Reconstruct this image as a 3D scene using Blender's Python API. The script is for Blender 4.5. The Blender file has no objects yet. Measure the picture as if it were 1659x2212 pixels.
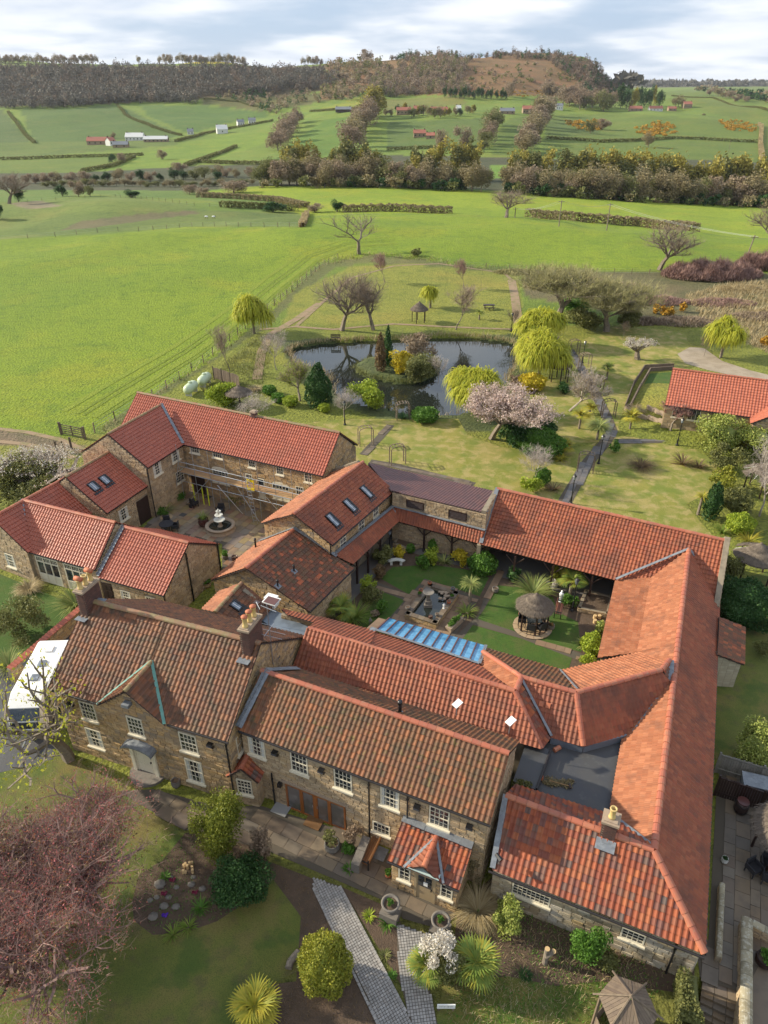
import bpy, math, random
import numpy as np
from mathutils import Vector, Matrix
S = bpy.context.scene
C = S.collection
R_ = random.Random(7)
# ------------------------------------------------------------------ camera, light
CAMH = 33.0; FP = 1536.0; PT = math.radians(31.0)
cam = bpy.data.cameras.new('camera'); camo = bpy.data.objects.new('camera', cam); C.objects.link(camo)
camo.location = (0, 0, CAMH); camo.rotation_euler = (math.pi/2-PT, 0, 0)
cam.sensor_fit = 'VERTICAL'; cam.sensor_height = 24; cam.lens = 24*FP/2212; cam.clip_end = 20000; cam.clip_start = .5
S.camera = camo
S.view_settings.view_transform = 'Standard'; S.view_settings.look = 'None'; S.view_settings.gamma = 1
S.view_settings.use_curve_mapping = False
S.view_settings.exposure = 0.63
SUN_EL = math.radians(25); SUN_AZ = math.radians(15)     # azimuth: how far behind the left edge the sun stands
sd = Vector((-math.cos(SUN_EL)*math.cos(SUN_AZ), math.cos(SUN_EL)*math.sin(SUN_AZ), math.sin(SUN_EL)))
sl = bpy.data.lights.new('sun', 'SUN'); sl.energy = 5; sl.angle = math.radians(1.2); sl.color = (1, .9, .7)
so = bpy.data.objects.new('sun', sl); C.objects.link(so); so.rotation_euler = sd.to_track_quat('Z', 'Y').to_euler(); so.location = (-60, 20, 60)
W = bpy.data.worlds.new('World'); S.world = W; W.use_nodes = True
nt = W.node_tree; nt.nodes.clear()
def nd(nt, t, **k):
    n = nt.nodes.new(t)
    for a, b in k.items():
        if a.startswith('_'): n.inputs[a[1:].replace('_', ' ')].default_value = b
        else: setattr(n, a, b)
    return n
sky = nd(nt, 'ShaderNodeTexSky', sky_type='NISHITA', sun_disc=False, sun_elevation=SUN_EL, sun_rotation=math.atan2(sd.x, sd.y))
tc = nd(nt, 'ShaderNodeTexCoord'); sep = nd(nt, 'ShaderNodeSeparateXYZ'); nt.links.new(tc.outputs['Generated'], sep.inputs[0])
ad = nd(nt, 'ShaderNodeMath', operation='ADD'); nt.links.new(sep.outputs[2], ad.inputs[0]); ad.inputs[1].default_value = .12
mx_ = nd(nt, 'ShaderNodeMath', operation='MAXIMUM'); nt.links.new(ad.outputs[0], mx_.inputs[0]); mx_.inputs[1].default_value = .05
cmb = nd(nt, 'ShaderNodeCombineXYZ')
for i in (0, 1):
    dv = nd(nt, 'ShaderNodeMath', operation='DIVIDE'); nt.links.new(sep.outputs[i], dv.inputs[0]); nt.links.new(mx_.outputs[0], dv.inputs[1]); nt.links.new(dv.outputs[0], cmb.inputs[i])
mpw = nd(nt, 'ShaderNodeMapping'); mpw.inputs['Scale'].default_value = (.7, .7, 1); nt.links.new(cmb.outputs[0], mpw.inputs[0])
cn = nd(nt, 'ShaderNodeTexNoise', _Scale=.8, _Detail=5.0, _Roughness=.5); nt.links.new(mpw.outputs[0], cn.inputs['Vector'])
cr_ = nd(nt, 'ShaderNodeMapRange', interpolation_type='SMOOTHSTEP'); cr_.inputs[1].default_value = .40; cr_.inputs[2].default_value = .58; nt.links.new(cn.outputs[0], cr_.inputs[0])
cn2 = nd(nt, 'ShaderNodeTexNoise', _Scale=1.6, _Detail=5.0); nt.links.new(mpw.outputs[0], cn2.inputs['Vector'])
cc = nd(nt, 'ShaderNodeValToRGB'); cc.color_ramp.elements[0].position = .35; cc.color_ramp.elements[0].color = (10.2, 11.1, 12.6, 1); cc.color_ramp.elements[1].position = .68; cc.color_ramp.elements[1].color = (13.8, 14.2, 14.8, 1)
nt.links.new(cn2.outputs[0], cc.inputs[0])
pale = nd(nt, 'ShaderNodeMix', data_type='RGBA'); pale.inputs[0].default_value = .7; nt.links.new(sky.outputs[0], pale.inputs[6]); pale.inputs[7].default_value = (8.2, 10.4, 13.8, 1)
cm = nd(nt, 'ShaderNodeMix', data_type='RGBA'); nt.links.new(cr_.outputs[0], cm.inputs[0]); nt.links.new(pale.outputs[2], cm.inputs[6]); nt.links.new(cc.outputs[0], cm.inputs[7])
bg = nd(nt, 'ShaderNodeBackground', _Strength=.05); nt.links.new(cm.outputs[2], bg.inputs[0])
wo = nd(nt, 'ShaderNodeOutputWorld'); nt.links.new(bg.outputs[0], wo.inputs[0])

# ------------------------------------------------------------------ materials
def ramp(nt, fac, cols):
    r = nd(nt, 'ShaderNodeValToRGB'); e = r.color_ramp.elements
    while len(e) < len(cols): e.new(.5)
    for i, c in enumerate(cols):
        e[i].position = i/(len(cols)-1); e[i].color = (*c, 1)
    nt.links.new(fac, r.inputs[0]); return r.outputs[0]
def mixc(nt, f, a, b, mode='MIX'):
    m = nd(nt, 'ShaderNodeMix', data_type='RGBA', blend_type=mode)
    for i, v in ((0, f), (6, a), (7, b)):
        if isinstance(v, (int, float)): m.inputs[i].default_value = v
        elif isinstance(v, tuple): m.inputs[i].default_value = (*v, 1)
        else: nt.links.new(v, m.inputs[i])
    return m.outputs[2]
def noise(nt, vec, sc, det=4.0, lo=None, hi=None, rough=.6):
    n = nd(nt, 'ShaderNodeTexNoise', _Scale=sc, _Detail=det, _Roughness=rough); nt.links.new(vec, n.inputs['Vector'])
    if lo is None: return n.outputs[0]
    m = nd(nt, 'ShaderNodeMapRange', interpolation_type='SMOOTHSTEP'); m.inputs[1].default_value = lo; m.inputs[2].default_value = hi
    nt.links.new(n.outputs[0], m.inputs[0]); return m.outputs[0]
def material(name, cols, rough=.7, rnd=None, layers=(), bump=None, spec=.5, metal=0, trans=0, attr=None, backlit=0):
    """cols: ramp colours picked by rnd ('tile': per tile, 'island': per leaf, 'noise:<scale>'); layers: (scale, lo, hi, colour, strength)"""
    m = bpy.data.materials.new(name); m.use_nodes = True; nt = m.node_tree; b = nt.nodes['Principled BSDF']
    geo = nd(nt, 'ShaderNodeNewGeometry'); pos = geo.outputs['Position']
    if rnd == 'tile':
        at = nd(nt, 'ShaderNodeAttribute', attribute_name='rnd'); oi = nd(nt, 'ShaderNodeObjectInfo')
        s1 = nd(nt, 'ShaderNodeMath', operation='ADD'); nt.links.new(at.outputs['Fac'], s1.inputs[0]); nt.links.new(oi.outputs['Random'], s1.inputs[1])
        s2 = nd(nt, 'ShaderNodeMath', operation='FRACT'); nt.links.new(s1.outputs[0], s2.inputs[0]); fac = s2.outputs[0]
    elif rnd == 'island': fac = geo.outputs['Random Per Island']
    elif rnd == 'object': fac = nd(nt, 'ShaderNodeObjectInfo').outputs['Random']
    elif rnd: fac = noise(nt, pos, float(rnd.split(':')[1]), 6, .3, .7)
    else: fac = None
    if attr:
        a = nd(nt, 'ShaderNodeAttribute', attribute_name=attr); col = a.outputs['Color']
    elif fac is None or len(cols) == 1: col = cols[0]
    else: col = ramp(nt, fac, cols)
    for sc, lo, hi, c, st, *md in layers:
        f = noise(nt, pos, sc, 5, lo, hi)
        ml = nd(nt, 'ShaderNodeMath', operation='MULTIPLY'); nt.links.new(f, ml.inputs[0]); ml.inputs[1].default_value = st
        col = mixc(nt, ml.outputs[0], col, c, *md)
    if isinstance(col, tuple): b.inputs['Base Color'].default_value = (*col, 1)
    else: nt.links.new(col, b.inputs['Base Color'])
    b.inputs['Roughness'].default_value = rough; b.inputs['Metallic'].default_value = metal
    b.inputs['Specular IOR Level'].default_value = spec
    if bump:
        bn = nd(nt, 'ShaderNodeBump', _Strength=bump[1], _Distance=bump[2]); nt.links.new(noise(nt, pos, bump[0], 5), bn.inputs['Height']); nt.links.new(bn.outputs[0], b.inputs['Normal'])
    if backlit:
        tr = nd(nt, 'ShaderNodeBsdfTranslucent'); 
        if isinstance(col, tuple): tr.inputs[0].default_value = (*col, 1)
        else: nt.links.new(col, tr.inputs[0])
        ms = nd(nt, 'ShaderNodeMixShader'); ms.inputs[0].default_value = backlit
        nt.links.new(b.outputs[0], ms.inputs[1]); nt.links.new(tr.outputs[0], ms.inputs[2]); nt.links.new(ms.outputs[0], nt.nodes['Material Output'].inputs[0])
    return m
M = {}
M['t_old'] = material('weathered_tile', [(0.162,0.068,0.04),(0.104,0.055,0.036),(0.199,0.076,0.037),(0.133,0.068,0.044),(0.237,0.098,0.047),(0.085,0.049,0.037)], .62, 'tile', [(1.3,.5,.68,(.06,.045,.03),.75),(.45,.52,.7,(.13,.085,.045),.6),(9,.6,.72,(.10,.11,.03),.5)], (60,.3,.01), spec=.22)
M['t_moss'] = material('mossy_tile', [(0.18,0.073,0.036),(0.126,0.059,0.034),(0.234,0.089,0.038),(0.153,0.071,0.038),(0.09,0.054,0.033)], .62, 'tile', [(1.1,.48,.66,(.075,.055,.03),.7),(3.2,.56,.7,(.12,.11,.025),.55),(.4,.5,.7,(.10,.06,.035),.5)], (60,.3,.01), spec=.22)
M['t_mid'] = material('orange_tile', [(.29,.092,.048),(.25,.078,.041),(.33,.108,.056),(.22,.07,.04),(.30,.085,.045),(.20,.07,.045)], .6, 'tile', [(.45,.48,.68,(.13,.055,.038),.7),(1.6,.5,.72,(.15,.06,.04),.5),(7,.6,.75,(.11,.06,.04),.5),(3.5,.62,.72,(.16,.13,.06),.4)], (60,.25,.012), spec=.22)
M['t_sunlit'] = material('sunlit_tile', [(.36,.14,.068),(.30,.112,.056),(.41,.165,.085),(.27,.10,.05),(.34,.12,.058)], .6, 'tile', [(1.0,.48,.68,(.18,.08,.05),.6),(7,.6,.75,(.18,.10,.065),.45)], (60,.25,.012), spec=.22)  # lit copy of the tile: direct sun on west slopes put into the colour
M['t_new'] = material('bright_red_tile', [(.33,.088,.05),(.29,.076,.045),(.37,.10,.056)], .36, 'tile', [(2.5,.6,.75,(.15,.055,.04),.5),(.5,.5,.7,(.24,.075,.045),.5)], (60,.1,.005), spec=.4)
M['t_scar'] = material('scarlet_tile', [(0.399,0.122,0.066),(0.361,0.106,0.06),(0.437,0.138,0.076)], .4, 'tile', [(2.5,.6,.8,(.35,.09,.05),.35)], (60,.1,.005))
M['t_c'] = material('mottled_tile', [(0.289,0.079,0.036),(0.212,0.056,0.031),(0.145,0.065,0.054),(0.34,0.103,0.04),(0.093,0.07,0.062),(0.255,0.07,0.036),(0.306,0.084,0.036)], .62, 'tile', [(4,.6,.75,(.22,.17,.12),.35)], (60,.3,.01), spec=.22)
M['t_dark'] = material('plum_shade_tile', [(.13,.058,.052),(.11,.05,.05),(.16,.066,.054)], .5, 'tile', [(1.5,.5,.7,(.08,.045,.04),.6)], (60,.3,.01))  # darkened: shade of the roof slope facing away is put into its tone
M['t_patch'] = material('patched_tile', [(.19,.072,.042),(.13,.062,.042),(.16,.085,.05),(.10,.06,.042),(.24,.08,.042),(.14,.075,.045),(.42,.12,.055)], .62, 'tile', [(2,.52,.7,(.10,.075,.04),.6)], (60,.3,.01), spec=.22)
M['ridge'] = material('ridge_tile_clay', [(.40,.12,.065),(.33,.10,.06),(.44,.15,.08)], .5, 'object', [(2,.5,.72,(.26,.15,.09),.5),(6,.6,.7,(.25,.24,.16),.4)], (50,.3,.01))
M['ridge_m'] = material('ridge_tile_lichen', [(.28,.12,.065),(.22,.13,.07),(.33,.15,.08)], .6, 'object', [(2,.45,.6,(.22,.19,.08),.7),(6,.55,.7,(.3,.28,.2),.5)], (50,.3,.01))
M['deck'] = material('roof_deck_felt', [(.05,.032,.026)], .9)
STC = [(.30,.225,.14),(.24,.18,.115),(.34,.265,.17),(.20,.155,.105),(.28,.20,.11),(.26,.21,.15)]
M['stone'] = material('sandstone_block', [tuple(q*k for q, k in zip(c, (1.5, 1.45, 1.4))) for c in STC], .85, 'tile', [(.8,.5,.72,(.14,.11,.075),.6),(11,.5,.75,(.19,.15,.10),.5)], (30,.6,.02))
M['stone_g'] = material('golden_sandstone', [(0.497,0.335,0.162),(0.389,0.251,0.125),(0.543,0.381,0.207),(0.296,0.221,0.147),(0.451,0.289,0.125),(0.248,0.198,0.147)], .85, 'tile', [(.7,.5,.7,(.12,.095,.065),.65),(11,.5,.75,(.19,.14,.09),.5)], (30,.6,.02))
M['stone_r'] = material('rubble_stone', [(0.396,0.312,0.192),(0.444,0.372,0.264),(0.312,0.228,0.132),(0.48,0.42,0.336),(0.36,0.264,0.132)], .9, 'tile', [(1.4,.45,.65,(.17,.14,.10),.6),(.9,.5,.62,(.40,.38,.34),.5)], (20,.8,.03))
M['mortar'] = material('lime_mortar', [(0.255,0.21,0.15)], .95, None, [(2,.4,.7,(.11,.09,.065),.6)])
M['brick'] = material('chimney_brick', [(.115,.055,.042),(.085,.045,.038),(.14,.065,.048),(.075,.04,.033)], .85, 'tile', [(3,.5,.7,(.06,.045,.04),.5)], (40,.5,.01))
M['lead'] = material('lead_flashing', [(.17,.185,.21)], .55, None, [(3,.4,.7,(.27,.29,.31),.7),(8,.5,.7,(.11,.12,.13),.6)], (8,.4,.03), metal=.2)
M['verdi'] = material('verdigris_flashing', [(.09,.24,.20)], .7, None, [(4,.4,.7,(.15,.29,.25),.7),(9,.5,.7,(.2,.2,.17),.5)], (8,.4,.03))
M['cream'] = material('cream_paint', [(.66,.60,.47)], .5, None, [(5,.55,.75,(.5,.44,.33),.4)])
M['white'] = material('white_paint', [(.80,.80,.78)], .4, None, [(3,.55,.75,(.6,.6,.58),.4)])
M['glass'] = material('dark_glass', [(.015,.02,.025)], .06, None, [(1.5,.45,.6,(.06,.07,.08),.8)], spec=.8)
M['glass_in'] = material('room_glass', [(.16,.14,.13)], .08, None, [(.8,.45,.6,(.08,.075,.07),.8)], spec=.9)
M['black'] = material('black_plastic', [(.012,.012,.014)], .35)
M['brown'] = material('dark_brown_timber', [(.028,.014,.012)], .5, None, [(6,.4,.7,(.045,.022,.018),.7)])
M['gutter'] = material('dark_gutter', [(.02,.016,.016)], .4)
M['oak'] = material('orange_oak', [(.30,.10,.025),(.24,.08,.02)], .4, 'noise:3')
M['felt'] = material('grey_roof_felt', [(.06,.06,.062)], .55, None, [(.8,.45,.6,(.05,.052,.06),.8),(2.5,.55,.7,(.085,.088,.085),.6)], (6,.3,.03))
M['felt_l'] = material('blue_grey_membrane', [(.15,.18,.22)], .35, None, [(.8,.45,.6,(.10,.12,.15),.8)])
M['poly'] = material('blue_polycarbonate', [(.07,.25,.44),(.12,.34,.56),(.05,.19,.36)], .12, 'noise:1.2', [(4,.5,.7,(.25,.5,.7),.5)], spec=.7)
M['pot_y'] = material('buff_chimney_pot', [(.55,.40,.16)], .6, None, [(5,.5,.7,(.42,.28,.12),.5)])
M['pot_r'] = material('terracotta', [(.42,.13,.06)], .7, None, [(6,.5,.7,(.30,.12,.07),.5)])
M['steel'] = material('galvanised_steel', [(.42,.44,.47)], .35, metal=.7)
M['plank'] = material('scaffold_plank', [(.42,.26,.12),(.30,.17,.09),(.36,.22,.11)], .8, 'object')
M['yellow'] = material('yellow_plastic', [(.75,.55,.02)], .4)
M['lime'] = material('lime_green_sleeve', [(.55,.62,.03)], .5)
M['bark'] = material('grey_bark', [(0.224,0.182,0.14)], .9, None, [(5,.4,.7,(.09,.075,.06),.6)])
M['twig'] = material('bare_twig', [(0.272,0.2,0.137),(0.192,0.144,0.099),(0.336,0.256,0.182)], .9, 'island')
M['twig_p'] = material('purple_twig', [(0.304,0.184,0.152),(0.24,0.144,0.122),(0.352,0.224,0.182)], .9, 'island')
M['twig_c'] = material('cherry_twig', [(.20,.11,.09),(.14,.08,.07),(.27,.17,.14)], .8, 'island')
M['twig_g'] = material('olive_twig', [(0.256,0.24,0.091),(0.32,0.288,0.122),(0.192,0.176,0.076)], .9, 'island')
M['twig_w'] = material('pale_twig', [(.38,.32,.27),(.30,.25,.21),(.44,.38,.33)], .8, 'island')
M['thatch'] = material('grey_thatch', [(.16,.125,.095),(.12,.095,.075),(.20,.16,.12)], .95, 'island', [(3,.45,.6,(.10,.08,.065),.5)], (40,.8,.03))
M['timber'] = material('weathered_board', [(.17,.125,.085),(.13,.095,.07),(.21,.16,.11),(.10,.07,.055)], .85, 'object', [(4,.45,.7,(.09,.065,.05),.6)], (25,.5,.01))
M['greentank'] = material('pale_green_tank', [(.48,.56,.38)], .4, None, [(2,.45,.7,(.38,.45,.32),.6)])
M['wicker'] = material('charcoal_wicker', [(.022,.022,.028)], .6, None, (), (90,.8,.01))
M['pot_b'] = material('glazed_oxblood_pot', [(.085,.03,.025)], .25)
M['pot_w'] = material('pale_pot', [(.5,.5,.47)], .6)
M['water'] = material('pond_water', [(.018,.022,.018)], .03, None, (), (.9,.05,.02), spec=.9)
M['cast'] = material('cast_stone', [(.33,.25,.18)], .85, None, [(5,.45,.7,(.22,.17,.13),.6)], (40,.5,.01))
M['urn'] = material('grey_urn_stone', [(.17,.15,.13)], .9, None, [(6,.45,.7,(.10,.09,.08),.6)], (40,.6,.02))
M['soil'] = material('bare_soil', [(.10,.065,.042)], .95, None, [(2,.4,.6,(.075,.05,.032),.8),(25,.6,.7,(.14,.11,.08),.5)], (14,.9,.06))
M['flag'] = material('york_flagstone', [(.15,.11,.075),(.19,.145,.095),(.12,.10,.08),(.17,.12,.07),(.13,.095,.07),(.16,.14,.11)], .6, 'tile', [(1.5,.45,.7,(.09,.072,.055),.6)], (20,.3,.01))
M['flag_w'] = material('wet_indian_sandstone', [(.26,.17,.095),(.20,.16,.13),(.28,.21,.11),(.25,.13,.085),(.18,.16,.14),(.32,.24,.15),(.23,.175,.08)], .3, 'tile', [(1,.45,.7,(.12,.095,.07),.5)], (20,.2,.01))
M['flag_g'] = material('slate_path_flag', [(.12,.115,.115),(.10,.095,.10),(.15,.135,.125)], .6, 'tile', [(2,.5,.7,(.16,.12,.075),.5)], (20,.3,.01))
M['flag_t'] = material('tan_paving_slab', [(.24,.155,.095),(.20,.13,.08),(.27,.18,.11)], .75, 'tile', [(1.2,.45,.7,(.15,.10,.065),.6)], (20,.3,.01))
M['sett'] = material('granite_sett', [(.30,.285,.27),(.24,.225,.21),(.36,.34,.32),(.27,.245,.225)], .75, 'tile', [(1.5,.5,.75,(.18,.165,.15),.6)], (30,.3,.01))
M['joint'] = material('sand_joint', [(.085,.07,.052)], .95)
M['lawn_near'] = material('front_lawn_grass', [(0.105,0.133,0.019),(0.149,0.158,0.028),(0.201,0.158,0.047)], .95, 'noise:.35', [(1.1,.5,.7,(.12,.10,.04),.65),(.5,.5,.62,(.04,.10,.01),.5),(22,.45,.65,(.03,.05,.008),.5)], (35,1,.05))
M['lawn_lush'] = material('lush_lawn_grass', [(.04,.095,.008),(.055,.115,.010),(.07,.11,.014)], .95, 'noise:.8', [(2.5,.5,.7,(.085,.11,.016),.5),(.7,.52,.62,(.10,.105,.03),.45),(20,.45,.65,(.02,.045,.005),.55)], (35,1,.05))
M['lawn_sun'] = material('mown_lawn_grass', [(.29,.25,.055),(.19,.205,.028),(.33,.27,.085)], .95, 'noise:.22', [(.9,.46,.62,(.38,.30,.12),.75),(.35,.5,.62,(.13,.18,.018),.7),(9,.5,.7,(.14,.14,.035),.5)], (14,1,.1))
M['gravel'] = material('pale_gravel', [(.33,.27,.20)], .95, None, [(.6,.4,.65,(.24,.19,.13),.8),(18,.5,.7,(.42,.36,.29),.5)], (25,.6,.03))
M['track'] = material('worn_track', [(.26,.18,.11)], .95, None, [(.8,.45,.6,(.16,.15,.05),.7),(6,.5,.7,(.33,.25,.16),.5)], (20,.6,.03))
M['terrain'] = material('terrain_soil_grass', [(.1,.2,.02)], .95, attr='col', layers=[(.9,.45,.7,(.62,.66,.55),.7,'MULTIPLY'),(3.2,.47,.66,(.42,.5,.4),.75,'MULTIPLY'),(.04,.5,.66,(1.35,1.05,1.3),.6,'MULTIPLY'),(.22,.5,.66,(.7,.8,.7),.7,'MULTIPLY'),(.018,.46,.6,(.78,.86,.8),.8,'MULTIPLY')], bump=(3,1,.5))
def leafm(name, cols, b=.25, rough=.6): M[name] = material(name, cols, rough, 'island', backlit=b, spec=.25)
leafm('l_dark', [(0.02,0.06,0.017),(0.037,0.093,0.024),(0.06,0.119,0.031)])
leafm('l_green', [(0.056,0.136,0.017),(0.088,0.192,0.026),(0.128,0.24,0.036)])
leafm('l_lime', [(0.256,0.329,0.029),(0.352,0.408,0.043),(0.176,0.267,0.026)])
leafm('l_willow', [(0.405,0.419,0.038),(0.513,0.499,0.054),(0.297,0.351,0.032)], .4)
leafm('l_yellow', [(0.546,0.416,0.026),(0.39,0.338,0.026),(0.65,0.494,0.039)], .3)
leafm('l_gold', [(0.221,0.242,0.027),(0.323,0.307,0.041),(0.136,0.178,0.024)])
leafm('l_olive', [(0.145,0.153,0.046),(0.204,0.204,0.069),(0.102,0.119,0.038)])
leafm('l_laurel', [(0.255,0.3,0.054),(0.36,0.39,0.095),(0.15,0.21,0.041),(0.45,0.45,0.135)])
leafm('l_pink', [(.62,.47,.42),(.70,.58,.52),(.52,.38,.33)], .3)
leafm('l_blossom', [(.40,.11,.11),(.50,.17,.18),(.30,.09,.06),(.34,.15,.05)], .3)
leafm('l_white', [(.62,.57,.50),(.70,.66,.60),(.5,.45,.36)], .3)
leafm('l_scrub', [(.28,.225,.12),(.21,.175,.09),(.33,.27,.15)])
leafm('l_heath', [(.25,.18,.125),(.29,.215,.15),(.20,.145,.10)])
leafm('l_larch', [(0.35,0.3,0.056),(0.275,0.25,0.056),(0.425,0.338,0.068)])
leafm('l_hazewood', [(.115,.108,.092),(.14,.13,.108),(.095,.09,.078)])
leafm('l_farpink', [(.31,.235,.16),(.25,.19,.125),(.36,.28,.20)])
leafm('l_straw', [(.42,.33,.18),(.34,.26,.13),(.48,.40,.25)])
leafm('l_phorm', [(0.195,0.255,0.068),(0.3,0.33,0.108),(0.12,0.18,0.041),(0.42,0.39,0.135)])
leafm('l_bronze', [(.16,.10,.05),(.22,.15,.07),(.10,.07,.04)])
leafm('l_palm', [(0.15,0.225,0.041),(0.21,0.27,0.054),(0.33,0.3,0.041)])
leafm('l_palmy', [(0.338,0.325,0.035),(0.442,0.364,0.047),(0.208,0.247,0.035)])
leafm('l_blade', [(0.126,0.21,0.025),(0.182,0.252,0.038),(0.252,0.266,0.063)])
M['gorse'] = material('gorse_flower', [(.50,.26,.01),(.42,.22,.015),(.2,.16,.02)], .8, 'island')

# ------------------------------------------------------------------ object helpers
ORG = {}
def finish(o, parent=None, label=None, cat=None, group=None, kind=None):
    C.objects.link(o)
    if parent is not None: o.parent = parent; ORG[o.name] = ORG.get(parent.name, Vector())
    if label: o['label'] = label
    if cat: o['category'] = cat
    if group: o['group'] = group
    if kind: o['kind'] = kind
    return o
def thing(name, loc, label, cat, group=None):
    o = bpy.data.objects.new(name, None); o.empty_display_size = .3; o.location = loc
    finish(o, None, label, cat, group); ORG[o.name] = Vector(loc); return o
def mesh(name, V, F, mat, smooth=False, rnd=None, cols=None):
    me = bpy.data.meshes.new(name)
    if isinstance(V, np.ndarray) and isinstance(F, np.ndarray):
        nv, nf, k = len(V), len(F), F.shape[1]
        me.vertices.add(nv); me.vertices.foreach_set('co', V.astype(np.float32).ravel())
        me.loops.add(nf*k); me.loops.foreach_set('vertex_index', F.astype(np.int32).ravel())
        me.polygons.add(nf); me.polygons.foreach_set('loop_start', np.arange(0, nf*k, k, dtype=np.int32)); me.polygons.foreach_set('loop_total', np.full(nf, k, dtype=np.int32))
        me.update(calc_edges=True)
    else: me.from_pydata([tuple(v) for v in V], [], [tuple(f) for f in F]); me.update()
    if smooth: me.polygons.foreach_set('use_smooth', [True]*len(me.polygons))
    for m in (mat if isinstance(mat, (list, tuple)) else [mat]): me.materials.append(M[m] if isinstance(m, str) else m)
    if rnd is not None:
        a = me.attributes.new('rnd', 'FLOAT', 'POINT'); a.data.foreach_set('value', np.asarray(rnd, dtype=np.float32))
    if cols is not None:
        a = me.attributes.new('col', 'FLOAT_COLOR', 'POINT'); a.data.foreach_set('color', np.asarray(cols, dtype=np.float32).ravel())
    return me
def obj(name, V, F, mat, parent=None, smooth=False, rnd=None, cols=None, **k):
    """world-space vertices -> one object; the origin is the parent's (or, for a top-level mesh, the base of its own box)"""
    A = np.asarray([tuple(v) for v in V], dtype=float) if not isinstance(V, np.ndarray) else V
    if parent is not None: off = np.array(ORG.get(parent.name, Vector()))
    else: off = np.array([A[:, 0].mean(), A[:, 1].mean(), A[:, 2].min()])
    o = bpy.data.objects.new(name, mesh(name, A-off, F, mat, smooth, rnd, cols))
    if parent is None: o.location = off; 
    finish(o, parent, **k)
    if parent is None: ORG[o.name] = Vector(off)
    return o
def inst(name, me, Mw, parent=None, **k):
    """an object sharing mesh data, placed by a world matrix"""
    o = bpy.data.objects.new(name, me)
    if parent is not None: o.matrix_basis = Matrix.Translation(-ORG.get(parent.name, Vector())) @ Mw
    else: o.matrix_basis = Mw
    finish(o, parent, **k)
    return o
def copy_thing(src, loc, rz=0, sc=1.0, label=None, group=None):
    o = src.copy(); C.objects.link(o); o.location = loc; o.rotation_euler = (0, 0, rz); o.scale = (sc, sc, sc) if not isinstance(sc, tuple) else sc
    if label: o['label'] = label
    if group: o['group'] = group
    for c in src.children:
        d = c.copy(); C.objects.link(d); d.parent = o
        for g in c.children:
            e = g.copy(); C.objects.link(e); e.parent = d
    ORG[o.name] = Vector(loc)
    return o
class B:
    """collects polygons"""
    def __init__(s): s.V = []; s.F = []; s.r = []
    def add(s, V, F, r=None):
        n = len(s.V); s.V += [tuple(v) for v in V]; s.F += [tuple(n+i for i in f) for f in F]
        s.r += [R_.random() if r is None else r]*len(V)
    def box(s, c, sz, ax=None, r=None):
        c = Vector(c); ex, ey, ez = ax or (Vector((1,0,0)), Vector((0,1,0)), Vector((0,0,1)))
        V = [c+ex*(sz[0]/2*i)+ey*(sz[1]/2*j)+ez*(sz[2]/2*k) for k in (-1,1) for j in (-1,1) for i in (-1,1)]
        s.add(V, [(0,2,3,1),(4,5,7,6),(0,1,5,4),(2,6,7,3),(0,4,6,2),(1,3,7,5)], r)
    def tube(s, p, q, r0, r1=None, n=6, cap=True):
        p = Vector(p); q = Vector(q); r1 = r0 if r1 is None else r1; d = (q-p); 
        if d.length < 1e-6: return
        d.normalize(); a = d.orthogonal().normalized(); b = d.cross(a)
        V = [p+(a*math.cos(t)+b*math.sin(t))*r0 for t in [2*math.pi*i/n for i in range(n)]]+[q+(a*math.cos(t)+b*math.sin(t))*r1 for t in [2*math.pi*i/n for i in range(n)]]
        F = [(i, (i+1) % n, n+(i+1) % n, n+i) for i in range(n)]
        if cap: F += [tuple(range(n))[::-1], tuple(range(n, 2*n))]
        s.add(V, F)
    def lathe(s, c, prof, n=16, r=None):
        c = Vector(c); V = []; F = []
        for rr, z in prof: V += [c+Vector((rr*math.cos(2*math.pi*i/n), rr*math.sin(2*math.pi*i/n), z)) for i in range(n)]
        for k in range(len(prof)-1): F += [(k*n+i, k*n+(i+1) % n, (k+1)*n+(i+1) % n, (k+1)*n+i) for i in range(n)]
        F += [tuple(range(n))[::-1], tuple(range((len(prof)-1)*n, len(prof)*n))]
        s.add(V, F, r)
    def prism(s, P, h, up=Vector((0,0,1)), r=None):
        P = [Vector(p) for p in P]; n = len(P); u = Vector(up)*h
        s.add(P+[p+u for p in P], [tuple(range(n))[::-1], tuple(range(n, 2*n))]+[(i, (i+1) % n, n+(i+1) % n, n+i) for i in range(n)], r)
    def make(s, name, mat, parent=None, smooth=False, **k): return obj(name, s.V, s.F, mat, parent, smooth, s.r, **k)

# ------------------------------------------------------------------ where things stand (survey of the place: bearing + height -> metres)
def P(x, y, z=0.):
    d = Vector(((x-829.5)/FP, math.cos(PT)-(y-1106)/FP*math.sin(PT), -math.sin(PT)-(y-1106)/FP*math.cos(PT)))
    t = (z-CAMH)/d.z; return Vector((d.x*t, d.y*t, z))
def crop(x0, y0, s): return lambda x, y, z=0.: P((x0+x/s)/1.50693, (y0+y/s)/1.50693, z)
s9 = 1659/900
pA = crop(0, 1900, s9); pK = crop(800, 2000, s9); pC = crop(1600, 2533, s9); pD = crop(1600, 1800, s9); pE = crop(1600, 1100, s9)
pF = crop(800, 1400, s9); pL = crop(0, 1200, s9); pG = crop(500, 1350, 1659/600); pI = crop(650, 1850, 1659/500); pB = crop(800, 2533, s9)
pN = crop(0, 2533, s9); pS = crop(0, 1600, 1659/500); pY = crop(1100, 1700, s9); pQ = crop(2100, 1750, 1659/400); pT = crop(150, 1280, 1659/600)
pR = crop(2200, 2400, 1327/300); pU = crop(2100, 2850, 1659/400)
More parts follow.
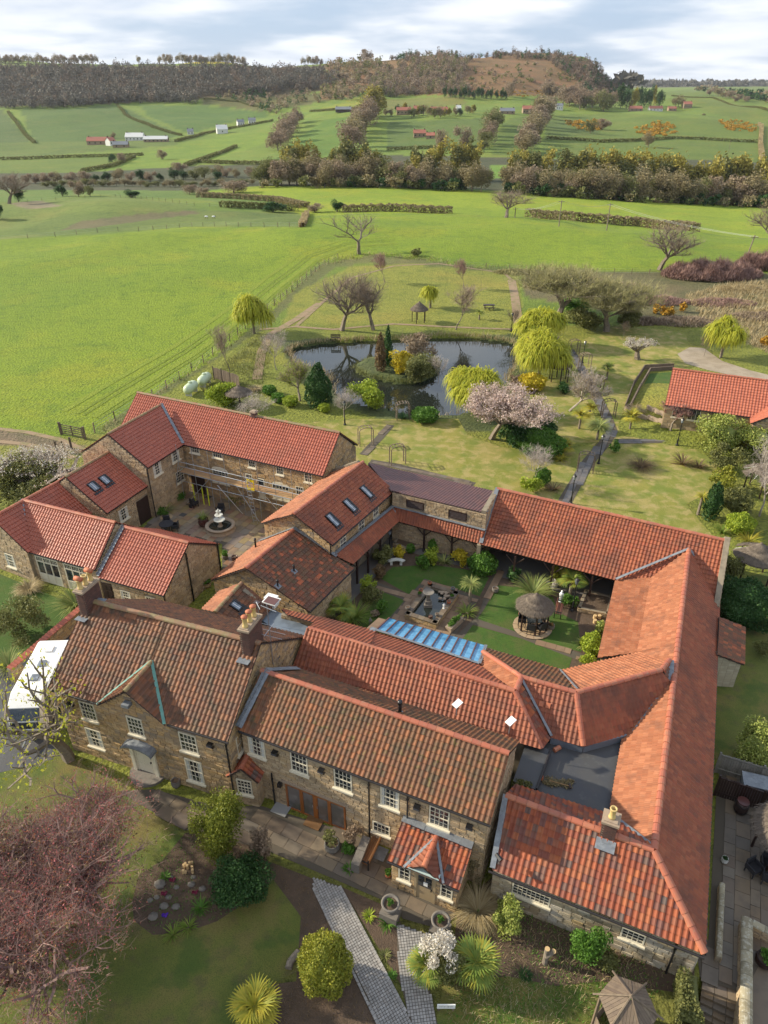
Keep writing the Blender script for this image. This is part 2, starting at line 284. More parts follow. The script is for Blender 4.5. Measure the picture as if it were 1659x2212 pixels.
KC = np.array([-1500,-300,0,200,415,600,830,1000,1100,1250,1330,1400,1500,1659,1950,3200], float)
# image heights of the far ground at each forward distance
TY = [
 (200,[530,525,518,505,500,492,492,492,493,495,500,505,512,520,525,530]),
 (240,[508,505,500,487,482,473,466,466,470,480,490,497,503,515,520,525]),
 (270,[488,484,480,466,471,474,474,474,475,480,488,494,498,506,510,515]),
 (300,[455,452,450,430,447,462,462,462,464,470,475,480,485,495,500,505]),
 (360,[434,433,432,428,431,433,431,435,438,445,449,452,458,468,475,480]),
 (440,[412,412,412,410,408,403,402,408,412,420,424,428,434,442,450,455]),
 (520,[396,396,396,394,390,384,380,382,385,392,395,397,400,405,410,412]),
 (620,[372,372,372,370,366,358,352,350,350,355,356,357,358,360,362,365]),
 (800,[338,338,338,336,330,322,310,300,298,300,303,306,308,312,315,318]),
 (1000,[302,302,302,300,294,282,262,248,250,262,266,262,264,275,280,285]),
 (1200,[256,256,256,250,252,250,228,222,228,245,246,243,246,262,270,275]),
 (1350,[230,230,228,223,226,222,206,196,200,216,226,228,230,246,250,255]),
 (1600,[156,156,156,154,154,158,152,134,128,142,190,214,217,226,230,235]),
 (1760,[136,136,136,137,139,141,131,119,112,122,182,207,211,217,222,226]),
 (2500,[141,141,141,142,145,148,150,140,140,150,190,196,199,202,204,206]),
 (4000,[165,165,165,165,165,165,168,168,170,172,188,190,189,190,190,190]),
 (6500,[177,177,177,177,177,177,177,177,177,177,182,182,180,181,181,181])]
TYs = np.array([-200., 0., 120., 160.]+[r[0] for r in TY]); TZ = [np.zeros(16)]*3+[np.zeros(16)]
for Y, ys in TY: TZ.append(CAMH+Y*np.tan(np.arctan((1106-np.array(ys, float))/FP)-PT))
TZ = np.array(TZ)
POND = [P(x, y, -.6) for x, y in ((622,768),(634,754),(690,744),(740,741),(800,737),(880,735),(950,730),(1040,733),(1095,742),(1122,752),(1118,790),(1092,830),(1066,862),(1040,888),(990,905),(930,908),(880,902),(835,890),(770,880),(728,862),(712,820),(680,800),(640,792))]
ISLE = [P(x, y, -.6) for x, y in ((764,800),(790,783),(840,772),(900,772),(938,784),(946,800),(930,818),(890,832),(845,828),(800,820))]
def inpoly(X, Y, poly):
    c = np.zeros(X.shape, bool); n = len(poly)
    for i in range(n):
        x0, y0 = poly[i][0], poly[i][1]; x1, y1 = poly[i-1][0], poly[i-1][1]
        c ^= ((y0 > Y) != (y1 > Y)) & (X < (x1-x0)*(Y-y0)/((y1-y0) if y1 != y0 else 1e-9)+x0)
    return c
def tz(X, Y, pond=True):
    X = np.asarray(X, float); Y = np.asarray(Y, float); Yc = np.clip(Y, -199, 6499)
    k = 829.5+1792*X/np.maximum(Y, 40); k = np.clip(k, -1499, 3199)
    i = np.clip(np.searchsorted(TYs, Yc)-1, 0, len(TYs)-2); j = np.clip(np.searchsorted(KC, k)-1, 0, len(KC)-2)
    fy = (Yc-TYs[i])/(TYs[i+1]-TYs[i]); fk = (k-KC[j])/(KC[j+1]-KC[j]); fk = fk*fk*(3-2*fk)
    z = (TZ[i, j]*(1-fk)+TZ[i, j+1]*fk)*(1-fy)+(TZ[i+1, j]*(1-fk)+TZ[i+1, j+1]*fk)*fy
    far = np.clip((Y-700)/600, 0, 1)
    z = z+far*(4*np.sin(X/63+Y/131)+3*np.sin(X/37-Y/90)*np.cos(Y/71))*(Y < 2400)
    z = z+np.clip((Y-115)/60, 0, 1)*np.clip((330-Y)/60, 0, 1)*(.35*np.sin(X/11+Y/23)+.25*np.sin(X/7-Y/13))
    z = z+1.0*np.exp(-np.minimum(60, ((X*.9135-Y*.4067-10)/13)**8+((X*.4067+Y*.9135-85)/8)**8))              # the terrace the bungalow stands on
    z = z-1.5*np.clip((X-12.6)/.7, 0, 1)*np.clip((15.8-(X-13.7)*.4-Y)/1.2, 0, 1)*np.clip((17-X)/1, 0, 1)      # the ground falls away by the steps
    if pond: 
        ip = inpoly(X, Y, POND); ii = inpoly(X, Y, ISLE)
        z = np.where(ip & ~ii, -1.5, z); z = np.where(ii, .15, z)
    return z
def G(x, y, dz=0.):
    """where the line of sight meets the ground"""
    d = np.array(((x-829.5)/FP, math.cos(PT)-(y-1106)/FP*math.sin(PT), -math.sin(PT)-(y-1106)/FP*math.cos(PT)))
    t = np.exp(np.linspace(math.log(8), math.log(7000), 900)); X = d[0]*t; Y = d[1]*t; Z = CAMH+d[2]*t
    h = tz(X, Y, False)+dz; b = np.nonzero(Z < h)[0]
    if len(b) == 0: k = len(t)-1; return Vector((X[k], Y[k], h[k]))
    k = b[0]
    if k == 0: return Vector((X[0], Y[0], h[0]))
    a0 = Z[k-1]-h[k-1]; a1 = h[k]-Z[k]; f = a0/(a0+a1+1e-9); xx = X[k-1]+(X[k]-X[k-1])*f; yy = Y[k-1]+(Y[k]-Y[k-1])*f
    return Vector((xx, yy, float(tz(xx, yy, False))+dz))
def PRJ(X, Y, Z):
    z = Z-CAMH; dep = Y*math.cos(PT)-z*math.sin(PT); up = Y*math.sin(PT)+z*math.cos(PT)
    dep = np.maximum(dep, .1); return 829.5+FP*X/dep, 1106-FP*up/dep
# ------------------------------------------------------------------ ground
def lerp(a, b, t): return a+(b-a)*t
ys = np.concatenate([np.arange(-60, 4, 4.), np.arange(4, 60, 1.2), np.arange(60, 116, .7), 116*np.exp(np.linspace(0, math.log(6500/116), 250))])
cs = np.linspace(-1, 1, 361); cs = np.sign(cs)*(.55*np.abs(cs)+.45*np.abs(cs)**2)
YY, CC = np.meshgrid(ys, cs, indexing='ij'); XX = CC*(70+.8*np.maximum(YY, 0)); ZZ = tz(XX, YY)
# soften the joints of the survey rows (far land only)
for _ in range(3):
    Zs = ZZ.copy(); Zs[1:-1] = (ZZ[:-2]+2*ZZ[1:-1]+ZZ[2:])/4; w = np.clip((YY-200)/100, 0, 1); ZZ = ZZ*(1-w)+Zs*w
px, py = PRJ(XX, YY, ZZ)
GC = (.16,.225,.022)
col = np.ones(XX.shape+(4,)); col[..., :3] = GC
def paint(poly, c, world=False):
    m = inpoly(px, py, poly) & (YY > 20) if not world else inpoly(XX, YY, poly)
    col[m, :3] = c
FIELDC = (.205,.28,.006)
paint([(-900,1200),(-900,518),(0,518),(200,507),(300,500),(415,489),(600,490),(655,492),(660,470),(830,462),(1060,466),(1250,480),(1400,492),(1500,503),(1600,515),(1700,520),(2600,530),(2600,585),(1440,588),(1250,583),(1000,575),(900,558),(800,552),(700,566),(640,620),(560,700),(430,800),(300,870),(150,960),(-900,1200)], FIELDC)
paint([(-900,500),(0,515),(200,505),(400,490),(650,490),(655,462),(440,455),(400,440),(250,423),(150,428),(30,437),(-900,440)], (.16,.21,.035))
paint([(20,440),(80,432),(140,445),(60,452)], (.25,.2,.12))
paint([(140,462),(330,456),(420,452),(650,465),(650,488),(600,480),(400,478),(200,500),(90,508),(40,500)], (.13,.18,.03))
paint([(300,462),(420,455),(430,462),(330,474),(200,492),(130,498),(170,478)], (.15,.13,.055))
paint([(420,416),(555,402),(700,402),(830,403),(1000,410),(1250,425),(1400,434),(1659,448),(2600,470),(2600,520),(1600,514),(1500,502),(1400,490),(1250,478),(1060,466),(830,460),(660,468),(560,425)], (.25,.32,.010))
paint([(-900,430),(60,436),(200,420),(420,430),(560,450),(640,460),(560,425),(420,412),(200,405),(-900,410)], (.13,.20,.03))
paint([(-900,405),(420,412),(560,402),(830,401),(1250,418),(1659,440),(2600,460),(2600,350),(1250,345),(830,335),(560,355),(-900,385)], (.075,.08,.035))
paint([(1050,388),(1100,384),(1110,355),(1060,358)], (.16,.27,.03))
FM = [([(45,232),(140,236),(250,226),(290,243),(330,262),(395,292),(350,302),(75,305),(60,280)], (.062,.135,.032)),
 ([(303,228),(420,226),(575,243),(590,250),(480,268),(430,284),(395,284),(320,250)], (.065,.15,.034)),
 ([(-900,235),(0,236),(15,245),(70,310),(-900,325)], (.058,.12,.034)),
 ([(-900,325),(370,300),(390,312),(0,345),(-900,350)], (.085,.155,.035)),
 ([(0,347),(170,340),(320,335),(330,350),(180,372),(-900,385),(-900,350)], (.10,.18,.032)),
 ([(245,350),(400,308),(500,290),(590,285),(600,300),(480,340),(400,360),(180,372)], (.13,.24,.03)),
 ([(590,350),(640,300),(700,262),(760,250),(770,262),(740,300),(735,335),(640,345)], (.085,.185,.028)),
 ([(670,240),(730,225),(800,200),(812,212),(800,232),(740,238)], (.17,.24,.03)),
 ([(830,215),(1000,207),(1010,225),(830,240)], (.13,.17,.05)),
 ([(835,290),(840,262),(1050,255),(1060,290),(1045,322),(835,325)], (.075,.145,.035)),
 ([(1065,335),(1060,300),(1100,255),(1160,250),(1165,300),(1160,335)], (.085,.16,.03)),
 ([(1170,335),(1180,250),(1300,245),(1330,243),(1450,252),(1560,260),(1645,268),(1640,350),(1400,342)], (.095,.17,.032)),
 ([(1170,262),(1270,255),(1300,290),(1180,300)], (.075,.14,.03)),
 ([(1440,215),(1480,205),(1659,235),(2600,250),(2600,350),(1645,350),(1640,268),(1560,250)], (.11,.18,.035)),
 ([(1400,205),(1500,190),(1659,188),(2600,186),(2600,232),(1659,230),(1560,212)], (.10,.175,.04)),
 ([(440,212),(560,205),(700,200),(720,215),(640,230),(560,240),(440,225)], (.09,.11,.045)),
 ([(-900,143),(720,143),(730,190),(640,205),(440,215),(280,222),(40,230),(-900,236)], (.075,.068,.05)),
 ([(700,145),(720,120),(830,112),(1000,100),(1210,104),(1330,170),(1335,220),(1240,210),(1150,206),(1000,206),(860,204),(790,196),(735,215),(690,215)], (.17,.115,.075)),
 ([(160,128),(560,126),(560,137),(160,137)], (.35,.36,.03)), ([(1040,108),(1100,108),(1100,113),(1040,113)], (.2,.24,.05)),
 ([(1330,182),(1659,180),(2600,180),(2600,186),(1659,187),(1330,190)], (.07,.085,.06))]
for p_, c_ in FM: paint(p_, (c_[0]*1.35, c_[1]*1.05, c_[2]*.6))
# rough ground right of the pond, brambles and coarse straw
paint([(1130,580),(1440,588),(2600,585),(2600,705),(1659,705),(1560,700),(1400,690),(1300,672),(1130,640)], (.15,.13,.055))
paint([(1560,615),(2600,600),(2600,760),(1659,770),(1520,700),(1480,640)], (.22,.185,.085))
paint([(690,570),(800,552),(900,558),(1010,575),(1130,580),(1130,592),(1000,588),(900,575),(800,566),(720,580),(640,640),(560,730),(470,790),(330,865),(230,935),(215,925),(330,850),(440,790),(555,700),(640,620)], (.15,.16,.045))
LEFTN = inpoly(px, py, [(640,630),(760,575),(900,572),(1120,590),(1130,720),(600,720)])
col[LEFTN, :3] = (.25,.255,.035)
site = inpoly(XX, YY, [P(230,935), P(560,715), P(640,700), P(1130,705), P(1500,700), P(1659,760), P(1900,800), P(1900,1700), P(1900,2400), P(-400,2400), P(-400,1000), P(0,960)])
col[site, :3] = (.22,.235,.03)
paint([P(600,735), P(1150,720), P(1140,850), P(1060,930), P(900,930), P(740,880), P(640,820)], (.10,.12,.035), True)
paint([(0,925),(120,945),(180,965),(175,980),(100,968),(-300,945),(-300,915)], (.20,.15,.09))
col[inpoly(XX, YY, [P(-500,1500), P(100,1640), P(300,1735), P(760,1880), P(1200,2010), P(1540,2120), P(1900,2500), P(-900,2600)]), :3] = (.15,.15,.028)
n = len(ys); m = len(cs); idx = np.arange(n*m).reshape(n, m)
V = np.stack([XX, YY, ZZ], -1).reshape(-1, 3); F = np.stack([idx[:-1, :-1], idx[:-1, 1:], idx[1:, 1:], idx[1:, :-1]], -1).reshape(-1, 4)
o = bpy.data.objects.new('ground', mesh('ground', V, F, 'terrain', True, cols=col.reshape(-1, 4))); finish(o, kind='structure')
o = obj('pond_water', [(-40, 70, -.6), (35, 70, -.6), (35, 125, -.6), (-40, 125, -.6)], [(0,1,2,3)], 'water', kind='structure')
LZ = [.004]
def sheet(name, pts, mat, dz=None, kind='structure', parent=None, raise_=0, sub=1):
    if dz is None: LZ[0] += .004; dz = LZ[0]
    pts = [Vector((p[0], p[1], p[2] if raise_ else dz)) for p in pts]
    if kind == 'drape': pts = [Vector((p[0], p[1], float(tz(p[0], p[1], False))+dz)) for p in pts]; kind = 'structure'
    return obj(name, pts, [tuple(range(len(pts)))], mat, parent, kind=kind)
def strip(name, pts, w, mat, dz=.03, kind='structure'):
    """a path or track draped over the ground"""
    Q = []
    for a, b in zip(pts[:-1], pts[1:]):
        a = Vector(a); b = Vector(b); k = max(1, int((b-a).length/2.5)); Q += [a.lerp(b, i/k) for i in range(k)]
    Q.append(Vector(pts[-1])); V = []; F = []
    for i, q in enumerate(Q):
        d = (Q[min(i+1, len(Q)-1)]-Q[max(i-1, 0)]); d.z = 0; d.normalize(); s = Vector((-d.y, d.x, 0))*w/2
        for u in (-1, 0, 1):
            p = q+s*u; p.z = float(tz(p.x, p.y, False))+dz; V.append(p)
        if i: b = 3*(i-1); F += [(b, b+1, b+4, b+3), (b+1, b+2, b+5, b+4)]
    return obj(name, V, F, mat, kind=kind, smooth=True)
D_ = lambda *l: [P(x, y) for x, y in l]
# tramlines and a worn headland in the big field
M['headland'] = material('tramline_grass', [(.14,.19,.006),(.165,.21,.010)], .95, 'noise:.7', bump=(3,1,.4)); M['headland2'] = material('yellow_headland_grass', [(.20,.25,.012),(.17,.225,.008)], .95, 'noise:.5', bump=(3,1,.4))
for k, (o_, w_, m_) in enumerate([(0, .5, 'headland'), (9, 1.0, 'headland2'), (22, .45, 'headland'), (30, .45, 'headland'), (48, .9, 'headland2')]):
    strip('tramline', [G(x-o_*sx, y-o_*.35) for x, y, sx in ((215,905,1.6),(310,842,1.4),(430,768,1.2),(540,686,1.),(620,616,.9),(690,562,.8),(760,535,.4),(860,528,.2))], w_, m_, .03)
# lawns
sheet('garden_lawn', D_((640,915),(760,905),(860,905),(990,905),(1010,940),(1080,965),(1200,985),(1290,955),(1255,1000),(1205,1090),(1070,1060),(800,1010),(700,960)), 'lawn_sun', .012)
sheet('garden_lawn', D_((1290,960),(1320,940),(1480,955),(1560,1010),(1540,1060),(1480,1090),(1560,1180),(1500,1165),(1230,1095),(1255,1040)), 'lawn_sun', .012)
sheet('garden_lawn', D_((1130,830),(1200,820),(1240,800),(1285,900),(1295,955),(1200,960),(1110,905)), 'lawn_sun', .008)
sheet('garden_lawn', D_((1235,745),(1340,700),(1480,720),(1500,790),(1440,800),(1390,800),(1350,880),(1420,925),(1370,940),(1320,930)), 'lawn_sun', .006)
sheet('side_lawn', D_((1545,1270),(1700,1220),(1760,1700),(1545,1640)), 'lawn_near', .010)
sheet('front_lawn', D_((-300,1700),(150,1630),(300,1740),(400,1800),(560,1840),(640,1900),(660,1960),(640,2100),(560,2140),(560,2400),(-300,2400)), 'lawn_near', .010)
sheet('caravan_side_lawn', D_((-300,1200),(0,1240),(240,1340),(170,1330),(0,1450),(-300,1500)), 'lawn_lush', .010)
sheet('rough_garden_lawn', D_((960,2120),(1300,2080),(1340,2400),(900,2400)), 'lawn_near', .009)
# beds
def blob(cx, cy, rx, ry, n=22, j=.09): return [Vector((cx+rx*math.cos(t)*(1+R_.uniform(-j, j)), cy+ry*math.sin(t)*(1+R_.uniform(-j, j)), 0)) for t in [2*math.pi*i/n for i in range(n)]]
sheet('rockery_soil', D_((285,1950),(300,1890),(350,1860),(400,1800),(480,1790),(560,1830),(600,1890),(560,1930),(470,1990),(400,2015),(330,2020),(290,1990)), 'soil', .016)
sheet('front_bed_soil', D_((540,1845),(680,1900),(700,1960),(800,2130),(880,2300),(560,2300),(560,2130),(640,2120),(650,1980),(590,1900)), 'soil', .015)
sheet('front_bed_soil', D_((735,1915),(850,1965),(870,2000),(865,2050),(880,2120),(930,2240),(850,2100)), 'soil', .0165)
sheet('front_bed_soil', D_((990,1960),(1080,1880),(1250,1960),(1500,2090),(1500,2150),(1300,2120),(1200,2130),(1100,2110),(970,2120)), 'soil', .014)
sheet('drive_tarmac', D_((-200,1480),(100,1400),(200,1330),(215,1300),(150,1480),(115,1640),(-200,1720)), 'felt', .013)
# ------------------------------------------------------------------ paving built flag by flag
def pave(name, poly, mat, w, l, ang, jit=.25, gap=.02, h=.035, z=.02, ind=300, label=None, maxn=99999, piece='flagstone', base='joint', sq=False):
    """a paved area (structure) with its stones as parts: the nearest singly, the rest joined"""
    root = sheet(name, poly, base, z, 'structure'); ca, sa = math.cos(ang), math.sin(ang)
    q = [(p.x*ca+p.y*sa, -p.x*sa+p.y*ca) for p in poly]; u0 = min(a for a, b in q); u1 = max(a for a, b in q); v0 = min(b for a, b in q); v1 = max(b for a, b in q)
    cells = []; v = v0
    while v < v1:
        ww = w*(1 if sq else R_.choice([.8, 1, 1.25])); u = u0-R_.random()*l*(0 if sq else 1)
        while u < u1:
            ll = l*(1 if sq else R_.uniform(1-jit, 1+jit)); cells.append((u+ll/2, v+ww/2, ll-gap, ww-gap)); u += ll
        v += ww
    A = np.array(cells); X = A[:, 0]*ca-A[:, 1]*sa; Y = A[:, 0]*sa+A[:, 1]*ca
    inside = np.ones(len(A), bool); IT = .12 if piece == 'sett' else .3
    for i, j in ((-1,-1),(1,-1),(1,1),(-1,1),(0,0)):
        uu = A[:, 0]+i*A[:, 2]*IT; vv = A[:, 1]+j*A[:, 3]*IT; inside &= inpoly(uu*ca-vv*sa, uu*sa+vv*ca, poly)
    K = [k for k in np.nonzero(inside)[0]]; K.sort(key=lambda k: X[k]**2+Y[k]**2)
    b0 = B(); b0.box((0,0,.5), (1,1,1)); me = mesh(piece, b0.V, b0.F, mat, rnd=[0]*8)
    st = B()
    for n_, k in enumerate(K):
        zz = z+.002; hh = h*R_.uniform(.7, 1.15)
        if n_ < ind:
            Mw = Matrix.Translation((X[k], Y[k], zz)) @ Matrix.Rotation(ang+R_.uniform(-.03, .03), 4, 'Z') @ Matrix.Rotation(R_.uniform(-.012, .012), 4, 'X') @ Matrix.Diagonal((A[k, 2], A[k, 3], hh, 1))
            inst(piece, me, Mw, root)
        else: st.box((X[k], Y[k], zz+hh/2), (A[k, 2], A[k, 3], hh), (Vector((ca, sa, 0)), Vector((-sa, ca, 0)), Vector((0,0,1))))
    if st.V: st.make(piece+'s', mat, root, kind='stuff')
    return root
a24 = math.radians(-24)
pave('courtyard_paving', D_((300,1150),(330,1120),(400,1045),(430,1035),(640,1095),(575,1130),(600,1160),(560,1200),(480,1240),(480,1175),(370,1160)), 'flag_w', .62, .8, a24+math.pi/2)
pave('front_terrace', D_((255,1710),(330,1705),(480,1745),(560,1740),(760,1800),(870,1860),(860,1920),(1010,1960),(985,1975),(960,2010),(870,1985),(850,1955),(735,1905),(570,1835),(390,1790)), 'flag', .75, 1.0, math.radians(-26))
pave('side_terrace', D_((1560,1640),(1800,1700),(1850,2000),(1640,2085),(1606,2148),(1512,2112),(1505,2055),(1530,2030),(1548,1700)), 'flag', .55, .75, math.radians(66))
# ------------------------------------------------------------------ tiled roofs
def clip2(poly, a, b, c):
    """keep a*x+b*y<=c of [(x,y,h)]"""
    out = []
    for i in range(len(poly)):
        p, q = poly[i-1], poly[i]; dp = a*p[0]+b*p[1]-c; dq = a*q[0]+b*q[1]-c
        if (dp <= 0) != (dq <= 0): t = dp/(dp-dq); out.append(tuple(p[k]+(q[k]-p[k])*t for k in range(3)))
        if dq <= 0: out.append(q)
    return out
TP = [(0,.031),(.14,.004),(.42,.0),(.60,.016),(.80,.043),(1.02,.033)]
def tile_faces(w, g):
    lo = [(t*w, -.03, h+.05) for t, h in TP]; hi = [(t*w, g, h) for t, h in TP]; lip = [(t*w, -.03, h-.006) for t, h in TP]
    V = lo+hi+lip; n = len(TP); F = [(i, i+1, n+i+1, n+i) for i in range(n-1)]+[(2*n+i, 2*n+i+1, i+1, i) for i in range(n-1)]
    return V, F
TILEME = {}
CAMP = Vector((0, 0, CAMH))
def roof(parent, slopes, mat, n_ind=300, w=.245, g=.3, name='roof', mats=None, flat_tile=False):
    """slopes: convex polygons, first edge = eave, seen from outside left->right. Roof deck + tiles (sub-parts)"""
    deck = B(); tiles = []; clipped = []
    for si, sl_ in enumerate(slopes):
        p = [Vector(q) for q in sl_]; mt = (mats or {}).get(si, mat)
        nrm = Vector()
        for i in range(len(p)): nrm += (p[i]-p[0]).cross(p[(i+1) % len(p)]-p[0])
        if nrm.z < 0: nrm = -nrm
        nrm.normalize(); e = (p[1]-p[0]); e = (e-nrm*e.dot(nrm)).normalized(); u = nrm.cross(e)
        if u.z < 0: u = -u
        if e.cross(u).dot(nrm) < 0: e = -e
        O = p[0]; Q = [((q-O).dot(e), (q-O).dot(u)) for q in p]
        ar = sum(Q[i-1][0]*Q[i][1]-Q[i][0]*Q[i-1][1] for i in range(len(Q)))
        if ar < 0: Q = Q[::-1]
        H = []
        for i in range(len(Q)):
            x0, y0 = Q[i-1]; x1, y1 = Q[i]; L = math.hypot(x1-x0, y1-y0)
            if L > 1e-4: a, b = (y1-y0)/L, -(x1-x0)/L; H.append((a, b, a*x0+b*y0))
        pp = [O+e*a+u*b-nrm*.012 for a, b in Q]; deck.prism(pp, -.06, nrm)
        a0 = min(a for a, b in Q); a1 = max(a for a, b in Q); b0 = min(b for a, b in Q); b1 = max(b for a, b in Q)
        a0 = math.floor(a0/w)*w; b0 = math.floor(b0/g+.02)*g
        V0, F0 = tile_faces(w, g)
        for r in range(int((b1-b0)/g)+1):
            for c in range(int((a1-a0)/w)+1):
                x = a0+c*w; y = b0+r*g; cn = [(x, y+.001), (x+w, y+.001), (x, y+g), (x+w, y+g)]
                m_ = max(max(a*q[0]+b*q[1]-k for q in cn) for a, b, k in H)
                if m_ <= .01: tiles.append((O+e*x+u*y, e, u, nrm, mt))
                else:
                    if any(min(a*q[0]+b*q[1]-k for q in cn) > 0 for a, b, k in H): continue
                    rr = R_.random(); out = []
                    for f in F0:
                        pl = [(V0[i][0]+x, V0[i][1]+y, V0[i][2]) for i in f]
                        for a, b, k in H:
                            pl = clip2(pl, a, b, k+(.03 if b < -.9 else 0))
                            if len(pl) < 3: break
                        if len(pl) >= 3: out.append([O+e*q[0]+u*q[1]+nrm*q[2] for q in pl])
                    clipped.append((out, rr, mt))
    if not tiles: return None
    dk = deck.make(name, 'deck', parent)
    tiles.sort(key=lambda t: (t[0]-CAMP).length); nI = min(n_ind, len(tiles)); V0, F0 = tile_faces(w, g)
    for i, (o_, e, u, nn, mt) in enumerate(tiles[:nI]):
        key = (mt, w, g)
        if key not in TILEME: TILEME[key] = mesh('tile', V0, F0, mt, rnd=[0]*len(V0))
        Mw = Matrix(((e.x,u.x,nn.x,o_.x),(e.y,u.y,nn.y,o_.y),(e.z,u.z,nn.z,o_.z),(0,0,0,1)))
        tl = R_.uniform(-.018, .018); inst('tile', TILEME[key], Mw @ Matrix.Rotation(tl, 4, 'Z') @ Matrix.Rotation(R_.uniform(0, .02), 4, 'X'), dk)
    for mt in {t[4] for t in tiles[nI:]}|{c[2] for c in clipped}:
        T = [t for t in tiles[nI:] if t[4] == mt]; arr = np.array(V0); V = []; F = []; r = []
        if T:
            O_ = np.array([t[0] for t in T]); E_ = np.array([t[1] for t in T]); U_ = np.array([t[2] for t in T]); N_2 = np.array([t[3] for t in T])
            jj = np.array([[R_.uniform(-.016, .016), R_.uniform(0, .006)] for _ in T])
            VV = O_[:, None]+E_[:, None]*(arr[None, :, 0:1]-jj[:, None, 0:1]*arr[None, :, 1:2])+U_[:, None]*arr[None, :, 1:2]+N_2[:, None]*(arr[None, :, 2:3]+jj[:, None, 1:2])
            V = [tuple(x) for x in VV.reshape(-1, 3)]; nv = len(arr)
            for k in range(len(T)): F += [tuple(k*nv+i for i in f) for f in F0]; r += [R_.random()]*nv
        for out, rr, m2 in clipped:
            if m2 != mt: continue
            for pl in out: k = len(V); V += [tuple(q) for q in pl]; F.append(tuple(range(k, k+len(pl)))); r += [rr]*len(pl)
        if V: obj('tile_courses', V, F, mt, dk, rnd=r, kind='stuff')
    return dk
RME = {}
def ridge(dk, pts, mat='ridge', r=.15, L=.42, lift=.03, name='ridge_tile'):
    """half-round ridge or hip tiles, each its own sub-part"""
    key = (mat, round(r, 2), round(L, 2))
    if key not in RME:
        b = B(); n = 6
        V = [(x, r*sc*math.cos(math.pi*i/n), r*sc*math.sin(math.pi*i/n)*.85) for x, sc in ((0, 1.06), (L, .96)) for i in range(n+1)]
        F = [(i, i+1, n+1+i+1, n+1+i) for i in range(n)]+[tuple(range(n+1)), tuple(range(n+1, 2*n+2))[::-1]]
        RME[key] = mesh(name, V, F, mat, False)
    for p, q in zip(pts[:-1], pts[1:]):
        p = Vector(p); q = Vector(q); d = q-p; n = max(1, round(d.length/L)); ln = d.length/n; d.normalize()
        s = Vector((0,0,1)).cross(d).normalized(); up = d.cross(s)
        for i in range(n):
            o_ = p+d*(ln*i)+up*(lift+R_.uniform(0, .012)-.03)
            Mw = Matrix(((d.x,s.x,up.x,o_.x),(d.y,s.y,up.y,o_.y),(d.z,s.z,up.z,o_.z),(0,0,0,1))) @ Matrix.Diagonal((ln/L*.97, 1, 1, 1))
            inst(name, RME[key], Mw, dk)
def leadstrip(parent, p, q, w=.3, up=Vector((0,0,1)), mat='lead', steps=False, side=None, th=.03, name='lead_flashing'):
    p = Vector(p); q = Vector(q); d = (q-p).normalized(); s = d.cross(up).normalized(); up = s.cross(d); b = B()
    n = max(1, int((q-p).length/.5))
    for i in range(n):
        a = p.lerp(q, i/n); c = p.lerp(q, (i+1)/n); j = R_.uniform(-.008, .008); 
        b.box((a+c)/2+up*(.05+j), ((c-a).length*.995, w*R_.uniform(.92, 1.05), th), (d, s, up))
    if steps:
        sh = Vector(steps); m = max(2, int((q-p).length/.28))
        for i in range(m):
            a = p.lerp(q, (i+.5)/m); t = a+sh*.12+Vector((0,0,.10)); b.box(t, (.27, .02, .22), (Vector((d.x,d.y,0)).normalized(), sh, Vector((0,0,1))))
    return b.make(name, mat, parent)
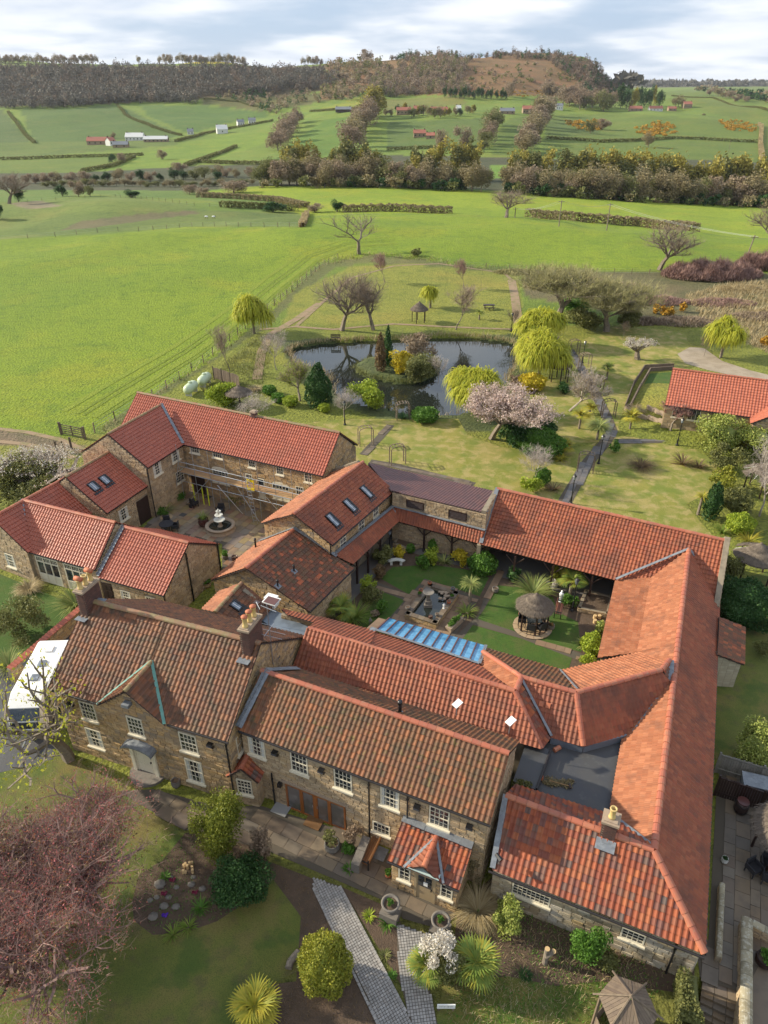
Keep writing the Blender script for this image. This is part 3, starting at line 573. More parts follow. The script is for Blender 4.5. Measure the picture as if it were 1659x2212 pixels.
# ------------------------------------------------------------------ stone walls
SME = {}
def wall(parent, p0, p1, top, mat='stone', holes=(), z0=-.1, th=.3, ch=.19, ln=(.28,.55), pr=.045, n_ind=300, name='wall', stones=True, lipz=None, zdrop=None):
    """p0->p1 with the outside on the right-hand side; top = [(s, z)] along the wall. Mortared core with each stone proud of it"""
    p0 = Vector((p0[0], p0[1], 0)); p1 = Vector((p1[0], p1[1], 0)); d = p1-p0; L = d.length; d.normalize(); nrm = Vector((d.y, -d.x, 0)); up = Vector((0,0,1))
    if not isinstance(top, (list, tuple)): top = [(0, top), (L, top)]
    pts = [p0+d*s+up*z for s, z in [(0, z0)]+[(L, z0)]+list(top)[::-1]]
    b = B(); b.prism([q-nrm*th for q in pts], th, nrm); w = b.make(name, 'mortar', parent); w['_p'] = 1; del w['_p']
    if not stones: return w
    def span(z):
        xs = []
        for (s0, a), (s1, c) in zip(top[:-1], top[1:]):
            if (a >= z): xs.append(s0)
            if (c >= z): xs.append(s1)
            if (a-z)*(c-z) < 0: xs.append(s0+(s1-s0)*(z-a)/(c-a))
        return (min(xs), max(xs)) if xs else None
    zt = max(z for s, z in top); z = z0+.1; S_ = []
    while z < zt-.04:
        h = ch*R_.uniform(.8, 1.2); z2 = min(z+h, zt); a = span(z+.01); c = span(z2-.015)
        if not a: break
        if not c: c = a; 
        lo, hi = max(a[0], c[0]), min(a[1], c[1])
        cut = sorted([(hs[0], hs[1]) for hs in holes if hs[2] < z2-.03 and hs[3] > z+.03]); seg = []; x = lo
        for c0, c1 in cut:
            if c0 > x: seg.append((x, min(c0, hi)))
            x = max(x, c1)
        if x < hi: seg.append((x, hi))
        for s0, s1 in seg:
            x = s0
            while x < s1-.03:
                l = R_.uniform(*ln); x2 = x+l
                if s1-x2 < .15: x2 = s1
                S_.append((x, x2, z, z2)); x = x2
        z = z2
    gp = .014; st = B()
    S_.sort(key=lambda q: (p0+d*q[0]+up*q[2]-CAMP).length)
    key = mat
    if key not in SME:
        q = B(); q.add([(-.5,0,-.5),(.5,0,-.5),(.5,0,.5),(-.5,0,.5),(-.46,1,-.44),(.46,1,-.44),(.46,1,.44),(-.46,1,.44)], [(4,5,6,7),(0,1,5,4),(1,2,6,5),(2,3,7,6),(3,0,4,7)], 0)
        SME[key] = mesh('stone', q.V, q.F, mat, rnd=q.r)
    nI = n_ind if parent.get('_stones', 0) == 0 else max(0, 300-parent.get('_stones', 0)); nI = min(nI, n_ind, len(S_)); parent['_stones'] = parent.get('_stones', 0)+nI
    ax = (d, nrm, up)
    for i, (a, c, e, f) in enumerate(S_):
        cx = p0+d*((a+c)/2)+up*((e+f)/2); hh = pr*R_.uniform(.55, 1.3)
        if i < nI:
            Mw = Matrix(((d.x,nrm.x,0,cx.x),(d.y,nrm.y,0,cx.y),(0,0,1,cx.z),(0,0,0,1))) @ Matrix.Diagonal((c-a-gp, hh, f-e-gp, 1))
            inst('stone', SME[key], Mw, w)
        else:
            wx, wz = (c-a-gp)/2, (f-e-gp)/2; j = [R_.uniform(.86, .97) for _ in range(2)]
            V = [cx+d*(sx*wx)+up*(sz*wz) for sx, sz in ((-1,-1),(1,-1),(1,1),(-1,1))]+[cx+nrm*hh+d*(sx*wx*j[0])+up*(sz*wz*j[1]) for sx, sz in ((-1,-1),(1,-1),(1,1),(-1,1))]
            st.add(V, [(4,5,6,7),(0,1,5,4),(1,2,6,5),(2,3,7,6),(3,0,4,7)])
    if st.V: st.make('stonework', mat, w, kind='stuff')
    return w
def onwall(p0, p1, pt):
    """where the sight line through ground point pt meets the wall plane -> (s, z)"""
    p0 = Vector((p0[0], p0[1], 0)); d = Vector((p1[0], p1[1], 0))-p0; L = d.length; d.normalize(); n = Vector((d.y, -d.x, 0)); r = pt-CAMP
    t = (p0-CAMP).dot(n)/r.dot(n); q = CAMP+r*t; return (q-p0).dot(d), q.z
def window(parent, p0, p1, s, z, w, h, nx=4, ny=4, sill=True, mat='cream', glass='glass', arch=False, sash=True, label=None, depth=.0, panel=0, fr=.07):
    """frame with glazing bars, a pane behind, a sill below; s,z = middle of the opening"""
    p0 = Vector((p0[0], p0[1], 0)); d = Vector((p1[0], p1[1], 0))-p0; d.normalize(); n = Vector((d.y, -d.x, 0)); up = Vector((0,0,1)); ax = (d, n, up)
    c = p0+d*s+up*z; f = B(); dp = .035+depth
    for k in (-1, 1): f.box(c+d*(k*(w/2-fr/2))+n*dp/2, (fr, dp+.03, h), ax); f.box(c+up*(k*(h/2-fr/2))+n*dp/2, (w-2*fr, dp+.03, fr), ax)
    if sash: f.box(c+n*(dp*.5+.002), (w-2*fr, dp+.02, .05), ax)
    for i in range(1, nx): f.box(c+d*(-w/2+fr+(w-2*fr)*i/nx)+n*dp*.4, (.032, dp, h-2*fr-.004), ax)
    for i in range(1, ny):
        if sash and i*2 == ny: continue
        f.box(c+up*(-h/2+fr+(h-2*fr)*i/ny)+n*(dp*.4+.003), (w-2*fr-.004, dp-.006, .03), ax)
    if panel: f.box(c+up*(-h/2+fr+panel/2)+n*dp*.4, (w-2*fr, dp, panel), ax)
    if arch:
        V = []; m = 8
        for k in range(m+1): t = math.pi*k/m; V.append((c+up*h/2+d*(w/2*math.cos(t))+up*(w*.16*math.sin(t))))
        f.prism([v-n*.01 for v in V], dp+.03, n)
    wn = f.make('window', mat, parent, **({'label': label} if label else {}))
    if sill and h > 1 and nx == 4 and R_.random() < .6:
        k = B(); cw = w*R_.uniform(.12, .24)
        for e_ in (-1, 1): k.box(c+d*(e_*(w/2-fr-cw/2))+n*.017, (cw, .004, h-2*fr), ax)
        k.make('curtain', 'pot_w', wn)
    g = B(); g.box(c+n*.012, (w-fr, .008, h-fr), ax); g.make('pane', glass, wn)
    if sill: q = B(); q.box(c-up*(h/2+.05)+n*.07, (w+.16, .16, .10), ax); q.make('sill', mat, wn)
    return (s-w/2-.02, s+w/2+.02, z-h/2-.02, z+h/2+.04)
def hole(s, z, w, h): return (s-w/2-.02, s+w/2+.02, z-h/2-(.11 if h < 3 else 0), z+h/2+.03)
def door(parent, p0, p1, s, z0, w, h, mat='brown', frame=None, panels=True, handle=True, label=None):
    p0 = Vector((p0[0], p0[1], 0)); d = Vector((p1[0], p1[1], 0))-p0; d.normalize(); n = Vector((d.y, -d.x, 0)); up = Vector((0,0,1)); ax = (d, n, up); c = p0+d*s+up*(z0+h/2)
    b = B(); b.box(c+n*.02, (w, .05, h), ax)
    if panels:
        for i in (-1, 1):
            for j, (zc, ph) in enumerate(((-.27, .3), (.06, .24), (.33, .18))): b.box(c+d*(i*w*.23)+up*(zc*h)+n*.048, (w*.34, .02, ph*h), ax)
    dr = b.make('door', mat, parent, **({'label': label} if label else {}))
    if handle: q = B(); q.box(c+d*(w*.4)+n*.08, (.05, .06, .12), ax); q.make('handle', 'black', dr)
    if frame:
        q = B(); 
        for i in (-1, 1): q.box(c+d*(i*(w/2+.06))+n*.03, (.12, .08, h+.12), ax)
        q.box(c+up*(h/2+.06)+n*.034, (w+.3, .085, .12), ax); q.make('door_frame', frame, dr)
    return dr
def gutter(parent, p, q, r=.06):
    b = B(); p = Vector(p); q = Vector(q); n = max(1, int((q-p).length/2.5))
    for i in range(n): b.tube(p.lerp(q, i/n), p.lerp(q, (i+1)/n), r, r, 8)
    return b.make('gutter', 'gutter', parent)
def pipe(parent, p, zlo=0, r=.045, name='downpipe', mat='black'):
    b = B(); p = Vector(p); b.tube((p.x, p.y, zlo), p, r, r, 8)
    for z in (zlo+1, p.z-.5): b.tube((p.x, p.y, z), (p.x, p.y, z+.08), r*1.4, r*1.4, 8)
    return b.make(name, mat, parent)
def mir(e, r): return Vector((2*r[0]-e[0], 2*r[1]-e[1], e[2]))
def inset(e, r, k=.18):
    """wall line point under an eave point"""
    d = Vector((r[0]-e[0], r[1]-e[1], 0)); d.normalize(); return Vector((e[0], e[1], 0))+d*k
def chimney(parent, c, w, l, zb, zt, ax, pots, potm='pot_y', capm='pot_r', cap=True):
    """brick stack with its courses, a stone cap and its pots"""
    ex, ey = ax; c = Vector(c); b = B(); st = B(); up = Vector((0,0,1))
    b.box(c+up*((zb+zt)/2-c.z), (w-.03, l-.03, zt-zb), (ex, ey, up)); ch = b.make('chimney', 'mortar', parent); z = zb; k = 0
    while z < zt-.05:
        for (dd, nn, W_, L_) in ((ex, ey, w, l), (ey, ex, l, w)):
            for sg in (-1, 1):
                x = -W_/2+(.1 if k % 2 else 0); 
                while x < W_/2-.02:
                    x2 = min(x+.22, W_/2); st.box(Vector((c.x, c.y, z+.037))+dd*((x+x2)/2)+nn*(sg*(L_/2-.02)), (x2-x-.012, .06, .064), (dd, nn, up)); x = x2
        z += .076; k += 1
    st.make('brickwork', 'brick', ch, kind='stuff')
    q = B(); q.box(Vector((c.x, c.y, zt+.05)), (w+.14, l+.14, .12), (ex, ey, up)); q.box(Vector((c.x, c.y, zt+.13)), (w-.06, l-.06, .05), (ex, ey, up)); q.make('chimney_cap', 'cast', ch)
    for i, (o_, tp) in enumerate(pots):
        q = B(); cc = Vector((c.x, c.y, zt+.15))+ey*o_; q.lathe(cc, [(.16,0),(.15,.08),(.12,.12),(.13,.5),(.16,.53),(.16,.6),(.11,.6),(.10,.3)], 14); pt_ = q.make('chimney_pot', potm, ch, True)
        if tp == 'cap': q = B(); q.lathe(cc+up*.6, [(.17,0),(.18,.05),(.10,.11),(.02,.13)], 14); q.make('pot_cap', capm, ch, True)
        if tp == 'hood': q = B(); q.tube(cc+up*.66-ex*.22, cc+up*.66+ex*.22, .14, .14, 10); q.make('pot_cap', capm, ch, True)
    return ch
def skylight(dk, c, e, u, nrm, w=.7, l=1.0, name='skylight'):
    b = B(); fr = .09
    for k in (-1, 1): b.box(c+e*(k*(w/2-fr/2))+nrm*.1, (fr, l, .13), (e, u, nrm)); b.box(c+u*(k*(l/2-fr/2))+nrm*.1, (w-2*fr, fr, .126), (e, u, nrm))
    b.box(c-u*(l/2+.14)+nrm*.055, (w+.3, .25, .02), (e, u, nrm)); b.box(c+e*(w/2+.1)+nrm*.055, (.18, l, .02), (e, u, nrm))
    s_ = b.make(name, 'black', dk.parent); g = B(); g.box(c+nrm*.12, (w-2*fr, l-2*fr, .01), (e, u, nrm)); g.make('pane', 'skyglass', s_)
    q = B(); q.box(c+nrm*.13, (.03, l-2*fr, .02), (e, u, nrm)); q.make('glazing_bar', 'white', s_)
def plane_of(e0, e1, r0):
    n = (Vector(e1)-Vector(e0)).cross(Vector(r0)-Vector(e0)).normalized(); n = -n if n.z < 0 else n; e = (Vector(e1)-Vector(e0)).normalized(); u = n.cross(e); u = -u if u.z < 0 else u; return e, u, n
def onplane(e0, e1, r0, pt):
    e, u, n = plane_of(e0, e1, r0); r = pt-CAMP; t = (Vector(e0)-CAMP).dot(n)/r.dot(n); return CAMP+r*t
M['skyglass'] = material('skylight_glass', [(.22,.25,.29)], .08, None, [(3,.45,.6,(.10,.11,.13),.8)], spec=.9)
# ------------------------------------------------------------------ buildings
def frame(deg):
    a = math.radians(deg); c, s = math.cos(a), math.sin(a)
    f = lambda u, v, z=0.: Vector((u*c+v*s, -u*s+v*c, z)); f.u = Vector((c, -s, 0)); f.v = Vector((s, c, 0)); return f
W4 = frame(24); W9 = frame(19.4)
UP = Vector((0,0,1))
def gab(eL, eR, run, rz, brun=None, bz=None):
    eL = Vector(eL); eR = Vector(eR); d = (eR-eL); d.z = 0; d.normalize(); v = Vector((-d.y, d.x, 0)); eR.z = eL.z
    rL = eL+v*run; rR = eR+v*run; rL.z = rR.z = rz; brun = brun or run; bL = rL+v*brun; bR = rR+v*brun; bL.z = bR.z = eL.z if bz is None else bz
    return eL, eR, rL, rR, bL, bR, d, v
def walls4(t, g, mat, front_holes=(), left=True, right=True, back=True, front=True, k=.16, ind=300, **kw):
    eL, eR, rL, rR, bL, bR, d, v = g; a = eL+v*k+d*k*.5; b = eR+v*k-d*k*.5; c = bR-v*k-d*k*.5; e = bL-v*k+d*k*.5; L = (b-a).length; Wd = (c-b).length
    ez = eL.z-.04; bz = bL.z-.04; rz = rL.z-.08; rs = (rR-eR); rs.z = 0; rs = rs.length-k
    if front: wall(t, a, b, ez, mat, front_holes, n_ind=ind, **kw)
    if right: wall(t, b, c, [(0, ez), (rs, rz), (Wd, bz)], mat, n_ind=120, **kw)
    if back: wall(t, c, e, bz, mat, n_ind=0, stones=False)
    if left: wall(t, e, a, [(0, bz), (Wd-rs, rz), (Wd, ez)], mat, n_ind=60, **kw)
    return a, b, c, e
# ---- farmhouse on the left
eL = W9(-26.5, 20.49, 5); eR = W9(-15.45, 20.49, 5); g = gab(eL, eR, 4.05, 8, 5.3, 4.1); eL, eR, rL, rR, bL, bR, d, v = g
A = thing('farmhouse', (eL+eR)/2*Vector((1,1,0)) if False else Vector(((eL.x+eR.x)/2, (eL.y+eR.y)/2, 0)), 'large stone farmhouse with brown pantile roof, two brick chimneys and small front gable', 'house')
a, b = W9(-26.35, 20.69), W9(-15.6, 20.69); u0 = -26.35
WA = [(-24.33, 3.78, 1.0, 1.3), (-21.3, 3.72, .98, 1.3), (-18.05, 3.68, 1.05, 1.35), (-18.02, 1.5, 1.05, 1.7), (-24.45, 1.62, 1.05, 1.4)]
hs = [hole(u-u0, z, w, h) for u, z, w, h in WA]+[(4.45, 5.8, -.1, 2.35)]
wall(A, a, b, [(0, 4.95), (3.4, 4.95), (5.2, 6.5), (7.0, 4.95), (10.75, 4.95)], 'stone_g', hs, n_ind=240)
for i, (u, z, w, h) in enumerate(WA): window(A, a, b, u-u0, z, w, h, 4, 4)
c = W9(-15.6, 20.69+9.0); wall(A, b, c, [(0, 4.95), (3.9, 7.9), (8.95, 4.1)], 'stone_g', n_ind=60); e = W9(-26.35, 29.7); wall(A, e, a, [(0, 4.1), (5.1, 7.9), (9.0, 4.95)], 'stone_g', n_ind=0); wall(A, c, e, 4, stones=False)
# front slope in two pieces either side of the gable
fL = W9(-23.15, 20.49, 5); fR = W9(-19.1, 20.49, 5); sl_ = 3/4.05; mz = 6.62; Mp = W9(-21.12, 20.49+(mz-5)/sl_, mz); T = W9(-21.12, rL.y*0+20.49+4.05, 8)
gf = W9(-21.12, 20.35, mz)
dk = roof(A, [[eL, fL, Mp, T, rL], [fR, eR, rR, T, Mp], [bR, bL, rL, rR],
   [W9(-23.25, 20.35, 4.93), gf, Mp], [gf, W9(-19.0, 20.35, 4.93), Mp]], 't_old', w=.25, g=.31)
ridge(dk, [rL+v*0, rR], 'ridge_m', .17); ridge(dk, [gf, Mp], 'ridge_m', .13)
leadstrip(dk, Mp+UP*.06, W9(-19.05, 20.35, 5.02), .16, UP, 'verdi', name='copper_valley_flashing'); leadstrip(dk, Mp+UP*.05, W9(-23.2, 20.35, 5.0), .12, UP, 'verdi', name='copper_valley_flashing')
gutter(A, W9(-26.5, 20.42, 4.93), W9(-23.3, 20.42, 4.93)); gutter(A, W9(-18.95, 20.42, 4.93), W9(-15.4, 20.42, 4.93))
pipe(A, W9(-15.7, 20.6, 4.9))
dr = door(A, a, b, 5.13, 0.05, .98, 2.05, 'cream', 'cream')
q = B(); cc = W9(-21.22, 20.69)
for k in (-1, 1): q.box(cc+W9.u*(k*.72)-W9.v*.08+UP*1.1, (.2, .16, 2.2), (W9.u, W9.v, UP)); q.box(cc+W9.u*(k*.72)-W9.v*.12+UP*2.2, (.28, .26, .16), (W9.u, W9.v, UP))
q.make('door_surround', 'cream', A)
q = B(); V = []
for k in range(9): t = math.pi*k/8; V.append(cc+W9.u*(-.98*math.cos(t))+UP*(2.3+.38*math.sin(t)))
V2 = [p-UP*.09 for p in V][::-1]; 
for k in range(8): q.prism([V[k]-W9.v*.62, V[k+1]-W9.v*.62, V[k+1]-UP*.1-W9.v*.62, V[k]-UP*.1-W9.v*.62], .62, W9.v)
q.make('door_canopy', 'lead', A)
q = B(); q.prism([cc+W9.u*(1.05*math.cos(t))-W9.v*(.95*math.sin(t)) for t in [math.pi*k/10 for k in range(11)]][::-1], .17); q.make('doorstep', 'urn', A)
chimney(A, W9(-16.0, 24.6), .52, 1.4, 7.2, 9.15, (W9.u, W9.v), [(-.45, 'cap'), (0, 'cap'), (.45, 'cap')])
chimney(A, W9(-26.2, 24.5), .52, 1.35, 7.2, 9.05, (W9.u, W9.v), [(-.42, 'hood'), (0, ''), (.42, 'hood')])
for cx in (-16.0, -26.2): leadstrip(dk, W9(cx-.35, 23.6, 7.4), W9(cx+.35, 23.6, 7.4), .45, UP, 'lead')
leadstrip(dk, W9(-26.5, 24.6, 8.0), W9(-25.4, 24.75, 7.98), .4, UP, 'lead')
def floodlight(p, d, n, label, par):
    b = B(); b.box(p-UP*.06-n*.0, (.3, .14, .30), (d, (n+UP*.8).normalized(), d.cross((n+UP*.8).normalized()))); b.box(p+UP*.12, (.3, .26, .03), (d, n, UP)); return b.make('floodlight', 'black', par)
for u, z in ((-25.3, 4.15), (-16.6, 4.2)): floodlight(W9(u, 20.5, z), W9.u, W9.v, '', A)
q = B(); q.box(W9(-21.25, 20.4, 5.62), (.42, .35, .2), (W9.u, W9.v, UP)); q.make('floodlight', 'lead', A)
q = B(); q.box(W9(-21.95, 20.6, 2.2), (.2, .2, .3), (W9.u, W9.v, UP)); q.make('wall_lantern', 'black', A)
# ---- long cottage range
eL = W4(-17.1, 20.07, 4.95); eR = W4(-3.78, 20.07, 4.95); g = gab(eL, eR, 2.55, 6.75, 2.6, 4.8); eL, eR, rL, rR, bL, bR, d, v = g
Bt = thing('cottage_range', Vector(((eL.x+eR.x)/2, (eL.y+eR.y)/2, 0)), 'long stone cottage range with mossy orange pantile roof and five upper sash windows', 'house')
a, b = W4(-17.0, 20.25), W4(-3.95, 20.25); u0 = -17.0
WB = [(-16.15, 3.93, 1.0, 1.35), (-13.65, 3.9, .98, 1.4), (-11.2, 3.88, .98, 1.4), (-8.7, 3.88, .98, 1.35), (-6.2, 3.82, 1.0, 1.3), (-9.15, 1.3, .95, .75)]
hs = [hole(u-u0, z, w, h) for u, z, w, h in WB]+[(-14.62-u0, -11.12-u0, -.1, 1.95)]
wall(Bt, a, b, 4.9, 'stone', hs, n_ind=240)
for i, (u, z, w, h) in enumerate(WB): window(Bt, a, b, u-u0, z, w, h, 4, 4 if h > 1 else 2, sash=h > 1)
wall(Bt, b, W4(-3.95, 25.05), [(0, 4.9), (2.4, 6.65), (4.8, 4.8)], 'stone', n_ind=60)
wall(Bt, W4(-3.95, 25.05), W4(-17, 25.05), 4.75, stones=False)
dk = roof(Bt, [[eL, eR, rR, rL], [bR, bL, rL, rR]], 't_moss', w=.245, g=.30); ridge(dk, [rL, rR], 'ridge', .15, .45)
leadstrip(dk, W4(-17.0, 20.1, 5.1), W4(-16.75, 22.65, 6.85), .4, UP, steps=-W4.u*.0+Vector((.01,0,0))); leadstrip(dk, W4(-16.75, 22.65, 6.85), W4(-16.3, 24.9, 5.2), .35, UP)
gutter(Bt, W4(-17.0, 20.0, 4.88), W4(-3.75, 20.0, 4.88))
for u in (-9.75, -7.75): pipe(Bt, W4(u, 20.12, 4.85))
pipe(Bt, W4(-15.35, 20.12, 2.4)); pipe(Bt, W4(-4.1, 25.2, 4.7), 3)
for u in (-14.95, -12.3, -7.25, -4.7): floodlight(W4(u, 20.05, 4.15), W4.u, W4.v, '', Bt)
q = B(); q.box(W4(-14.9, 20.1, 1.75), (.2, .2, .25), (W4.u, W4.v, UP)); q.make('wall_lantern', 'black', Bt)
# glazed doors: four leaves of orange oak
q = B(); ax = (W4.u, W4.v, UP); c0 = W4(-12.87, 20.24, .95)
q.box(c0+UP*.93, (3.48, .14, .09), ax); q.box(c0-UP*.93, (3.48, .16, .1), ax)
for k in (-1.7, -.86, 0.0, .86, 1.7): q.box(c0+W4.u*k, (.09 if abs(k) != 0 else .16, .14, 1.8), ax)
gd = q.make('glazed_door_frame', 'oak', Bt)
for i, k in enumerate((-1.28, -.43, .43, 1.28)):
    q = B(); q.box(c0+W4.u*k+W4.v*.0, (.76, .03, 1.76), ax); q.make('pane', 'glass_in', gd)
    if i in (1, 2):
        q = B(); s0 = W4.u*(k+(-.34 if i == 1 else .34)); q.box(c0+s0-W4.v*.03, (.08, .06, 1.8), ax); q.box(c0+W4.u*(k+(.34 if i == 1 else -.34))-W4.v*.03, (.08, .06, 1.8), ax); q.make('door_leaf', 'oak', gd)
        q = B(); q.tube(c0+W4.u*(k+(.3 if i == 1 else -.3))-W4.v*.1, c0+W4.u*(k+(.3 if i == 1 else -.3))-W4.v*.1+UP*.18, .02); q.make('handle', 'steel', gd)
q = B(); q.box(W4(-12.87, 20.22, 2.05), (3.9, .12, .2), ax); q.make('lintel', 'cast', Bt)
q = B(); vp = onplane(rR, rL, bL, pK(925, 590)); q.tube(vp-UP*.1, vp+UP*.75, .09, .09, 12); q.tube(vp+UP*.6, vp+UP*.8, .12, .12, 12); q.make('flue_pipe', 'black', Bt, True)
# flue shoe
q = B(); q.lathe(vp-UP*.05, [(.22,0),(.12,.14)], 12); q.make('flue_collar', 'lead', Bt, True)
# ---- bay between farmhouse and cottage
By = thing('bay_porch', W4(-15.6, 19.4), 'little tiled bay with one sash window tucked between farmhouse and cottage range', 'porch')
a = pA(1410, 1305); b = pA(1560, 1338); a.z = b.z = 0; dd = (b-a).normalized(); nn = Vector((dd.y, -dd.x, 0)); a2 = a-nn*1.6; b2 = b-nn*1.6; L = (b-a).length
wall(By, a, b, [(0, 2.15), (L/2, 2.75), (L, 2.15)], 'stone', [hole(L/2, 1.4, .85, 1.1)]); wall(By, b, b2, 2.15, 'stone', n_ind=60); wall(By, a2, a, 2.15, 'stone', n_ind=40)
window(By, a, b, L/2, 1.4, .85, 1.1, 4, 4)
ov = .15; A0 = a+nn*ov-dd*ov+UP*2.1; B0 = b+nn*ov+dd*ov+UP*2.1; A1 = a2-dd*ov+UP*2.1; B1 = b2+dd*ov+UP*2.1; R0 = (a+b)/2+nn*ov+UP*2.95; R1 = (a2+b2)/2+UP*2.95
dk = roof(By, [[B0, B1, R1, R0], [A1, A0, R0, R1]], 't_c'); ridge(dk, [R0, R1], 'ridge', .13, .4); leadstrip(dk, B1+UP*.05, R1+UP*.05, .3)
# side window of the farmhouse gable above the bay
window(A, W9(-15.6, 20.69), W9(-15.6, 29), 1.0, 3.6, .8, 1.3, 2, 2)
# ---- entrance porch
Po = thing('entrance_porch', W4(-6.2, 19), 'entrance porch with little tiled gable, half glazed door and two side windows', 'porch')
a, b = W4(-7.8, 18.5), W4(-4.6, 18.5); zt = 2.3
hs = [hole(.62, 1.35, .6, 1.0), hole(2.7, 1.35, .6, 1.0), (1.2, 2.12, -.1, 2.0)]
wall(Po, a, b, [(0, 2.25), (.75, 2.25), (1.65, 2.75), (2.55, 2.25), (3.2, 2.25)], 'stone_g', hs, n_ind=150, ch=.16, ln=(.22, .42)); wall(Po, b, W4(-4.6, 20.2), [(0, 2.25), (1.7, 2.8)], 'stone_g', n_ind=60, ch=.16, ln=(.22, .42)); wall(Po, W4(-7.8, 20.2), a, [(0, 2.8), (1.7, 2.25)], 'stone_g', n_ind=60, ch=.16, ln=(.22, .42))
for s_ in (.62, 2.7): window(Po, a, b, s_, 1.35, .6, 1.0, 2, 3, sash=False)
M['door_tan'] = material('tan_painted_door', [(.36,.27,.16)], .5)
dr = door(Po, a, b, 1.66, .02, .82, 1.9, 'door_tan', 'door_tan', False); q = B()
for i in range(3):
    for j in range(2): q.box(W4(-7.8+1.66+(j-.5)*.36, 18.44, 1.15+i*.27), (.3, .02, .22), ax)
q.make('pane', 'glass', dr)
q = B(); q.box(W4(-7.8+1.7, 18.425, 1.3), (.2, .01, .28), ax); q.make('notice', 'white', dr)
q = B(); q.box(W4(-7.8+1.64, 18.38, 2.27), (1.55, .06, .22), ax); q.box(W4(-7.8+1.64, 18.33, 2.42), (1.5, .3, .05), ax); sb = q.make('name_board', 'door_glassy' if False else 'white', Po, label='pale blue green sign board above the porch door'); sb.data.materials[0] = material('pale_sign_board', [(.42,.52,.50)], .4)
q = B(); q.box(W4(-7.8+1.9, 18.36, 2.12), (1.0, .05, .12), ax); sb = q.make('name_strip', 'white', Po); sb.data.materials[0] = material('blue_sign_strip', [(.25,.36,.45)], .4)
e0, e1, r1, r0 = W4(-7.95, 18.28, 2.22), W4(-4.45, 18.28, 2.22), W4(-4.45, 20.2, 2.95), W4(-7.95, 20.2, 2.95)
mz = 2.86; g0, g1, gp, gm = W4(-7.1, 18.2, 2.2), W4(-5.2, 18.2, 2.2), W4(-6.15, 18.2, 2.92), W4(-6.15, 19.95, 2.92)
dk = roof(Po, [[e0, e1, r1, r0], [g1, W4(-6.15+.3, 19.6, 2.75), gm, gp], [W4(-6.15-.3, 19.6, 2.75), g0, gp, gm]], 't_c', w=.24, g=.28, mats={1: 't_mid', 2: 't_mid'})
ridge(dk, [gp, gm], 'ridge', .13, .4); leadstrip(dk, g0+UP*.1, W4(-6.15, 19.8, 2.95), .12); leadstrip(dk, g1+UP*.1, W4(-6.15, 19.8, 2.95), .12)
leadstrip(dk, W4(-7.95, 20.05, 3.0), W4(-4.45, 20.05, 3.0), .42)
gutter(Po, W4(-7.95, 18.2, 2.18), W4(-7.2, 18.2, 2.18)); gutter(Po, W4(-5.1, 18.2, 2.18), W4(-4.45, 18.2, 2.18))
for u in (-7.7, -4.7): q = B(); q.lathe(W4(u, 18.38, 1.85), [(.05,0),(.1,.08),(.08,.18),(.02,.24)], 10); q.make('wall_lantern', 'black', Po, True)
# ---- kitchen range on the right with its chimney, running into the long east wing
Cw = thing('front_right_range', W4(1, 20.5), 'low stone range at the front right corner with mottled red tiles and single chimney', 'house')
eL, eR, rR, rL = pC(5, 545, 2.55), pC(1275, 1050, 2.5), pC(975, 432, 4.5), pC(85, 105, 4.5)
a, b = W4(-3.35, 19.8), W4(5.5, 19.8)
WC = [(-.55, 1.55, 1.75, 1.05), (-.0, 1.5, .0, 0)]
def wpos(p0, p1, p): return onwall(p0, p1, p)
s1, z1 = wpos(a, b, pC(238, 690)); s2, z2 = wpos(a, b, pC(848, 945))
wall(Cw, a, b, 2.55, 'stone_r', [hole(s1, z1, 1.75, .95), hole(s2, z2, 1.0, .75)], ch=.26, ln=(.3, .7), z0=-1.2, n_ind=200)
window(Cw, a, b, s1, z1, 1.75, .95, 8, 4, sash=False); window(Cw, a, b, s2, z2, 1.0, .75, 4, 3, sash=False)
wall(Cw, b, W4(5.3, 46), 2.5, 'stone_r', ch=.26, ln=(.3, .7), z0=-1.2, n_ind=100)
wall(Cw, W4(-3.35, 23.6), a, [(0, 2.8), (1.9, 4.1), (3.8, 2.4)], stones=False)
vly = pC(760, 258, 3.75)
dk = roof(Cw, [[eL, eR, rR, rL], [pC(715, 225, 3.5), pC(135, 55, 3.5), rL, rR]], 't_c', w=.25, g=.31)
ridge(dk, [rL, rR], 'ridge', .16, .5); leadstrip(dk, eL+UP*.08, rL+UP*.1, .25)
leadstrip(dk, pC(765, 262, 3.6)+UP*.1, pC(962, 412, 4.4)+UP*.08, .14, UP, 'lead')
gutter(Cw, W4(-3.5, 19.5, 2.45), W4(5.65, 19.5, 2.4))
pipe(Cw, wpos(a, b, pC(1100, 1020)) and W4(4.6, 19.7, 2.4), -1)
cp = pC(700, 320, 4.5); chimney(Cw, (cp.x, cp.y, 0), .62, .62, 3.9, 5.35, (W4.u, W4.v), [(0, 'b')]); leadstrip(dk, cp-W4.u*.42-W4.v*.55-UP*.27, cp+W4.u*.42-W4.v*.55-UP*.27, .5, W4.v*(-.5)+UP)
q = B(); q.tube(W4(-3.3, 19.7, 3.6), W4(-3.0, 19.5, 3.55), .08, .12); q.make('floodlight', 'black', Cw)
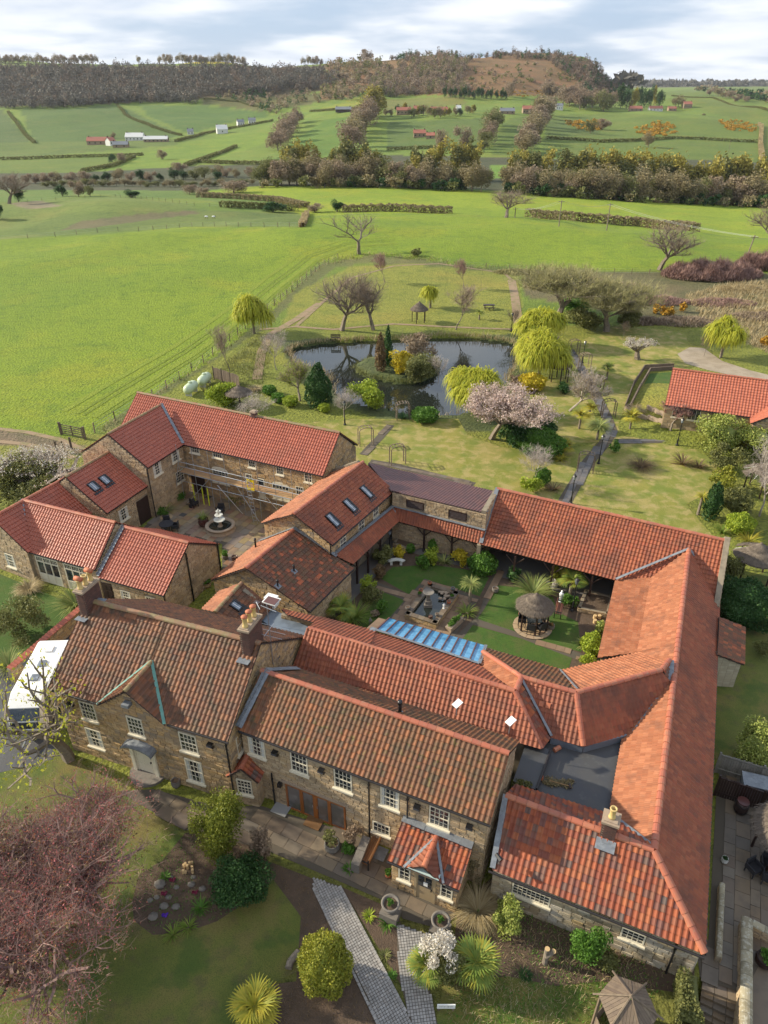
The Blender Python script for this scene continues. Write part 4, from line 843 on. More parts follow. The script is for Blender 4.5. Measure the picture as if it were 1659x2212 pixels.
# ---- east wing
De = thing('east_wing', W4(3, 34), 'very long red pantiled wing running away down the right side of the garden', 'house')
apex = W4(2.75, 47.4, 4.5); rS = Vector(rR); eS = Vector(eR); eN = pQ(1003, 715, 2.5)
cN, cS, cZ = W4(.74, 45.0, 3.02), W4(.85, 36.6, 2.98), 3.0
dk = roof(De, [[eS, eN, apex, rS], [pD(745, 165, 2.4), pD(640, 630, 2.4), cS, cN], [cN+UP*0, cS, W4(2.85, 36.5, 4.5), apex],
   [cS, W4(.98, 27, 3.0), W4(2.98, 27, 4.5), W4(2.85, 36.6, 4.5)], [W4(.98, 27, 3.0), W4(1.09, 24.1, 2.95), rS, W4(2.98, 27, 4.5)]], 't_mid', w=.24, g=.3, mats={1: 't_sunlit', 2: 't_sunlit', 3: 't_sunlit', 4: 't_sunlit'})
ridge(dk, [eS+UP*.02, rS], 'ridge', .17, .5); ridge(dk, [rS, apex], 'ridge', .17, .45)
wall(De, W4(-1.2, 44.2), W4(-1.15, 35.9), 2.3, 'stone', n_ind=0); wall(De, W4(1.2, 30), W4(1.2, 24), 2.85, stones=False)
gutter(De, eS-UP*.08+W4.u*.05, eN-UP*.08+W4.u*.05); gutter(De, pD(745, 165, 2.32), pD(640, 630, 2.32))
# ---- north range
No = thing('north_range', W4(-3, 47), 'north range with tall sweep of red pantiles over an open timber walkway', 'house')
eL, eR, rR, rL = pF(1410, 685, 2.45), W4(5.05, 44.2, 2.45), pE(1400, 1215, 5.2), pF(1510, 352, 5.2)
bk = W4.v*3.9; dk2 = roof(No, [[eL, eR, rR, rL], [rR+bk-UP*2.6, rL+bk-UP*2.6, rL, rR]], 't_mid', w=.25, g=.32)
ridge(dk2, [rL, rR], 'ridge', .16, .45)
for p, q in ((apex, pD(745, 165, 2.5)), (apex, pQ(940, 640, 2.75))): leadstrip(dk2, Vector(p)+UP*.08, Vector(q)+UP*.1, .2, UP, 'lead')
leadstrip(No, rR+UP*.05+W4.u*.1, eR+UP*.12+W4.u*.1, .25, UP, 'white', name='verge_fillet')
wall(No, eR+W4.u*.25-W4.v*.2, rR+W4.u*.25+W4.v*4, [(0, 2.7), (4.6, 5.5), (8.4, 2.8)], 'stone', th=.35, n_ind=60)
wall(No, eL-W4.u*.0, rL+W4.v*4, [(0, 2.3), (4.4, 5.0), (8.2, 2.6)], 'stone', n_ind=0, stones=False)
leadstrip(No, eL+UP*.1, rL+UP*.08, .3, UP, 'lead')
wall(No, W4(-12, 48.6), W4(4.5, 48.4), 3.2, 'stone', [hole(2, 1, 1.3, 1.1), hole(7, 1, 1.3, 1.1)], n_ind=40); wall(No, rR+W4.v*3.7, rL+W4.v*3.7, 2.6, stones=False)
for s_ in (2, 7): window(No, W4(-12, 48.6), W4(4.5, 48.4), s_, 1, 1.3, 1.1, 2, 2)
def post(par, p, h=2.4, br=True, d=W4.u, n='post', th=.14):
    b = B(); p = Vector((p[0], p[1], 0)); b.box(p+UP*h/2, (th, th, h), ax); 
    if br:
        for k in (-1, 1): b.tube(p+UP*(h-.75), p+d*(k*.7)+UP*(h-.02), .05, .05, 4)
    return b.make(n, 'brown', par)
def beam(par, p, q, w=.14, name='beam', mat='brown'):
    p = Vector(p); q = Vector(q); d = (q-p); L = d.length; d.normalize(); s = d.cross(UP).normalized(); b = B(); b.box((p+q)/2, (L, w, w*1.2), (d, s, s.cross(d))); return b.make(name, mat, par)
beam(No, eL+W4.v*.2-UP*.12, W4(-1.2, 44.75, 2.33))
for u in (-9.0, -6.1, -3.2): post(No, W4(u, 44.75), 2.3)
# ---- louvred range and its covered walk
Lo = thing('louvred_range', W4(-16, 47), 'stone range with two dark louvred openings under tiles coloured dark as shaded, facing away', 'house')
a, b = pF(880, 370, 4.75), pF(1445, 505, 4.75); a.z = b.z = 0; lv = [onwall(a, b, pF(1017, 447)), onwall(a, b, pF(1272, 510))]
wall(Lo, a, b, 4.7, 'stone', [hole(s_, z_, 1.5, .6) for s_, z_ in lv], z0=0, ch=.17, ln=(.2, .4), n_ind=200)
dF = (b-a).normalized(); nF = Vector((dF.y, -dF.x, 0))
for s_, z_ in lv:
    q = B(); c = a+dF*s_+UP*z_
    for k in (-1, 1): q.box(c+dF*(k*.72)+nF*.03, (.07, .1, .6), (dF, nF, UP)); q.box(c+UP*(k*.3)+nF*.03, (1.51, .1, .07), (dF, nF, UP))
    lf = q.make('louvre_frame', 'brown', Lo)
    for k in range(5): q = B(); q.box(c+UP*(-.22+k*.11)+nF*.03, (1.38, .12, .03), (dF, (nF+UP*-.9).normalized(), dF.cross((nF+UP*-.9).normalized()))); q.make('slat', 'brown', lf)
e0, e1 = pF(1500, 372, 3.6), pF(735, 200, 3.6)
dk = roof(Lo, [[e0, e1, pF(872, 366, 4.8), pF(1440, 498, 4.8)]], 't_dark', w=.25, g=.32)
leadstrip(dk, pF(1440, 498, 4.8)+UP*.06, e0+UP*.1, .3)
wall(Lo, pF(1440, 500, 4.8), pF(1510, 400, 4.4), 5.0, 'stone', n_ind=40, th=.35); wall(Lo, e0, e1, 3.5, stones=False)
eA, eB, tB, tA = pF(915, 545, 2.4), pF(1410, 680, 2.4), pF(1437, 605, 3.38), pF(880, 458, 3.38)
dk = roof(Lo, [[eA, eB, tB, tA]], 't_mid', w=.24, g=.28, n_ind=0, name='walkway_roof'); leadstrip(dk, tA+UP*.06-nF*-.05, tB+UP*.06-nF*-.05, .25, UP); leadstrip(dk, eA+UP*.06, tA+UP*.06, .18)
beam(Lo, eA-UP*.12+nF*-.15, eB-UP*.12+nF*-.15)
for f_ in (.32, .66, .98): post(Lo, eA.lerp(eB, f_)-nF*.15, 2.3)
wall(Lo, W4(-21.3, 49.0), W4(-12, 48.6), 3.3, 'stone', [hole(5.3, 1.0, 1.1, .9)], n_ind=40); window(Lo, W4(-21.3, 49.0), W4(-12, 48.6), 5.3, 1.0, 1.1, .9, 1, 1)
# ---- middle barn with three rooflights
Ba = thing('middle_barn', W4(-23.5, 42), 'barn between the two courtyards with three rooflights and western slope coloured as sunlit', 'house')
es, en, rn, rs = pF(515, 690, 4.4), pF(890, 365, 4.4), pF(705, 190, 6.4), pF(285, 505, 6.4); ws = pF(95, 558, 4.4); wn = ws+(rn-rs); wn.z = 4.4
dk = roof(Ba, [[es, en, rn, rs], [wn, ws, rs, rn]], 't_moss', w=.24, g=.29, mats={0: 't_mid', 1: 't_sunlit'}); dk['note'] = 'x'; del dk['note']
ridge(dk, [rs, rn], 'ridge', .15, .42)
xy = lambda p, z=0: Vector((p[0], p[1], z))
dG = (xy(en)-xy(es)).normalized(); nG = Vector((dG.y, -dG.x, 0)); a = xy(es)-nG*.18+dG*.1; b = xy(en)-nG*.18; 
wins = [onwall(a, b, pF(x, y)) for x, y in ((582, 675), (692, 572), (778, 490))]
wall(Ba, a, b, 4.35, 'stone_g', [hole(s_, z_, .85, .85) for s_, z_ in wins], z0=2.5, n_ind=120)
wall(Ba, a, b, 2.5, stones=False)
for s_, z_ in wins: window(Ba, a, b, s_, z_, .85, .85, 2, 2, glass='glass_in')
c = xy(ws)+nG*.18+dG*.1; Lw = (a-c).length; wall(Ba, c, a, [(0, 4.35), ((xy(rs)-xy(ws)).length-.15, 6.3), (Lw, 4.35)], 'stone_g', n_ind=120, z0=0)
wall(Ba, xy(wn)+nG*.18, c, 4.35, 'stone_g', n_ind=0); wall(Ba, b, xy(wn)+nG*.18, [(0, 4.35), (3.3, 6.3), (6.6, 4.35)], stones=False)
e_, u_, n_ = plane_of(es, en, rn)
for x, y in ((520, 545), (622, 457), (722, 375)): c = onplane(es, en, rn, pF(x, y)); skylight(dk, c, e_, u_, n_, .62, 1.25)
gutter(Ba, es-UP*.06+nG*.05, en-UP*.06+nG*.05); pipe(Ba, es-nG*.1-UP*.1, 3.4)
eA2, eB2, tB2, tA2 = pF(640, 805, 2.4), pF(915, 545, 2.4), pF(880, 458, 3.38), pF(520, 752, 3.38)
dk = roof(Ba, [[eA2, eB2, tB2, tA2]], 't_mid', w=.24, g=.28, n_ind=0, name='walkway_roof'); leadstrip(dk, tA2+UP*.06+nG*.1, tB2+UP*.06+nG*.1, .28)
beam(Ba, eA2-UP*.12-nG*.15, eB2-UP*.12-nG*.15)
for f_ in (.12, .35, .62): post(Ba, eA2.lerp(eB2, f_)-nG*.15, 2.3, d=dG)
# ---- patched low barn
Hb = thing('patched_barn', W4(-24, 35), 'low barn with patchwork of old and new pantiles and thin black flues', 'house')
es, en, rn, rs = pF(380, 1090, 2.6), pF(645, 830, 2.6), pF(290, 595, 4.9), pF(0, 830, 4.9); ws = pL(1265, 1270, 2.6); wn = ws+(rn-rs); wn.z = 2.6
dk = roof(Hb, [[es, en, rn, rs], [wn, ws, rs, rn]], 't_patch', w=.25, g=.3, mats={1: 't_sunlit'}); ridge(dk, [rs, rn], 'ridge', .15, .42)
dH = (xy(en)-xy(es)).normalized(); nH = Vector((dH.y, -dH.x, 0)); a = xy(es)-nH*.18+dH*.1; b = xy(en)-nH*.18-dH*.1; c = xy(ws)+nH*.18+dH*.1
wall(Hb, a, b, 2.55, 'stone', n_ind=100); wall(Hb, c, a, [(0, 2.55), ((xy(rs)-xy(ws)).length, 4.8), ((a-c).length, 2.55)], 'stone_g', n_ind=100); wall(Hb, xy(wn)+nH*.18, c, 2.5, 'stone_g', n_ind=0)
leadstrip(dk, rn+UP*.1, en+(rn-en)*.28+UP*.1, .3, UP); leadstrip(dk, rn+UP*.1, wn+UP*.1, .3)
gutter(Hb, es-UP*.06+nH*.05, en-UP*.06+nH*.05)
for x, y, sl2 in ((290, 850, 0), (193, 940, 0)):
    c = onplane(es, en, rn, pF(x, y)); q = B(); q.tube(c, c+UP*.55, .06, .06, 10); q.tube(c+UP*.45, c+UP*.57, .085, .085, 10); q.make('flue_pipe', 'black', Hb, True); q = B(); q.box(c+UP*.06, (.42, .42, .03), (dH, plane_of(es, en, rn)[1], plane_of(es, en, rn)[2])); q.make('flue_collar', 'lead', Hb)
c = onplane(wn, ws, rs, pL(1535, 1075)); q = B(); q.tube(c, c+UP*.8, .07, .07, 10); q.tube(c+UP*.7, c+UP*.82, .1, .1, 10); q.make('flue_pipe', 'black', Hb, True)
# ---- small skylit outbuilding
Ib = thing('skylit_outhouse', pI(500, 400, 0), 'small outhouse with one rooflight squeezed behind the farmhouse roof', 'outbuilding')
rn, rs = pI(455, 155, 4.2), pI(165, 475, 4.2); en = pI(780, 420, 3.0); es = en+(rs-rn); es.z = 3.0; wn = pI(215, 250, 3.3); ws = pI(20, 440, 3.3)
dk = roof(Ib, [[es, en, rn, rs], [wn, ws, rs, rn]], 't_patch', w=.24, g=.28, mats={1: 't_sunlit', 0: 't_old'}, n_ind=200); ridge(dk, [rs, rn], 'ridge_m', .14, .4)
e_, u_, n_ = plane_of(es, en, rn); c = onplane(es, en, rn, pI(390, 415)); skylight(dk, c, e_, u_, n_, .6, .8)
wall(Ib, xy(es), xy(en), 2.95, stones=False); wall(Ib, xy(en), xy(wn), [(0, 2.9), (1.9, 4.1), (3.6, 3.2)], 'stone_g', n_ind=40); wall(Ib, xy(wn), xy(ws), 3.2, 'stone_g', n_ind=0)
# ---- flat roofs
Fl = thing('flat_roofed_link', W4(-19, 29), 'flat blue grey roofed link hidden between farmhouse chimney and long roofs', 'outbuilding')
q = B(); P4 = [pI(780, 430, 2.9), pI(850, 470, 2.9), pI(1190, 640, 2.9), pI(1100, 860, 2.9), pI(670, 560, 2.9)]; P4 = [xy(p, 0) for p in P4]; q.prism([p for p in P4][::-1], 2.9); q.make('flat_roof', 'felt_l', Fl)
wall(Fl, pI(880, 500, 3.2), pI(1290, 590, 3.2), 3.2, 'stone', z0=2.5, n_ind=60)
q = B(); q.box(pI(775, 350, 3.7), (1.0, .8, .08), ax); q.box(pI(775, 350, 3.3), (.8, .6, .7), ax); q.make('roof_lantern', 'white', Fl); q = B(); q.box(pI(775, 348, 3.76), (.86, .66, .03), ax); q.make('lantern_panel', 't_dark', Fl)
F2 = thing('flat_grey_roof', W4(-1, 26), 'flat grey felt roof well with moss and debris beside the east wing', 'outbuilding')
q = B(); P5 = [W4(-3.7, 23.9), W4(1.3, 23.9), W4(1.25, 31), W4(-3.7, 29)]; q.prism(P5, 2.75); q.make('flat_roof', 'felt', F2)
q = B(); q.prism([W4(-3.7, 24.2), W4(-2.55, 24.2), W4(-2.45, 26.9), W4(-3.7, 27.2)], 3.05); q.make('raised_roof_strip', 'felt', F2); gutter(F2, W4(-2.5, 24.2, 3.1), W4(-2.4, 26.9, 3.1))
# ---- long rear range behind the cottage
Jr = thing('rear_range', W4(-11, 28), 'long glossy orange roofed range running parallel behind the cottage, with glazed lean-to', 'house')
rL, rR = pK(375, 85, 5), pK(1615, 460, 5); eL = rL-W4.v*2.5; eL.z = 3.2; hipE = pD(300, 1175, 3.2); gl0, gl1 = pK(1400, 305, 3.4), pK(780, 103, 3.4); kl = pK(440, 23, 3.45)
dk = roof(Jr, [[eL, hipE, rR, rL], [gl0, gl1, rL.lerp(rR, .32), rR], [gl1, kl, rL, rL.lerp(rR, .32)], [pF(640, 1180, 3.25)+W4.v*.1, pF(215, 1075, 3.25), pF(250, 1112, 3.4), pF(470, 1172, 3.5)]], 't_mid', w=.25, g=.3, mats={3: 't_mid'})
ridge(dk, [rL, rR], 'ridge', .17, .45); ridge(dk, [rR, hipE], 'ridge', .16, .45)
wall(Jr, xy(rL)+W4.v*2.5, xy(eL), [(0, 3.3), (2.5, 4.85), (4.9, 3.1)], stones=False); wall(Jr, xy(eL)+W4.v*.2, xy(hipE)+W4.v*.2, 3.0, stones=False)
g2, g3 = pK(860, 30, 2.6), pK(1440, 195, 2.6); gf = B(); eg = (g3-g2).normalized(); ng = (gl0-gl1).cross(g2-gl1).normalized(); ng = ng if ng.z > 0 else -ng
for i in range(12):
    f_ = i/11; p = gl1.lerp(gl0, f_)+ng*.1; q_ = g2.lerp(g3, f_)+ng*.1; dd = (q_-p).normalized(); gf.box((p+q_)/2+ng*.03, ((q_-p).length, .07, .07), (dd, ng.cross(dd), ng))
gfo = gf.make('glazing_bars', 't_dark', Jr)
for i in range(11):
    f0, f1 = (i+.06)/11, (i+.94)/11; q = B(); q.prism([gl1.lerp(gl0, f0)+ng*.06, gl1.lerp(gl0, f1)+ng*.06, g2.lerp(g3, f1)+ng*.06, g2.lerp(g3, f0)+ng*.06], .03, ng); q.make('pane', 'poly', gfo)
leadstrip(gfo, gl0+UP*.1, g3+UP*.1, .2); leadstrip(gfo, gl1+UP*.12, gl0+UP*.12, .16); leadstrip(gfo, gl1+UP*.05, gl1-W4.u*.4+UP*.05, .4)
q = B(); q.box((g2+gl1)/2-W4.u*.42-UP*.15, (.7, (g2-gl1).length, .08), (W4.u, (g2-gl1).normalized(), ng)); q.make('boarding', 'flag_t', Jr)
wall(Jr, xy(g3), xy(g2), 2.45, 'stone', n_ind=0)
# ---- many sided room
Kr = thing('polygonal_room', W4(-1, 31), 'many sided room with angled hipped tile roof joining rear range to east wing', 'house')
a_, b_, c_, d_, e_ = pD(145, 830, 5), pD(180, 745, 5), pD(510, 838, 5), pD(1020, 702, 5), pD(1068, 642, 4.8)
h0, h1, h2, h3, h4 = hipE, pD(357, 1105, 3.2), pD(550, 1160, 3.2), pD(840, 1080, 3.2), pD(1062, 775, 4.3)
k0 = pK(1425, 225, 3.1)
dk = roof(Kr, [[h0, h1, b_, a_], [h1, h2, c_, b_], [h2, h3, h4, d_, c_], [pD(885, 600, 3.05), pD(408, 700, 2.8), c_, d_, e_], [pD(408, 700, 2.8), pK(1440, 198, 2.75), k0, b_, c_], [k0, pK(1405, 310, 3.35), a_, b_], [h4, pD(1072, 700, 4.4), e_, d_]], 't_mid', w=.25, g=.3, mats={0: 't_c', 3: 't_sunlit', 4: 't_moss', 5: 't_sunlit', 6: 't_c'})  # tile colours carry sun and shade by the way each slope faces
for pr_ in ([k0, b_], [b_, a_], [b_, c_, d_, e_], [c_, h2]): ridge(dk, pr_, 'ridge', .16, .42)
leadstrip(dk, b_+UP*.07-W4.v*.15, h1+UP*.08, .14); leadstrip(dk, h4+UP*.05+W4.u*.1, h3+UP*.08+W4.u*.1, .2); leadstrip(dk, e_+W4.u*.1, h4+W4.u*.1+UP*.1, .28); leadstrip(dk, c_+UP*.05+W4.v*.2, pD(408, 700, 2.85), .1)
q = B()
for p, r_ in ((h1, h2), (h2, h3)): dd = (r_-p).normalized(); q.box((p+r_)/2-UP*.25, ((r_-p).length, .1, .45), (dd, UP.cross(dd), UP))
q.make('fascia', 'felt_l', Kr); Pk = [h0, h1, h2, h3, W4(1.2, 31), pD(885, 600, 2.7), pD(408, 700, 2.7), pK(1440, 198, 2.7)]
q = B(); q.prism([xy(p) for p in ([h1, h2, h3, W4(1.3, 31.5), W4(.7, 36.3), pD(408, 700, 2.6), pK(1440, 198, 2.6), W4(-5, 28)])], 2.6); q.make('wall', 'stone', Kr)
for x, y in ((222, 884), (299, 905), (340, 916)):
    c = onplane(h1, h2, c_, pD(x, y)); e1_, u1_, n1_ = plane_of(h1, h2, c_); q = B(); q.box(c+n1_*.09, (.24, .28, .03), (e1_, u1_, n1_)); o = q.make('new_tile', 'pot_r', Kr)
# ---- shed against the east wing
Sh = thing('lean_to_shed', W4(6.2, 41), 'small block shed with patchy lean-to roof against the east wing', 'shed')
s0, s1 = pD(1355, 610, 2.75), pD(1515, 672, 2.1); n0, n1 = pD(1365, 385, 2.75), pD(1520, 445, 2.1)
dk = roof(Sh, [[s1, n1, n0, s0]], 't_patch', w=.24, g=.3); a = xy(s0)+W4.v*.15; b = xy(s1)+W4.v*.15-W4.u*.15
wall(Sh, a, b, [(0, 2.65), ((b-a).length, 2.05)], 'stone_b', n_ind=100, ch=.21, ln=(.42, .44), pr=.015) if False else None
M['block'] = material('pale_concrete_block', [(.40,.35,.25),(.36,.31,.22),(.43,.38,.28)], .9, 'tile', [(2,.5,.7,(.28,.25,.18),.5)])
wall(Sh, a, b, [(0, 2.65), ((b-a).length, 2.05)], 'block', n_ind=100, ch=.215, ln=(.43, .45), pr=.012); wall(Sh, b, xy(n1)-W4.u*.15, 2.05, 'block', n_ind=50, ch=.215, ln=(.43, .45), pr=.012)
# ---- courtyard buildings, north-west
Nw = thing('scaffolded_range', W4(-37, 49), 'two storey range across the far side of the paved yard, scaffolded along its front', 'house')
g = gab(W4(-48, 46.16, 5), W4(-25.98, 45.85, 5), 3.2, 7.6, 3.3); eL, eR, rL, rR, bL, bR, d, v = g
dk = roof(Nw, [[eL, eR, rR, rL], [bR, bL, rL, rR]], 't_new', w=.25, g=.32); ridge(dk, [rL, rR], 'ridge_m', .15, .42)
wa, wb = eL+v*.18, eR+v*.18-d*.15; wa.z = wb.z = 0
UW = [(x, y, 1.05, .75, 4, 2) for x, y in ((370, 310), (575, 355))]+[(885, 432, .75, .95, 3, 3), (1137, 495, .75, .95, 3, 3), (1393, 563, .75, .95, 3, 3)]
LW = [(605, 555, 1.75, 1.35, 5, 4, .5), (865, 605, .7, 1.6, 3, 5, .8), (975, 660, .7, 1.9, 1, 1, .4), (1150, 700, 1.75, 1.5, 5, 4, .7), (1318, 705, .8, 1.3, 3, 3, .3)]
U2 = [onwall(wa, wb, pG(x[0], x[1])) for x in UW]; L2_ = [onwall(wa, wb, pG(x[0], x[1])) for x in LW]; ds, dz_ = onwall(wa, wb, pG(395, 540))
hs = [hole(s_, z_, x[2], x[3]) for (s_, z_), x in zip(U2+L2_, UW+LW)]+[(ds-.8, ds+.8, -.1, 2.3)]
wall(Nw, wa, wb, 4.95, 'stone_g', hs, n_ind=200); wall(Nw, wb, wb+v*6.1, [(0, 4.95), (3.05, 7.5), (6.1, 4.95)], 'stone_g', n_ind=100); wall(Nw, wa+v*6.1, wa, [(0, 4.95), (3.05, 7.5), (6.1, 4.95)], stones=False); wall(Nw, wb+v*6.1, wa+v*6.1, 4.9, stones=False)
for (s_, z_), x in zip(U2, UW): window(Nw, wa, wb, s_, z_, x[2], x[3], x[4], x[5], sash=False)
for (s_, z_), x in zip(L2_, LW): window(Nw, wa, wb, s_, z_, x[2], x[3], x[4], x[5], sash=False, arch=x[2] > 1, panel=x[6])
door(Nw, wa, wb, ds, 0, 1.5, 2.25, 'brown')
gutter(Nw, eL+d*7.6-UP*.08, eR-UP*.08)
cp = onplane(eL, eR, rR, pG(905, 10)); chimney(Nw, rL+(rR-rL)*((cp-rL).dot(d)/(rR-rL).length)-UP*rL.z, .45, .45, 7.2, 7.95, (d, v), [])
leadstrip(dk, cp-d*.4-UP*.05, cp+d*.4-UP*.05, .4)
Lw2 = thing('west_wing', W4(-44, 44), 'two storey stone wing with big gable on the west side of the yard', 'house')
g = gab(pL(885, 595, 5), pL(1100, 455, 5), 3.68, 7.45); eL, eR, rL, rR, bL, bR, d, v = g; rE = rR+d*2.2; 
dk2 = roof(Lw2, [[eL, eR, rE, rL], [bR, bL, rL, rR+d*1.8]], 't_new', w=.25, g=.32); ridge(dk2, [rL, rE], 'ridge_m', .15, .42); leadstrip(dk2, rE+UP*.08, eR+UP*.1, .25)
a = eL+v*.16; b = eR+v*.16; c = bL-v*.16; a.z = b.z = c.z = 0
ww = [onwall(a, b, pL(x, y)) for x, y in ((942, 600), (1050, 520), (1078, 645))]
wall(Lw2, a, b, 4.95, 'stone', [hole(s_, z_, 1.1, 1.15) for s_, z_ in ww], n_ind=150)
for s_, z_ in ww: window(Lw2, a, b, s_, z_, 1.1, 1.15, 4, 4)
wall(Lw2, c, a, [(0, 4.95), (3.52, 7.35), (7.04, 4.95)], 'stone', n_ind=150); gutter(Lw2, eL-UP*.08, eR-UP*.08); pipe(Lw2, a+Vector((0,0,4.9))-v*.1-d*.02)
L3 = thing('rooflit_wing', W4(-43, 39), 'single storey wing with two dark framed rooflights and double plank doors', 'house')
g = gab(pL(640, 868, 3.2), pL(903, 690, 3.2), 3.6, 5.75); eL, eR, rL, rR, bL, bR, d, v = g
dk = roof(L3, [[eL, eR, rR, rL], [bR, bL, rL, rR]], 't_new', w=.25, g=.32); ridge(dk, [rL, rR], 'ridge_m', .15, .42); leadstrip(dk, eR+UP*.08, rR+UP*.1, .25, UP, steps=d); leadstrip(dk, rR+UP*.1, bR+UP*.08, .3, UP, steps=d)
a = eL+v*.16; b = eR+v*.16; a.z = b.z = 0; s1, z1 = onwall(a, b, pL(740, 872)); s2, z2 = onwall(a, b, pL(858, 825))
wall(L3, a, b, 3.15, 'stone', [hole(s1, z1, 1.1, 1.1), (s2-.75, s2+.75, 0, 2.4)], n_ind=100); window(L3, a, b, s1, z1, 1.1, 1.1, 4, 4); door(L3, a, b, s2, 0, 1.45, 2.3, 'brown')
c = bL-v*.16; c.z = 0; wall(L3, c, a, [(0, 3.15), (3.44, 5.65), (6.9, 3.15)], 'stone', n_ind=60); gutter(L3, eL-UP*.08, eR-UP*.08)
e_, u_, n_ = plane_of(eL, eR, rR)
for x, y in ((560, 712), (628, 672)): c = onplane(eL, eR, rR, pL(x, y)); skylight(dk, c, e_, u_, n_, .7, .95)
L4 = thing('corner_wing', W4(-44, 33), 'low corner wing with gable end at the left edge and one sash window', 'house')
eL = pL(165, 1105, 2.85); eR = W4(-42.2, 36.6, 2.85); g = gab(eL, eR, 3.0, 5.1); eL, eR, rL, rR, bL, bR, d, v = g
L5v = W4(-45.2, 32.6, 5.1)
dk = roof(L4, [[eL, eR, rR, rL], [bR, bL, rL, rR]], 't_new', w=.25, g=.32); ridge(dk, [rL, rR], 'ridge', .15, .42)
a = eL+v*.16+d*.1; c = bL-v*.16+d*.1; a.z = c.z = 0; s1, z1 = onwall(c, a, pL(65, 1152)); wall(L4, c, a, [(0, 2.8), (2.84, 5.0), (5.68, 2.8)], 'stone', [hole(s1, z1, 1.0, 1.2)], n_ind=200); window(L4, c, a, s1, z1, 1.0, 1.2, 4, 4)
leadstrip(dk, eR+UP*.1+d*.05, rR+UP*.1+d*.05, .25, UP, steps=d)
L5 = thing('garden_room_range', W4(-39.5, 31), 'low range with two big cream framed garden windows facing the lawn', 'house')
eL = W4(-42.7, 29.75, 2.75); eR = pL(570, 1207, 2.75); g = gab(eL, eR, 2.9, 5.1); eL, eR, rL, rR, bL, bR, d, v = g; rW = rL-d*2.7
dk = roof(L5, [[eL, eR, rR, rW], [bR, bL+d*.0, rW, rR]], 't_new', w=.25, g=.32, ); ridge(dk, [rW, rR], 'ridge', .16, .42); leadstrip(dk, eL+UP*.1, rW+UP*.1, .22)
a = eL+v*.16; b = eR+v*.16; a.z = b.z = 0; w1 = onwall(a, b, pS(542, 870)); w2 = onwall(a, b, pS(850, 960))
hs = [(w1[0]-1.1, w1[0]+1.1, -.1, 2.5), (w2[0]-1.1, w2[0]+1.1, -.1, 2.5)]; wall(L5, a, b, 2.7, 'stone', hs, n_ind=150)
for s_, z_ in (w1, w2):
    q = B(); c = a+d*s_+UP*1.25; n2 = -v; ax2 = (d, v, UP)
    for k in (-1.05, -.35, .35, 1.05): q.box(c+d*k+n2*.02, (.09, .08, 2.4), ax2)
    for z3 in (-1.16, -.42, .72, 1.16): q.box(c+UP*z3+n2*.018, (2.1, .075, .09), ax2)
    for k in range(3):
        for j in range(1, 4): q.box(c+d*(-.7+.7*k-.3+.6*j/4)+UP*.94+n2*.01, (.035, .05, .36), ax2)
    wn = q.make('garden_window', 'cream', L5); q = B(); q.box(c+UP*.3+n2*.01, (2.1, .01, 1.7), ax2); q.make('pane', 'glass', wn); q = B(); q.box(c-UP*.8+n2*.012, (2.05, .03, .75), ax2); q.make('lower_panel', 'cream', wn)
gutter(L5, eL-UP*.08, eR-UP*.08); wall(L5, b, b+v*5.5, [(0, 2.7), (2.74, 5.0), (5.5, 2.7)], 'stone', n_ind=60)
L6 = thing('low_end_range', W4(-33, 32), 'lower end of the same row, with plank door, gable and black downpipes', 'house')
eL = pL(590, 1252, 2.6); eR = pL(985, 1362, 2.6); g = gab(eL, eR, 3.45, 4.85); eL, eR, rL, rR, bL, bR, d, v = g
dk = roof(L6, [[eL, eR, rR, rL], [bR, bL, rL, rR]], 't_new', w=.25, g=.32); ridge(dk, [rL, rR], 'ridge', .16, .42); leadstrip(dk, eL+UP*.1, rL+UP*.1, .22, UP, steps=-d)
a = eL+v*.16; b = eR+v*.16-d*.1; c = b+v*6.6; a.z = b.z = c.z = 0; s1, z1 = onwall(a, b, pS(1160, 1040)); s2, z2 = onwall(a, b, pS(1350, 1080)); s3, z3 = onwall(a, b, pS(1620, 1110))
wall(L6, a, b, 2.55, 'stone', [(s1-.5, s1+.5, -.1, 2.1), hole(s2, 1.3, .9, 1.1), hole(s3, 1.5, .9, .9)], n_ind=100); door(L6, a, b, s1, 0, .95, 2.1, 'brown'); window(L6, a, b, s2, 1.3, .9, 1.1, 4, 4); window(L6, a, b, s3, 1.5, .9, .9, 4, 4)
wall(L6, b, c, [(0, 2.55), (3.3, 4.75), (6.6, 2.55)], 'stone', n_ind=200); wall(L6, c, c-d*6, 2.5, 'stone', n_ind=0)
for f_ in (.42, .98): pipe(L6, b+v*(6.6*f_)+d*.1+UP*(4.3 if f_ < .5 else 3.0), 0, .06)
gutter(L6, eL-UP*.08, eR-UP*.08); pipe(L6, b-d*.0-v*.1+UP*2.5)
# ---- bungalow far right
Mb = thing('bungalow', pE(1400, 500), 'modern stone bungalow with plain scarlet tiled roof beyond the lawn on the right', 'house')
eL = pE(1040, 402, 3.3); eR = pE(1555, 475, 3.3); dd = (xy(eR)-xy(eL)).normalized(); eR = eL+dd*21; g = gab(eL, eR, 3.9, 6.1); eL, eR, rL, rR, bL, bR, d, v = g
dk = roof(Mb, [[eL, eR, rR, rL], [bR, bL, rL, rR]], 't_scar', w=.3, g=.34, n_ind=300); ridge(dk, [rL, rR], 'ridge', .15, .45)
a = eL+v*.18+d*.1; b = eR+v*.18; c = bL-v*.18+d*.1; a.z = b.z = c.z = 0; W3 = [onwall(a, b, pE(x, y)) for x, y in ((1122, 445), (1215, 462))]
M['stone_m'] = material('smooth_sandstone', [(.40,.29,.17),(.34,.24,.13),(.45,.34,.21),(.30,.22,.13)], .85, 'tile', [(1.4,.5,.7,(.25,.18,.10),.5)], (20,.3,.01))
